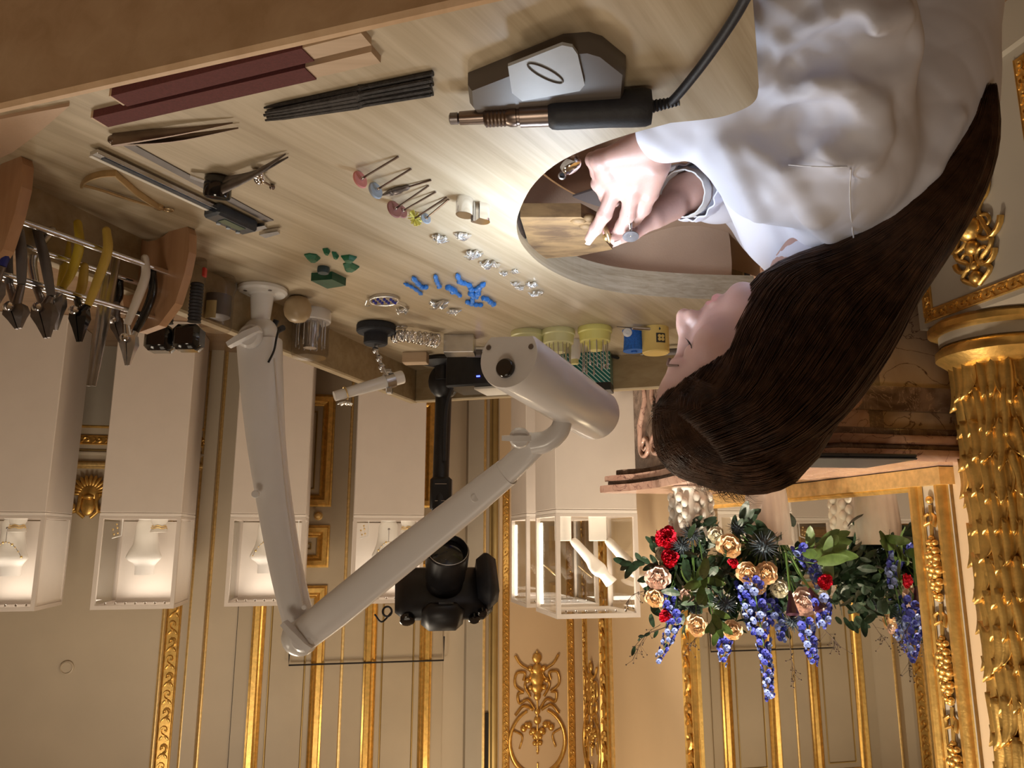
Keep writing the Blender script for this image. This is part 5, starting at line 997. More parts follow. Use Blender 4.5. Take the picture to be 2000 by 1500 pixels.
mb = MB(); mb.box(CP(0, 0, 0), (.20, .055, .125), Rc, .02); mb.build('body', 'black_plastic', t, 60); mb = MB(); mb.box(CP(-.088 * s1, .034, -.004), (.042, .07, .120), Rc, .018); mb.build('grip', 'black_rubber', t, 60); mb = MB(); mb.box(CP(.005 * s1, .008, .066), (.085, .07, .04), Rc, .016); mb.build('prism', 'black_plastic', t, 60)
mb = MB(); mb.lathe([(.036, .02), (.038, .03), (.0375, .05), (.041, .055), (.041, .085), (.043, .09), (.043, .128), (.040, .132), (.039, .128), (.036, .118)], cc_, cl, 36, True, False); mb.build('lens', 'black_plastic', t, 35); mb = MB(); mb.lathe([(.036, .119), (.025, .123), (.01, .125), (0, .1255)], cc_, cl, 30, False, True); mb.build('lens_glass', 'black_gloss', t, 60); mb = MB(); mb.tube([CP(math.cos(a) * .0405, .132, math.sin(a) * .0405) for a in np.linspace(0, 6.283, 40, endpoint=False)], .0007, 5, True); mb.build('lens_ring', 'steel', t)
for a, f, u, r in ((-.075, .02, .066, .010), (-.06, .0, .066, .012), (.075, .0, .066, .015)): mb = MB(); mb.lathe([(r, 0), (r, .008), (r * .8, .010), (0, .010)], CP(a * s1, f, u - .004), cu, 18); mb.build('dial', 'black_gloss', t, 40)
mb = MB(); q = CP(.105 * s1, 0, .045); mb.tube([q + cx * s1 * .010 + cx * .009 * math.cos(a) + cu * .012 * math.sin(a) for a in np.linspace(0, 6.283, 16, endpoint=False)], .0022, 6, True); mb.tube(spline([q, q + cx * s1 * .02 + ZV * .02, q + cx * s1 * .035 + ZV * .005], 10), .002, 6); mb.build('strap_lug', 'black_rubber', t, 60); mb = MB(); mb.box(CP(.0, .0445, .062), (.03, .001, .005), Rc); mb.build('pale_mark', 'steel', t)

# pale leather pad lying in the near corner of the bench
mb = MB(); mb.prism([T(x, y) for x, y in ((-150, 318), (-20, 312), (25, 291), (62, 264), (100, 232), (136, 200), (60, 214), (-100, 246))], None, ZV * .004); single(mb, 'leather_pad', 'leather', T(10, 260), 'pale leather pad in the near corner of the bench beside the tool rack', 'pad')
# ================================================================== DESK LAMP
lb_ = T(513, 563); YL = float(lb_[1]); lamp = thing('desk_lamp', 'white jointed desk lamp with a cylindrical head lighting the bench', 'desk lamp', lb_)
mb = MB(); mb.lathe([(.039, 0), (.0405, .002), (.0405, .007), (.037, .0105), (.022, .0115), (.019, .014), (.0165, .04), (.0145, .066), (.016, .068), (.016, .072), (0, .072)], lb_, ZV, 40); mb.build('foot', 'white_gloss', lamp, 35)
for a in (-2.3, -.8, .9): mb = MB(); mb.lathe([(.0032, 0), (.0032, .0022), (0, .0022)], lb_ + V(math.cos(a) * .030, math.sin(a) * .030, .0095), ZV, 10); mb.build('screw', 'steel_dark', lamp, 40)
J1 = D(508, 655, YL); J2 = D(590, 1242, YL + .05); J3 = D(1090, 838, YL - .10)
mb = MB(); mb.ball(J1, (.030, .024, .031), 22, 14); mb.build('lower_joint', 'white_gloss', lamp, 60)
def arm(pts, ws_, name, flat=.72):
    sp = spline(pts, 30); tg = np.gradient(sp, axis=0); R = []
    wv = np.interp(np.linspace(0, 1, len(sp)), np.linspace(0, 1, len(ws_)), ws_); n_ = 24; th = np.arange(n_) * 2 * math.pi / n_
    for i in range(len(sp)):
        t_ = nrm(tg[i]); y_ = nrm(V(0, 1, 0) - t_ * t_[1]); x_ = np.cross(y_, t_); e = .75
        R.append([sp[i] + x_ * (wv[i] * np.sign(math.cos(a)) * abs(math.cos(a)) ** e) + y_ * (wv[i] * flat * np.sign(math.sin(a)) * abs(math.sin(a)) ** e) for a in th])
    mb = MB(); mb.rings(R); return mb.build(name, 'white_plastic', lamp, 60)
arm([D(507, 668, YL), D(512, 760, YL), D(520, 860, YL + .01), D(533, 960, YL + .02), D(555, 1090, YL + .03), D(580, 1200, YL + .045), D(592, 1235, YL + .05)], [.036, .0335, .030, .0275, .0255, .0245, .026], 'lower_arm')
arm([D(590, 1242, 1.25), D(660, 1188, 1.21), D(780, 1090, 1.14), D(900, 995, 1.07), D(990, 922, 1.02)], [.026, .027, .0258, .0225, .0188], 'upper_arm')
arm([D(985, 926, 1.022), D(1020, 893, 1.0), D(1050, 862, .985)], [.0172, .0164, .016], 'arm_tip')
# dark seam of the lower joint, cable slots, screw covers
mb = MB(); mb.tube(spline([D(545, 640, YL - .02), D(540, 660, YL - .03), D(535, 685, YL - .026), D(524, 708, YL - .024)], 14), .0018, 6); mb.build('joint_seam', 'black_plastic', lamp, 60)
mb = MB(); mb.tube(spline([D(553, 640, YL), D(532, 650, YL + .02), D(540, 625, YL + .015)], 12), .005, 8); mb.build('cable', 'black_rubber', lamp, 60)
for x, y, dy, r in ((500, 965, 0, .006), (928, 972, 1.052 - YL, .006), (762, 1103, 1.148 - YL, .007), (595, 1185, 0, .004)):
    yy = YL + dy; p = D(x, y, yy - .012); mb = MB(); mb.lathe([(r, 0), (r, .004), (r * .85, .005), (0, .005)], p, (0, -1, .1), 18); mb.build('screw_cover', 'white_plastic', lamp, 40)
mb = MB(); mb.tube([D(536, 700, YL - .021), D(545, 830, YL - .0135), D(560, 980, YL - .0015), D(582, 1130, YL + .0135), D(594, 1190, YL + .0255)], .0012, 6); mb.build('cable_groove', 'plinth', lamp, 60)
def wing(c, dirn, ax, s=1.0, name='wing_knob'):
    dirn = nrm(dirn); ax = nrm(ax); sd = np.cross(ax, dirn); mb = MB(); mb.lathe([(.020 * s, 0), (.020 * s, .006), (.016 * s, .010), (0, .010)], c, ax, 26); R = []
    for t_, w_, h_ in ((-.022, .006, .010), (-.012, .006, .013), (0, .007, .014), (.018, .006, .013), (.034, .005, .010)): R.append([c + dirn * t_ * s + sd * (w_ * s * k1) + ax * (.006 + h_ * s * k2) for k1, k2 in ((-1, 0), (1, 0), (.8, 1), (-.8, 1))])
    mb.rings(R); mb.build(name, 'white_plastic', lamp, 40)
wing(D(490, 658, YL - .026), V(1, 0, .55), V(.15, -1, 0)); wing(D(594, 1245, YL + .01), V(.9, 0, -.8) * -1 * V(-1, 1, -1), V(.3, -1, .1), 1.05); wing(D(1015, 855, .962), V(1, 0, 0), V(0, -1, .2), .66)
mb = MB(); mb.ball(J2 + V(0, -.01, 0), (.030, .024, .030), 20, 12); mb.build('upper_joint', 'white_gloss', lamp, 60)
mb = MB(); mb.tube(spline([D(1040, 868, .988), D(1068, 862, .982), D(1092, 842, .975), D(1102, 812, .97)], 18), np.linspace(.0155, .0115, 19), 16); mb.build('neck', 'white_plastic', lamp, 60)
# head: D-section tube, flat light face below
ha, hb = D(993, 697, .83), D(1166, 812, 1.06); hd = nrm(hb - ha); hr = .0366; hn = nrm(V(-.06, -.10, -1) - hd * np.dot(V(-.06, -.10, -1), hd)); hs = np.cross(hd, hn)
def sec(c, k=1.0):
    P = []
    for a in np.linspace(math.radians(-222), math.radians(42), 30): P.append(c + (hs * math.cos(a) + -hn * -math.sin(a)) * hr * k)
    return P
mb = MB(); Ls = np.linalg.norm(hb - ha); c0 = ha
mb.rings([sec(ha, .97), sec(ha + hd * .004), sec(hb - hd * .012), sec(hb - hd * .004, .95), sec(hb, .86)]); head = mb.build('lamp_head', 'white_plastic', lamp, 50)
mb = MB(); mb.lathe([(.011, 0), (.011, .004), (.0095, .006), (0, .006)], ha - hn * .014 + hs * .0 - hd * .001, -hd, 24); mb.build('switch', 'black_gloss', lamp, 40)
for sg in (-1, 1): mb = MB(); mb.lathe([(.003, 0), (.003, .001), (0, .001)], ha + hs * sg * .027 + hn * .011 - hd * .0005, -hd, 12); mb.build('end_screw', 'steel_dark', lamp, 40)
fc = (ha + hb) / 2 + hn * (hr * math.sin(math.radians(42)) + .0008); mb = MB(); R_ = np.array([hd, hs, hn]); mb.box(fc, (Ls * .92, hr * 1.25, .0012), R_); mb.build('light_panel', 'lamp_led', lamp)
wl = area('lamp_light', fc + hn * .003, fc + hn, Ls * .88, LAMP_W, (0.70, 0.83, 1.0), hr * 1.15, 140); wl.matrix_world = Matrix(((hd[0], -hs[0], -hn[0], 0), (hd[1], -hs[1], -hn[1], 0), (hd[2], -hs[2], -hn[2], 0), (0, 0, 0, 1))); wl.location = tuple(float(q) for q in fc + hn * .004)
# ================================================================== VASES AND FLOWERS ON THE MANTEL
va = T(1348, 949, ZM); vb = T(1494, 938, ZM)
VM = []
for p, r, h, fl_, lb in ((va, .080, .20, 0, 'white vase with raised leaf ornament, further along the mantel'), (vb, .078, .23, 16, 'white fluted vase on the mantel just above the woman\'s head')):
    t = thing('flower_vase', lb, 'vase', p, 0, 'white vases on the mantel'); mb = MB(); mb.lathe([(r * .8, 0), (r * .92, .006), (r * .92, .016), (r * .84, .022), (r * .90, .05), (r, h * .7), (r * .96, h * .9), (r * 1.04, h), (r * .9, h), (r * .88, h - .03), (0, h - .03)], p, ZV, 64, flute=fl_, fa=.03 if fl_ else 0); mb.build('body', 'vase_white', t, 60)
    if not fl_:
        for k in range(7):
            a = k * .9; n_ = V(math.cos(a), math.sin(a), 0); s_ = np.cross(ZV, n_); c = p + n_ * r * .97 + ZV * h * .42; mb = MB()
            for q in range(5): mb.ball(c + ZV * (.05 - q * .022) + s_ * (.012 * (-1) ** q), (.014, .018, .02), 8, 6)
            mb.ball(c + ZV * .07, (.016, .016, .02), 8, 6); mb.build('relief_leaf', 'vase_white', t, 60)
    VM.append(p + ZV * (h - .01))
fr_ = random.Random(11)
def stem_to(t, p, m='stem_green', r=.0022, bend=None):
    v = VM[0] if np.linalg.norm(p - VM[0]) < np.linalg.norm(p - VM[1]) else VM[1]; d = p - v; v2 = v + nrm(d * V(1, 1, 0)) * min(.05, np.linalg.norm(d[:2])); mid = (p + v2) / 2 + ZV * .02; mb = MB(); mb.tube(spline([v2 - ZV * .02, mid, p], 10), r, 6); mb.build('stem', m, t, 60)
def petal_mesh(w_, l_, cup, ruf=0.0, nu=6, nv=5, tip=.0):
    G = []
    for i in range(nu):
        t = i / (nu - 1); row = []
        for j in range(nv):
            s = (j / (nv - 1) - .5) * 2; wd = w_ * math.sin(math.pi * (t * .78 + .10)) ** .7; row.append((s * wd, l_ * t - tip * abs(s) * l_ * t, cup * l_ * (t * t) - cup * .8 * s * s * wd + ruf * math.sin(s * 6 + t * 9) * l_ * t))
        G.append(row)
    return np.array(G)
def rot_to(G, ax, spin, tilt, base, sc=1.0):
    x, y, a = basis(ax); d = x * math.cos(spin) + y * math.sin(spin); s = np.cross(a, d); od = d * math.cos(tilt) + a * math.sin(tilt); nd = a * math.cos(tilt) - d * math.sin(tilt); return base + sc * (G[..., :1] * s + G[..., 1:2] * od + G[..., 2:3] * nd)
def rose(px_, py_, Y, s_px, m, label, ax=None, name='rose'):
    p = D(px_, py_, Y); r = s_px * Y / 1502 / 2 * 1.05; ax = nrm(EYE - p) if ax is None else nrm(ax); t = thing(name, label, 'flower', p, 0, 'roses in the mantel bouquet'); x, y, a = basis(ax)
    mb = MB(); P1 = petal_mesh(r * .52, r * 1.0, .30, .05, 7, 6)
    for ring, n_, tl, sc in ((0, 8, .20, 1.05), (1, 8, .55, 1.0), (2, 7, .9, .85), (3, 6, 1.15, .7), (4, 4, 1.35, .5)):
        for k in range(n_): mb.sheet(rot_to(P1, ax, k * 6.283 / n_ + ring * .5 + fr_.uniform(-.15, .15), tl + fr_.uniform(-.1, .1), p - ax * r * (.35 - .03 * ring) , sc * fr_.uniform(.9, 1.08)), 0)
    mb.ball(p + ax * r * .15, r * .32, 10, 7); mb.build('bloom', m, t, 180); mb = MB(); mb.ball(p - ax * r * .4, r * .3, 8, 6); mb.build('calyx', 'leaf_dark', t, 60); stem_to(t, p - ax * r * .5)
def carnation(px_, py_, Y, s_px, label):
    p = D(px_, py_, Y); r = s_px * Y / 1502 / 2; ax = nrm(nrm(EYE - p) + V(fr_.uniform(-.3, .3), 0, fr_.uniform(0, .4))); t = thing('carnation', label, 'flower', p, 0, 'red carnations in the mantel bouquet'); P1 = petal_mesh(r * .42, r * .95, .15, .10, 5, 6); mb = MB()
    for k in range(46): mb.sheet(rot_to(P1, ax, fr_.uniform(0, 6.283), fr_.uniform(.0, 1.45), p - ax * r * .35, fr_.uniform(.75, 1.1)), 0)
    mb.build('bloom', 'carnation', t, None); mb = MB(); mb.lathe([(r * .22, -r * .9), (r * .3, -r * .4)], p, ax, 10); mb.build('calyx', 'stem_green', t, 60); stem_to(t, p - ax * r * .9)
fl_m = {}
def floret_mesh(m):
    if m not in fl_m:
        mb = MB(); P1 = petal_mesh(.0065, .0125, .15, .06)
        for k in range(5): mb.sheet(rot_to(P1, ZV, k * 1.2566, .35, V(0, 0, 0)), 0)
        mb.ball((0, 0, .003), .0025, 6, 4); fl_m[m] = mb.mesh('floret', m, 180)
    return fl_m[m]
def spike(pts, Y, n, label, taper=True):
    P = spline([D(x, y, Y) for x, y in pts], 24); t = thing('delphinium', label, 'flower', P[0], 0, 'blue delphiniums in the mantel bouquet'); mb = MB(); mb.tube(P, np.linspace(.003, .0012, len(P)), 6); mb.build('stem', 'stem_green', t, 60)
    n = int(n * 1.35)
    for k in range(n):
        f = k / (n - 1); q = P[min(int(f * (len(P) - 1)), len(P) - 1)]; a = k * 2.4; tg = nrm(P[-1] - P[0]); x, y, _ = basis(tg); d = x * math.cos(a) + y * math.sin(a); r = .030 * (1 - .65 * f) if taper else .022; pos = q + d * r * fr_.uniform(.6, 1.05) - np.array(t.location); ld = nrm(d + tg * .2)
        o = inst(floret_mesh('delph' if fr_.random() < .68 - .25 * f else 'delph_light'), 'floret', pos, t, Vector(ld).to_track_quat('Z', 'Y').to_euler(), (fr_.uniform(.85, 1.25) * (1.25 - .5 * f),) * 3)
    stem_to(t, P[0])
def thistle(px_, py_, Y, s_px, label):
    p = D(px_, py_, Y); r = s_px * Y / 1502 / 2; t = thing('sea_holly', label, 'flower', p, 0, 'dark thistles in the mantel bouquet'); mb = MB(); mb.ball(p, r * .42, 12, 8); mb.build('head', 'thistle', t, 60); mb = MB()
    for k in range(70):
        z = 1 - 2 * (k + .5) / 70; a = k * 2.4; rr = math.sqrt(1 - z * z); d = V(rr * math.cos(a), rr * math.sin(a), z); mb.tube([p + d * r * .35, p + d * r * fr_.uniform(.8, 1.15)], [r * .05, r * .006], 4)
    mb.build('spines', 'thistle', t, None, kind='stuff'); stem_to(t, p)
lf_m = {}
def leaf_mesh(m):
    if m not in lf_m: mb = MB(); mb.sheet(petal_mesh(.014, .075, .18, .0, 8, 5, .10), 0); lf_m[m] = mb.mesh('leaf', m, 60)
    return lf_m[m]
def sprig(pts, Y, n, m, label, sc=1.0, fan=.9):
    P = spline([D(x, y, Y) for x, y in pts], 16); t = thing('leaf_sprig', label, 'foliage', P[0], 0, 'leafy sprigs in the mantel bouquet'); mb = MB(); mb.tube(P, np.linspace(.0022, .001, len(P)), 5); mb.build('twig', 'twig', t, 60)
    for k in range(n):
        q = P[int((k + 1) / n * (len(P) - 1))]; tg = nrm(P[-1] - P[0]); sd_ = V(fr_.uniform(-1, 1), fr_.uniform(-.9, .2), fr_.uniform(-1, 1)); d = nrm(tg + sd_ * fan); x = nrm(np.cross(d, nrm(EYE - q))); nn = np.cross(x, d); Mx = Matrix((x, d, nn)).transposed(); inst(leaf_mesh(m), 'leaf', q - np.array(t.location), t, Mx.to_euler(), (sc * fr_.uniform(.8, 1.2),) * 3)
    stem_to(t, P[0])
Ya, Yb = 3.05, 2.72
for x, y, s_, lb, Y in ((1302, 1050, 46, 'big red carnation at the lower left of the bouquet', Ya), (1310, 1090, 40, 'red carnation just above the lowest red one', Ya), (1432, 1100, 24, 'small red carnation left of the peach roses', Yb), (1301, 1204, 30, 'bright red carnation at the upper left of the bouquet', Ya), (1612, 1135, 34, 'red carnation beside the mirror glass', 2.62)): carnation(x, y, Y, s_, lb)
for x, y, s_, m, lb, Y in ((1424, 1066, 46, 'rose_peach', 'large peach rose seen from the side, low in the bouquet', Yb), (1461, 1120, 42, 'rose_peach', 'open peach rose, left of the touching pair', Yb - .03), (1497, 1119, 42, 'rose_peach', 'open peach rose, right of the touching pair', Yb - .03), (1478, 1142, 36, 'rose_peach', 'peach rose tucked above the touching pair', Yb - .01), (1284, 1128, 46, 'rose_blush', 'large blush rose at the left edge of the bouquet', Ya), (1279, 1168, 36, 'rose_peach', 'peach rose bud at the left edge of the bouquet', Ya), (1361, 1221, 40, 'rose_peach', 'peach rose at the upper left near the blue spikes', Ya - .05), (1430, 1231, 36, 'rose_peach', 'peach rose high in the middle of the bouquet', Yb), (1398, 1238, 20, 'rose_blush', 'small pink bud between two upper peach roses', Ya - .1), (1296, 1080, 34, 'rose_white', 'cream rose half hidden behind the red carnations', Ya + .05), (1398, 1045, 30, 'rose_white', 'pale rose low beside the side-on peach rose', Yb + .05), (1570, 1175, 52, 'rose_blush', 'large pale pink rose at the right of the bouquet', 2.66), (1522, 1150, 34, 'rose_white', 'white rose left of the dark calla lilies', Yb), (1500, 1165, 30, 'rose_white', 'small white rose behind the tall blue spike', Yb + .06), (1340, 1160, 30, 'rose_blush', 'dusky rose in the shaded middle left', Ya)): rose(x, y, Y, s_, m, lb)
for pts, n, lb, Y in (([(1318, 1195), (1308, 1240), (1285, 1290)], 26, 'short blue delphinium at the far left of the bouquet', Ya), ([(1425, 1225), (1415, 1260), (1412, 1296)], 18, 'short blue delphinium between the upper peach roses', Yb + .05), ([(1470, 1130), (1485, 1220), (1498, 1300), (1504, 1366)], 58, 'tallest blue delphinium spike in the middle', Yb - .02), ([(1455, 1140), (1462, 1185), (1468, 1235)], 26, 'blue delphinium leaning beside the tallest spike', Yb), ([(1560, 1068), (1588, 1110), (1600, 1150)], 24, 'blue delphinium hanging low at the right', 2.68), ([(1575, 1210), (1582, 1255), (1590, 1296)], 24, 'blue delphinium upright at the right beside the mirror', 2.66), ([(1310, 1150), (1305, 1178), (1310, 1190)], 14, 'pale blue delphinium tip at the left', Ya), ([(1600, 1165), (1610, 1200), (1606, 1225)], 16, 'light blue delphinium against the mirror', 2.62), ([(1500, 1175), (1520, 1215), (1528, 1250)], 20, 'blue delphinium behind the white rose', Yb + .03)): spike(pts, Y, n, lb)
for x, y, s_, lb, Y in ((1332, 1066, 44, 'dark spiky thistle beside the red carnations', Ya - .02), (1492, 1066, 66, 'large dark blue thistle low in the middle', Yb - .03), (1440, 1032, 40, 'dark thistle at the lowest middle of the bouquet', Yb), (1416, 1180, 52, 'dark thistle in the middle of the bouquet', Yb + .02), (1548, 1215, 44, 'brownish thistle above the calla lilies', Yb), (1356, 1190, 34, 'small dark thistle near the upper left rose', Ya), (1352, 1045, 48, 'dark spiky thistle above the relief vase', Ya - .04)): thistle(x, y, Y, s_, lb)
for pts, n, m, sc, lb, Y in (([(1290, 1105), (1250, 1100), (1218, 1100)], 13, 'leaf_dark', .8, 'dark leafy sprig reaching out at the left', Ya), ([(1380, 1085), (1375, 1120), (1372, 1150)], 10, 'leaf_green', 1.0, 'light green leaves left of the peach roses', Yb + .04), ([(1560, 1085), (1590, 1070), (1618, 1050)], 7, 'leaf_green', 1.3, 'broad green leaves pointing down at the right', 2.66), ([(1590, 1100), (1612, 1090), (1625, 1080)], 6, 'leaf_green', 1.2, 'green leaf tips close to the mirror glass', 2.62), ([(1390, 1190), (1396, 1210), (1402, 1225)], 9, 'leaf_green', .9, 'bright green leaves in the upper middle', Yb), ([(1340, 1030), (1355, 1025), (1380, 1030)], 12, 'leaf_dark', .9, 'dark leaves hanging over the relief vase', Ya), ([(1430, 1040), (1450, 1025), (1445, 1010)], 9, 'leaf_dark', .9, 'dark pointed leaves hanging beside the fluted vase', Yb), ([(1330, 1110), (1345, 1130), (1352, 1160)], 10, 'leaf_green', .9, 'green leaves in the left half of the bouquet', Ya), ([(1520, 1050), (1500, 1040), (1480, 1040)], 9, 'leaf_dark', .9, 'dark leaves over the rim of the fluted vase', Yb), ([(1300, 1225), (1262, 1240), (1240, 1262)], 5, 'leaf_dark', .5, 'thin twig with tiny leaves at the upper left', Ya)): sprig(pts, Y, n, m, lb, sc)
for x0, y0, x1, y1, lb in ((1535, 1080, 1545, 1172, 'dark purple calla lily left of the pale pink rose'), (1545, 1085, 1590, 1165, 'dark purple calla lily over the pale pink rose')):
    a, b = D(x0, y0, 2.66), D(x1, y1, 2.62); d = nrm(b - a); t = thing('calla_lily', lb, 'flower', b, 0, 'dark calla lilies'); mb = MB(); mb.tube(spline([a, (a + b) / 2 + ZV * .005, b - d * .02], 10), .004, 8); mb.build('stem', 'stem_green', t, 60); mb = MB(); mb.lathe([(.004, -.03), (.010, .0), (.016, .025), (.022, .045), (.012, .052)], b, d, 16, True, False); mb.build('spathe', 'calla', t, 60)
# fine berry twigs
for pts, Y, lb in (([(1290, 1220), (1262, 1240), (1235, 1290)], Ya, 'fine berried twig at the far left'), ([(1540, 1225), (1545, 1280), (1552, 1330)], Yb, 'fine berried twig rising right of the tallest spike'), ([(1280, 1150), (1240, 1160), (1222, 1180)], Ya, 'fine berried twig spreading left over the case'), ([(1375, 1225), (1360, 1245), (1345, 1262)], Ya, 'fine berried twig near the upper left rose'), ([(1600, 1220), (1625, 1245), (1640, 1262)], 2.64, 'fine berried twig beside the mirror')):
    P = spline([D(x, y, Y) for x, y in pts], 14); t = thing('berry_twig', lb, 'twig', P[0], 0, 'berry twigs in the mantel bouquet'); mb = MB(); mb.tube(P, .0012, 5); bs = MB()
    for k in range(16): q = P[fr_.randrange(3, len(P))]; e = q + V(fr_.uniform(-.03, .03), fr_.uniform(-.03, .03), fr_.uniform(.0, .045)); mb.tube([q, e], .0006, 4); bs.ball(e, .0030, 6, 4)
    mb.build('twig', 'twig', t, 60); bs.build('berries', 'twig', t, 60, kind='stuff')
# dense dark greenery filling the bouquet
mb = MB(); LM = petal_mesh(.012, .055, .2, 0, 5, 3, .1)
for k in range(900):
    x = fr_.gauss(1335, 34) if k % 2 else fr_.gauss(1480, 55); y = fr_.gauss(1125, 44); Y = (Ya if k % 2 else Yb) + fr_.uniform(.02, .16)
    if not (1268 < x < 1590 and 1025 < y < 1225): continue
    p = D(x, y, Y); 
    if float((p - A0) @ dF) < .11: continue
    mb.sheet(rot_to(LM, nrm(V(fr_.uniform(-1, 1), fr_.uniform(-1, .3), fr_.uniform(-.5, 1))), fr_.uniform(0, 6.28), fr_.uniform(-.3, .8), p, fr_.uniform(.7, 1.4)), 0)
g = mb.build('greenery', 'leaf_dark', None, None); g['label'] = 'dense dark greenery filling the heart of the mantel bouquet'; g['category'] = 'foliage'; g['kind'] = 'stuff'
# ================================================================== THE WORKER
bf = V(.951, .309, 0); br = V(.309, -.951, 0)
NB = V(-.418, .952, .945)                            # base of the neck
Hc = V(-.2986, .97, 1.1227); hf = V(.7445, .2514, -.6184); hrr = V(.3725, -.9252, .0723); hu = V(.554, .2842, .7825)
def HP(f, r, u): return Hc + hf * f + hrr * r + hu * u
RH = np.array([hf, hrr, hu])
person = thing('person', 'woman with long brown hair in a white shirt bent over her work at the bench', 'person', V(-.50, .91, 0))
# ---------------- head, neck, chest
HB = .0019; sd = SDF((-.60, .60, .685), (-.07, 1.235, 1.26), HB)
def snap(p): return sd.lo + np.round((np.asarray(p) - sd.lo) / HB) * HB
sd.ell(V(-.475, .93, .80), (.065, .11, .11), np.array([bf, br, ZV]), .02)
sd.cap(NB - ZV * .05, HP(-.035, 0, -.055), .060, .054, .04)
sd.ell(HP(-.014, 0, .032), (.098, .074, .086), RH, .02); sd.ell(HP(.032, 0, -.028), (.060, .060, .088), RH, .03); sd.ell(HP(.048, 0, .045), (.043, .057, .055), RH, .02)
sd.ell(HP(.040, 0, -.076), (.044, .045, .036), RH, .025); sd.cap(HP(.074, -.006, -.100), HP(.074, .006, -.100), .0155, .0155, .018)
for s_ in (-1, 1):
    sd.cap(HP(-.01, s_ * .052, -.055), HP(.055, s_ * .030, -.092), .016, .014, .03); sd.ell(HP(.056, s_ * .040, -.028), (.026, .022, .024), RH, .022)
sd.cap(HP(.082, -.030, .020), HP(.082, .030, .020), .011, .011, .014)
for s_ in (-1, 1): sd.ell(HP(.092, s_ * .031, -.002), (.016, .019, .013), RH, .010, True); sd.ell(HP(.0715, s_ * .031, -.003), (.0155, .016, .0145), RH, .005)
sd.chain([HP(.084, 0, .014), HP(.094, 0, -.008), HP(.111, 0, -.029), HP(.1205, 0, -.0385)], [.0100, .0100, .0105, .0105], .014, .010)
sd.ell(HP(.074, 0, -.052), (.027, .030, .036), RH, .016)
for s_ in (-1, 1): sd.ell(HP(.106, s_ * .0115, -.044), (.0125, .0085, .0095), RH, .008); sd.ell(HP(.110, s_ * .0095, -.0535), (.0055, .0045, .0048), RH, .003, True)
sd.cap(HP(.094, -.004, -.055), HP(.096, .004, -.060), .008, .008, .012)
sd.cap(HP(.0905, -.020, -.0715), HP(.0995, 0, -.0690), .0045, .0060, .006); sd.cap(HP(.0905, .020, -.0715), HP(.0995, 0, -.0690), .0045, .0060, .006); sd.cap(HP(.088, -.016, -.0800), HP(.0965, 0, -.0800), .0045, .0066, .006); sd.cap(HP(.088, .016, -.0800), HP(.0965, 0, -.0800), .0045, .0066, .006)
sd.cap(HP(.098, -.020, -.0752), HP(.106, 0, -.0745), .0016, .0020, .002, True); sd.cap(HP(.098, .020, -.0752), HP(.106, 0, -.0745), .0016, .0020, .002, True)
for s_ in (-1, 1): sd.ell(HP(-.012, s_ * .076, -.012), (.016, .007, .030), RH, .008)
head_sdf = sd
# ---------------- right hand (near): back of the hand to the camera, middle finger laid along the bench pin
Wr = D(1296, 262, .815); EbR = V(-.305, .65, .735)
sr = SDF(snap(Wr - V(.17, .19, .14)), snap(Wr + V(.10, .20, .10)), HB)
mI, mM, mR, mP = D(1234, 374, .914), D(1207, 354, .906), D(1186, 334, .888), D(1172, 313, .868)
sr.cap(EbR, Wr, .036, .0245, .01)
for q, ra_, rb_ in ((mI, .0185, .0125), (mM, .0190, .0125), (mR, .0185, .0118), (mP, .0170, .0108)): sr.cap(Wr, q, ra_, rb_, .012)
sr.cap(mI, mM, .0118, .0118, .010); sr.cap(mM, mR, .0115, .0115, .010); sr.cap(mR, mP, .0110, .0105, .010)
sr.cap((Wr + mI) / 2 - ZV * .006, (mM + mR) / 2 - ZV * .006, .015, .012, .015)
FR = [([mM, D(1181, 418, .944), D(1164, 446, .966), D(1151, 466, .984)], [.0108, .0094, .0082, .0066]), ([mI, D(1227, 418, .948), D(1216, 440, .968), D(1206, 452, .978)], [.0112, .0100, .0088, .0070]),
      ([mR, D(1170, 358, .920), D(1184, 384, .938), D(1200, 395, .946)], [.0106, .0098, .0086, .0070]), ([mP, D(1158, 312, .888), D(1166, 338, .906), D(1180, 352, .916)], [.0096, .0088, .0078, .0064]),
      ([D(1284, 322, .858), D(1268, 376, .912), D(1256, 405, .944), D(1241, 430, .966)], [.0165, .0120, .0106, .0080])]
for pts, rs in FR:
    sr.chain(pts, rs, .007, .002)
    for q, r in zip(pts[1:-1], rs[1:-1]): sr.ell(q, (r * 1.05,) * 3, None, .004)
for pts, rs in FR[:2]:                                        # knuckle creases
    for w_ in (-.0022, .0022): 
        d_ = nrm(pts[2] - pts[0]); n_ = nrm(EYE - pts[1]); sr.cap(pts[1] + n_ * (rs[1] * 1.06) + d_ * w_ - np.cross(d_, n_) * .005, pts[1] + n_ * (rs[1] * 1.06) + d_ * w_ + np.cross(d_, n_) * .005, .0005, .0005, .0012, True)
for q in (mM, mI, mR): n_ = nrm(EYE - q); sr.ell(q + n_ * .0055, (.0075,) * 3, None, .008)
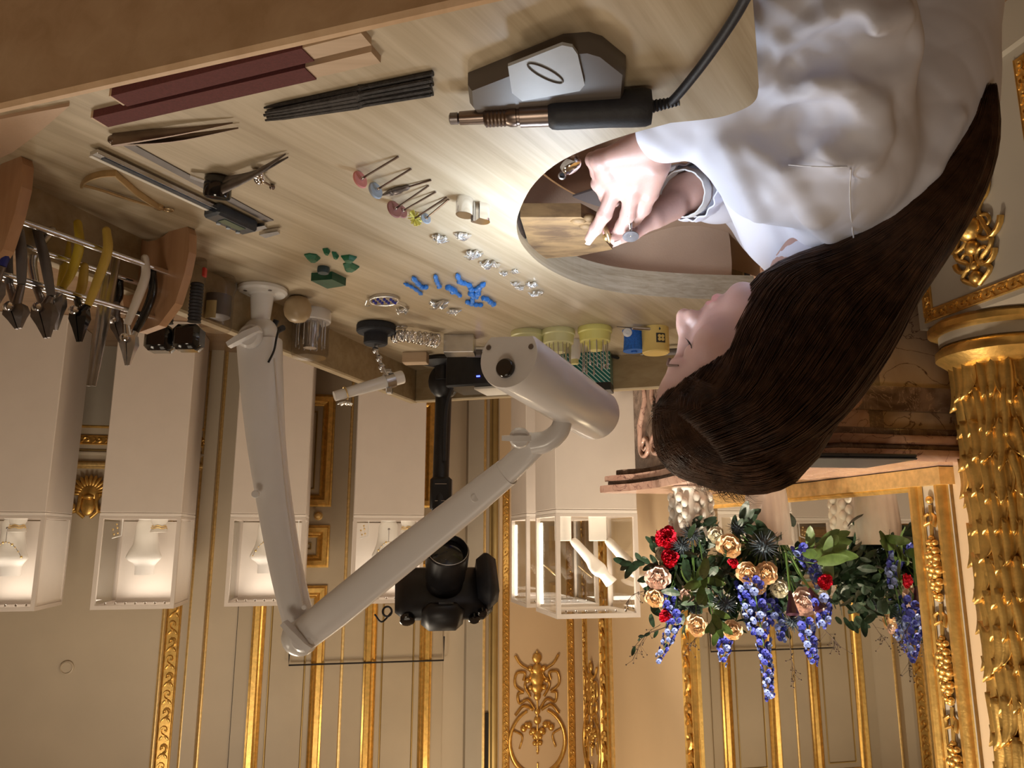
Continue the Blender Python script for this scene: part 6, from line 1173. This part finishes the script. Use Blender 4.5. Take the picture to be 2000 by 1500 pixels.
# ---------------- left hand (far): thumb towards the camera, fingers closed under the work
Wl = D(1352, 374, 1.005); EbL = V(-.385, 1.175, .73)
slh = SDF(snap(Wl - V(.18, .11, .13)), snap(Wl + V(.16, .22, .11)), HB)
slh.cap(EbL, Wl, .036, .0245, .01); lI, lM, lR, lP = D(1266, 398, 1.020), D(1268, 384, 1.035), D(1275, 370, 1.040), D(1285, 358, 1.040)
for q in (lI, lM, lR, lP): slh.cap(Wl, q, .021, .0125, .014)
slh.cap(lI, lP, .013, .012, .012); slh.cap(Wl, D(1282, 420, .992), .020, .0165, .015)
FL = [([D(1318, 402, .995), D(1278, 426, .986), D(1236, 452, .984), D(1203, 467, .982)], [.0190, .0138, .0114, .0088]), ([lI, D(1222, 424, 1.035), D(1198, 445, 1.020), D(1186, 452, 1.006)], [.0110, .0100, .0088, .0070]), ([lM, D(1220, 402, 1.045), D(1196, 425, 1.030), D(1186, 440, 1.015)], [.0112, .0100, .0088, .0070]), ([lR, D(1226, 388, 1.050), D(1202, 405, 1.036), D(1192, 420, 1.024)], [.0106, .0096, .0084, .0068]), ([lP, D(1240, 372, 1.048), D(1218, 384, 1.036), D(1208, 394, 1.028)], [.0096, .0086, .0076, .0062])]
for pts, rs in FL:
    slh.chain(pts, rs, .007, .002)
    for q, r in zip(pts[1:-1], rs[1:-1]): slh.ell(q, (r * 1.04,) * 3, None, .004)
q = FL[0][0][2]; d_ = nrm(FL[0][0][3] - FL[0][0][1]); n_ = nrm(EYE - q)
for w_ in (-.004, -.001, .002): slh.cap(q + n_ * .0122 + d_ * w_ - np.cross(d_, n_) * .006, q + n_ * .0122 + d_ * w_ + np.cross(d_, n_) * .006, .0006, .0006, .0012, True)
# join into the one body mesh: shoulders, upper arms and both hands in one field
for s_, e_ in ((1, EbR), (-1, EbL)): q_ = NB + br * (s_ * .14) - ZV * .07; sd.cap(V(-.475, .93, .84), q_, .06, .045, .03); sd.cap(q_, e_, .043, .036, .02)
for q_ in (sr, slh):
    a0 = np.rint((q_.lo - sd.lo) / HB).astype(int); f0 = np.maximum(a0, 0); f1 = np.minimum(a0 + q_.n, sd.n); A = tuple(slice(f0[i], f1[i]) for i in range(3)); B = tuple(slice(f0[i] - a0[i], f1[i] - a0[i]) for i in range(3)); sd.F[A] = np.minimum(sd.F[A], q_.F[B])
sd.F[0] = sd.F[-1] = 1; sd.F[:, 0] = sd.F[:, -1] = 1; sd.F[:, :, 0] = sd.F[:, :, -1] = 1
vs, qs, ms = [], [], []; n0 = 0
for k_, s_ in enumerate((sd,)):
    a_, b_ = s_.net()
    for _ in range(2):
        acc = np.zeros_like(a_); cn = np.zeros(len(a_))
        for i in range(4): np.add.at(acc, b_[:, i], a_[b_[:, (i + 1) % 4]]); np.add.at(cn, b_[:, i], 1); np.add.at(acc, b_[:, (i + 1) % 4], a_[b_[:, i]]); np.add.at(cn, b_[:, (i + 1) % 4], 1)
        a_ = .55 * a_ + .45 * acc / np.maximum(cn, 1)[:, None]
    mi = np.zeros(len(b_), np.int32)
    if k_ == 0:
        c = a_[b_].mean(1) - Hc; cf, cr_, cu_ = c @ hf, c @ hrr, c @ hu; mi[(cf > .086) & (np.abs(cr_) < .024 - np.abs(cu_ + .0748) * .9) & (cu_ < -.0655) & (cu_ > -.0855)] = 1
    vs.append(a_); qs.append(b_ + n0); ms.append(mi); n0 += len(a_)
vs = np.concatenate(vs); qs = np.concatenate(qs); ms = np.concatenate(ms); vs = vs - np.array(person.location)
me = bpy.data.meshes.new('body'); me.vertices.add(len(vs)); me.vertices.foreach_set('co', vs.astype(np.float32).ravel()); me.loops.add(qs.size); me.loops.foreach_set('vertex_index', qs.astype(np.int32).ravel()); me.polygons.add(len(qs)); me.polygons.foreach_set('loop_start', np.arange(0, qs.size, 4, dtype=np.int32))
me.polygons.foreach_set('use_smooth', np.ones(len(qs), bool)); me.materials.append(M['skin']); me.materials.append(M['lip']); me.polygons.foreach_set('material_index', ms); me.update(calc_edges=True); me.validate()
body = bpy.data.objects.new('body', me); COL.objects.link(body); body.parent = person
# nails
def nail(tip, prev, r, side):
    d = nrm(tip - prev); n = nrm(side - d * np.dot(side, d)); s = np.cross(d, n); G = []
    for u in np.linspace(-.55, .95, 6): G.append([tip + d * (r * u) + n * (r * (.99 - .10 * u * u)) * math.cos(a) + s * (r * .99 * math.sin(a)) for a in np.linspace(-.62, .62, 6)])
    MB().sheet(G, .0004).build('fingernail', 'nail', body, 60)
nail(FR[0][0][3], FR[0][0][2], .0068, nrm(EYE - FR[0][0][3]) * .4 + ZV); nail(FR[1][0][3], FR[1][0][2], .0073, nrm(EYE - FR[1][0][3]) * .6 + ZV); nail(FL[0][0][3], FL[0][0][2], .0091, ZV + V(0, -.3, 0)); nail(FR[4][0][3], FR[4][0][2], .0082, nrm(EYE - FR[4][0][3]))
# brows, lids, lashes
for s_ in (-1, 1):
    bp_ = sd.push(spline([HP(.100, s_ * .011, .0205), HP(.097, s_ * .020, .0255), HP(.090, s_ * .036, .0270), HP(.078, s_ * .049, .021)], 16), .0003); mb = MB(); mb.tube(bp_, np.linspace(.0032, .0011, len(bp_)), 6); mb.build('eyebrow', 'brow', body, 60)
    mb = MB()
    for i in range(13):
        a = -1 + 2 * i / 12; p = sd.push(HP(.0855 - .010 * a * a, s_ * (.031 + .0135 * a), -.0095 + .0015 * a * a)[None], .0002)[0]; d = nrm(hf * .9 + hrr * s_ * (.55 * a + .15) - hu * .55); mb.tube([p, p + d * .006, p + d * .011 + hu * .002], [.00055, .0004, .0001], 4)
    mb.tube(sd.push(spline([HP(.0740, s_ * .0165, -.0085), HP(.0848, s_ * .027, -.0105), HP(.0848, s_ * .035, -.0105), HP(.0735, s_ * .0455, -.007)], 12), .0002), .0007, 5); mb.build('eyelashes', 'lash', body, None, kind='stuff')
# ---------------- shirt
Rsh = NB + br * .168 - ZV * .050; Lsh = NB - br * .168 - ZV * .050
ss = SDF((-.72, .52, .44), (-.13, 1.34, 1.02), .0042)
RB = np.array([bf, br, ZV])
ss.ell(V(-.475, .932, .80), (.118, .172, .175), RB, .05); ss.ell(V(-.505, .912, .60), (.130, .165, .20), RB, .06); ss.ell(V(-.505, .925, .76), (.105, .150, .16), RB, .05)
ss.cap(Rsh, Lsh, .060, .060, .05); ss.cap(NB - ZV * .03, NB + V(.010, .003, .012), .070, .062, .03)
ss.chain([Rsh, V(-.345, .715, .815), EbR, EbR * .45 + Wr * .55, Wr - (Wr - EbR) * .02], [.064, .066, .064, .052, .036], .05, .03)
ss.chain([V(-.36, .80, .83), D(1500, 330, .84), D(1440, 285, .80)], [.06, .05, .042], .05, .04); ss.cap(D(1530, 430, .99), D(1470, 330, .93), .06, .05, .06)
ss.chain([Lsh, V(-.425, 1.15, .81), EbL, EbL * .45 + Wl * .55, Wl - nrm(Wl - EbL) * .022], [.064, .062, .060, .050, .036], .05, .03)
for pxs, r in (([(1500, 196), (1545, 172), (1600, 164), (1660, 178), (1700, 215), (1708, 262), (1696, 312)], .013), ([(1478, 150), (1520, 100), (1560, 70), (1620, 40), (1680, 32)], .012), ([(1500, 235), (1512, 300), (1548, 352), (1590, 420), (1620, 460)], .010), ([(1420, 290), (1455, 350), (1480, 420), (1512, 500)], .009), ([(1655, 300), (1645, 275), (1655, 245), (1640, 220)], .010), ([(1530, 330), (1600, 318), (1690, 326)], .007), ([(1640, 250), (1625, 290), (1640, 318)], .008), ([(1470, 290), (1520, 380), (1555, 470)], .008), ([(1750, 420), (1820, 330), (1870, 230)], .007), ([(1700, 60), (1760, 30), (1840, 20)], .012), ([(1490, 60), (1510, 20), (1540, -10)], .010)):
    P = [ss.hit(x, y) for x, y in pxs]; P = [q for q in P if q is not None]
    for i in range(len(P) - 1):
        if np.linalg.norm(P[i + 1] - P[i]) < .09: ss.cap(P[i], P[i + 1], r, r, .016)
for pxs, r in (([(1560, 120), (1620, 95), (1660, 70)], .011), ([(1560, 225), (1620, 235), (1650, 280)], .009), ([(1500, 395), (1530, 450), (1550, 500)], .007), ([(1700, 120), (1780, 105), (1860, 120)], .012), ([(1440, 400), (1480, 470)], .007), ([(1500, 260), (1540, 300)], .006)):
    P = [ss.hit(x, y) for x, y in pxs]; P = [q for q in P if q is not None]
    for i in range(len(P) - 1):
        if np.linalg.norm(P[i + 1] - P[i]) < .09: ss.cap(P[i], P[i + 1], r, r, .022, True)
def folds(v):
    p = v * 1.0
    def n3(s_, o): return np.sin(p @ V(31, 17, 23) * s_ + o) * np.sin(p @ V(-19, 29, 13) * s_ + 1.3 * o) * np.sin(p @ V(11, -23, 27) * s_ + 2.1 * o)
    dE = np.linalg.norm(p - EbR, axis=1); w_ = np.exp(-(dE / .16) ** 2); dS = np.linalg.norm(p - Lsh, axis=1)
    am = .0008 + .0014 * w_; ax = nrm(Wr - EbR); t_ = (p - EbR) @ ax
    dd = am * (n3(1.0, .4) + .6 * n3(2.1, 1.7)) + .0028 * w_ * np.sin(t_ * 150 + 2.5 * np.sin(p @ V(20, 31, 12)))
    for dv_, fr0, am0 in ((V(.55, -.3, .78), 62, .0032), (V(-.2, .5, .84), 48, .0026), (V(.8, .5, .3), 75, .0018)): dd = dd + am0 * (np.abs(np.sin(p @ dv_ * fr0 + 1.6 * np.sin(p @ V(9, 13, 7)) + 1.1 * np.sin(p @ V(-17, 8, 15)))) ** .6 - .7) * (.12 + .88 * np.exp(-(dE / .22) ** 2))
    c = V(-.45, .92, 0); out = p - c; out[:, 2] *= .2; out /= np.linalg.norm(out, axis=1, keepdims=True) + 1e-9
    return v + out * dd[:, None]
shirt = sdf_object(ss, 'shirt', 'shirt', person, None, 2, folds)
def seam(pxs, r=.0009):
    P = [ss.hit(x, y) for x, y in pxs]; P = [q + nrm(EYE - q) * .0035 for q in P if q is not None]
    if len(P) > 2: mb = MB(); mb.tube(spline(P, 30), r, 6); mb.build('seam', 'seam_white', shirt, 60)
seam([(1662, 330), (1660, 370), (1662, 420), (1668, 470)]); seam([(1540, 322), (1570, 324), (1610, 326), (1655, 326)], .0007)
# collar and elastic cuffs
def cuff(c, ax, r, l_, name, m='shirt', wav=0.0, nn=40):
    ax = nrm(ax); x_, y_, _ = basis(ax); G = []
    for t_, k in ((-l_ / 2, 1.0), (-l_ / 4, 1.04), (0, 1.05), (l_ / 4, 1.04), (l_ / 2, 1.0)): G.append([c + ax * t_ + (x_ * math.cos(a) + y_ * math.sin(a)) * (r * k * (1 + wav * math.sin(a * 13 + t_ * 60))) for a in np.linspace(0, 2 * math.pi, nn)])
    return MB().sheet(G, .002).build(name, m, shirt, 60)
axl = Wl - EbL; cuff(Wl + nrm(axl) * .024, axl, .0325, .026, 'elastic_cuff', 'elastic', .015); cuff(Wl - nrm(axl) * .006, axl, .0395, .038, 'gathered_sleeve', 'shirt', .05, 80)
axr = Wr - EbR; cuff(Wr - nrm(axr) * .016, axr, .0335, .024, 'elastic_cuff', 'elastic', .015)
cn = nrm(HP(-.03, 0, -.05) - NB); cuff(NB + cn * .030, cn, .066, .036, 'collar', 'shirt')
# ---------------- trousers and stool below the bench
st = SDF((-.66, .66, .02), (.12, 1.30, .62), .008); hip = V(-.50, .91, .50)
st.ell(hip, (.13, .17, .10), RB, .04)
for s_ in (-1, 1): k0 = hip + br * s_ * .09; k1 = k0 + bf * .38 + br * s_ * .03 - ZV * .01; k2 = k1 - ZV * .435 - bf * .02; st.chain([k0, k1, k2], [.085, .062, .048], .04, .03); st.cap(k2 - ZV * .01 + V(0, 0, -.0), k2 + bf * .14 - ZV * .015, .038, .032, .02)
sdf_object(st, 'trousers', 'trousers', person, None, 2)
sp_ = V(-.50, .91, 0); stool = thing('stool', 'plain round work stool under the seated woman', 'stool', sp_); mb = MB(); mb.lathe([(.17, .36), (.18, .37), (.18, .40), (.165, .412), (0, .415)], sp_, ZV, 32); mb.build('seat', 'black_rubber', stool, 40); mb = MB(); mb.tube([sp_ + ZV * .03, sp_ + ZV * .365], .025, 16); mb.build('post', 'steel', stool, 40); mb = MB(); mb.lathe([(.2, 0), (.2, .012), (.05, .03), (0, .03)], sp_, ZV, 32); mb.build('base', 'steel', stool, 40)
# ---------------- hair
ST = [(1300, 800, 1410, 922, .972, .074), (1376, 748, 1522, 888, .955, .088), (1418, 645, 1628, 818, .945, .090), (1488, 540, 1718, 702, .925, .080), (1612, 496, 1782, 584, .885, .058), (1738, 422, 1846, 476, .850, .040), (1838, 338, 1900, 372, .835, .030), (1898, 258, 1930, 272, .835, .018), (1930, 172, 1937, 172, .835, .005)]
fa, fb, fd = [], [], []
for x0, y0, x1, y1, Yc, dY in ST:
    h_ = ss.hit((x0 + x1) / 2, (y0 + y1) / 2); 
    if h_ is not None: Yc = min(Yc, h_[1] - dY * .35)
    fa.append(D(x0, y0, Yc)); fb.append(D(x1, y1, Yc)); fd.append(dY)
NT = 49; A_ = spline(fa, NT - 1); B_ = spline(fb, NT - 1); NT = len(A_); DY = np.interp(np.linspace(0, 8, NT), range(9), fd); Cn = (A_ + B_) / 2; Hx = (B_ - A_) / 2
vd = np.array([0, -1.0, .12]); vd /= np.linalg.norm(vd)
def hairpt(i, ph, rho): return Cn[i] + Hx[i] * (math.cos(ph) * rho) + vd * (DY[i] * math.sin(ph) * rho)
sh = SDF((-.70, .72, .60), (-.17, 1.10, 1.29), .0035)
for i in range(0, NT - 1):
    for a, rr in ((0, .55), (-.5, .5), (.5, .5), (-.8, .3), (.8, .3)):
        w0 = np.linalg.norm(Hx[i]) * (1 - abs(a)) * .9 + .004; r0 = max(.003, min(DY[i] * .85, w0 + .012) * (.8 if abs(a) < .6 else .6)); w1 = np.linalg.norm(Hx[i + 1]) * (1 - abs(a)) * .9 + .004; r1 = max(.003, min(DY[i + 1] * .85, w1 + .012) * (.8 if abs(a) < .6 else .6))
        sh.cap(Cn[i] + Hx[i] * a, Cn[i + 1] + Hx[i + 1] * a, r0 * .92, r1 * .92, .004)
sh.ell(HP(-.014, 0, .030), (.103, .084, .092), RH, .03)
# keep the face clear of the hair mass
sh.ell(HP(.118, .0, -.035), (.085, .12, .098), RH, .02, True)
hair = sdf_object(sh, 'hair', 'hair', person, None, 2)
mbs = [MB(), MB()]; hr_ = random.Random(5); QUEUE = []
segs = list(range(0, NT, 2)); 
if segs[-1] != NT - 1: segs.append(NT - 1)
for s_ in range(2300):
    ph = hr_.uniform(-.15, math.pi + .15) if s_ % 6 else hr_.uniform(0, 2 * math.pi); rho = hr_.uniform(.93, 1.04); j0 = hr_.choice((0, 0, 2, 4)); j1 = len(segs) - hr_.choice((0, 1, 1, 2, 3, 5)); dphi = hr_.uniform(-.25, .25); wv = hr_.uniform(0, 6.28); pts = []
    for k, i in enumerate(segs[j0 // 2: j1]):
        t_ = i / NT; pts.append(hairpt(i, ph + dphi * t_ + .05 * math.sin(wv + t_ * 7), rho + .02 * math.sin(wv * 2 + t_ * 9) * (1 - t_)) + V(0, 0, .0015 * math.sin(wv + t_ * 12)))
    if len(pts) < 4: continue
    g_ = hr_.uniform(.0002, .0028); r = np.full(len(pts), hr_.uniform(.0004, .0009)); r[-1] = .0001; r[0] = .0003; QUEUE.append((pts, r, g_))
def offface(pts):
    q = np.array(pts) - Hc; f_, r_, u_ = q @ hf, q @ hrr, q @ hu; bad = (f_ > .052) & (u_ < .078 - .25 * np.maximum(0, np.abs(r_) - .04))
    return [p for p, b in zip(pts, bad) if not b]
# crown: strands combed back over the skull from the hairline
for s_ in range(2200):
    lat = hr_.uniform(-1.0, 1.0); a0 = hr_.uniform(.0, .55); a1 = hr_.uniform(1.9, 2.9); pts = []; k_ = hr_.uniform(.99, 1.03)
    for a in np.linspace(a0 + .25 * abs(lat), a1, 14): c_ = math.sqrt(max(0, 1 - (lat * .94) ** 2)); pts.append(HP(-.014 + .1045 * k_ * math.cos(a) * c_, .086 * k_ * lat, .030 + .0935 * k_ * math.sin(a) * c_))
    pts = offface(pts)
    if len(pts) < 4: continue
    g_ = hr_.uniform(.0002, .0025); r = np.full(len(pts), hr_.uniform(.0004, .0008)); r[0] = .0001; r[-1] = .0002; QUEUE.append((pts, r, g_))
# side strands from the parting down past the temple
for s_ in range(1500):
    a = hr_.uniform(-.15, 1.5); pts = []; k_ = hr_.uniform(.99, 1.035)
    for t_ in np.linspace(hr_.uniform(0, .3), hr_.uniform(1.35, 1.75), 12): pts.append(HP(-.014 + .1045 * k_ * math.cos(a) * math.cos(t_) - .02 * t_, .087 * k_ * math.sin(t_), .030 + .0935 * k_ * math.sin(a + .25) * math.cos(t_) - .016 * t_))
    pts = offface(pts)
    if len(pts) < 4: continue
    g_ = hr_.uniform(.0002, .0025); r = np.full(len(pts), hr_.uniform(.0004, .0008)); r[-1] = .0001; QUEUE.append((pts, r, g_))
allp = np.concatenate([np.array(q_[0]) for q_ in QUEUE]); allg = np.concatenate([np.full(len(q_[0]), q_[2]) for q_ in QUEUE]); allp = sh.push(allp, allg); i0 = 0
for s_, (pts, r, g_) in enumerate(QUEUE): mbs[s_ % 2].tube(allp[i0:i0 + len(pts)], r, 3); i0 += len(pts)
# loose frizz round the crown and along the nape
for s_ in range(950):
    a = hr_.uniform(.3, 2.1); lat = hr_.uniform(-.7, .7); c_ = math.sqrt(1 - lat * lat); p = HP(-.014 + .104 * math.cos(a) * c_, .085 * lat, .030 + .093 * math.sin(a) * c_); n_ = nrm(p - HP(-.03, 0, .03)); t_ = nrm(np.cross(n_, V(hr_.uniform(-1, 1), hr_.uniform(-1, 1), hr_.uniform(-1, 1)))); L_ = hr_.uniform(.010, .030)
    if len(offface([p])) == 0: continue
    mbs[0].tube([p, p + n_ * L_ * .3 + t_ * L_ * .5, p + n_ * L_ * .45 + t_ * L_, p + n_ * L_ * .3 + t_ * L_ * 1.4], [.00026, .00026, .0002, .0001], 3)
for m_ in mbs: m_.build('hair_strands', 'hair', hair, 180, kind='stuff')
# ---------------- work in the hands: ring in progress and the mandrel with its disc
p = D(1186, 456, .985); rgt = thing('ring_in_progress', 'rough golden ring held against the bench pin by both hands', 'ring', p); dd = nrm(V(1, .2, .3)); x_, y_, _ = basis(dd); mb = MB(); mb.tube([p + x_ * (.011 * math.cos(a)) + y_ * (.011 * math.sin(a)) for a in np.linspace(0, 6.283, 24, endpoint=False)], .0032, 8, True); mb.build('band', 'brass', rgt, 60); mb = MB(); mb.ball(p + x_ * .013, (.008, .006, .006), 10, 7); mb.build('bezel', 'gold_ring', rgt, 60)
a, b = D(1230, 432, .955), D(1232, 462, .965); md = thing('grinding_disc', 'small steel grinding disc on a mandrel between the woman\'s fingers', 'grinding disc', a); mb = MB(); mb.tube([a, a + (b - a) * .35, b], [.0036, .0024, .0018], 12); mb.build('mandrel', 'chrome', md, 50); mb = MB(); mb.lathe([(.0105, -.0006), (.011, 0), (.0105, .0006)], b, nrm(V(.05, -.35, 1)), 28); mb.build('disc', 'steel_dark', md, 40)
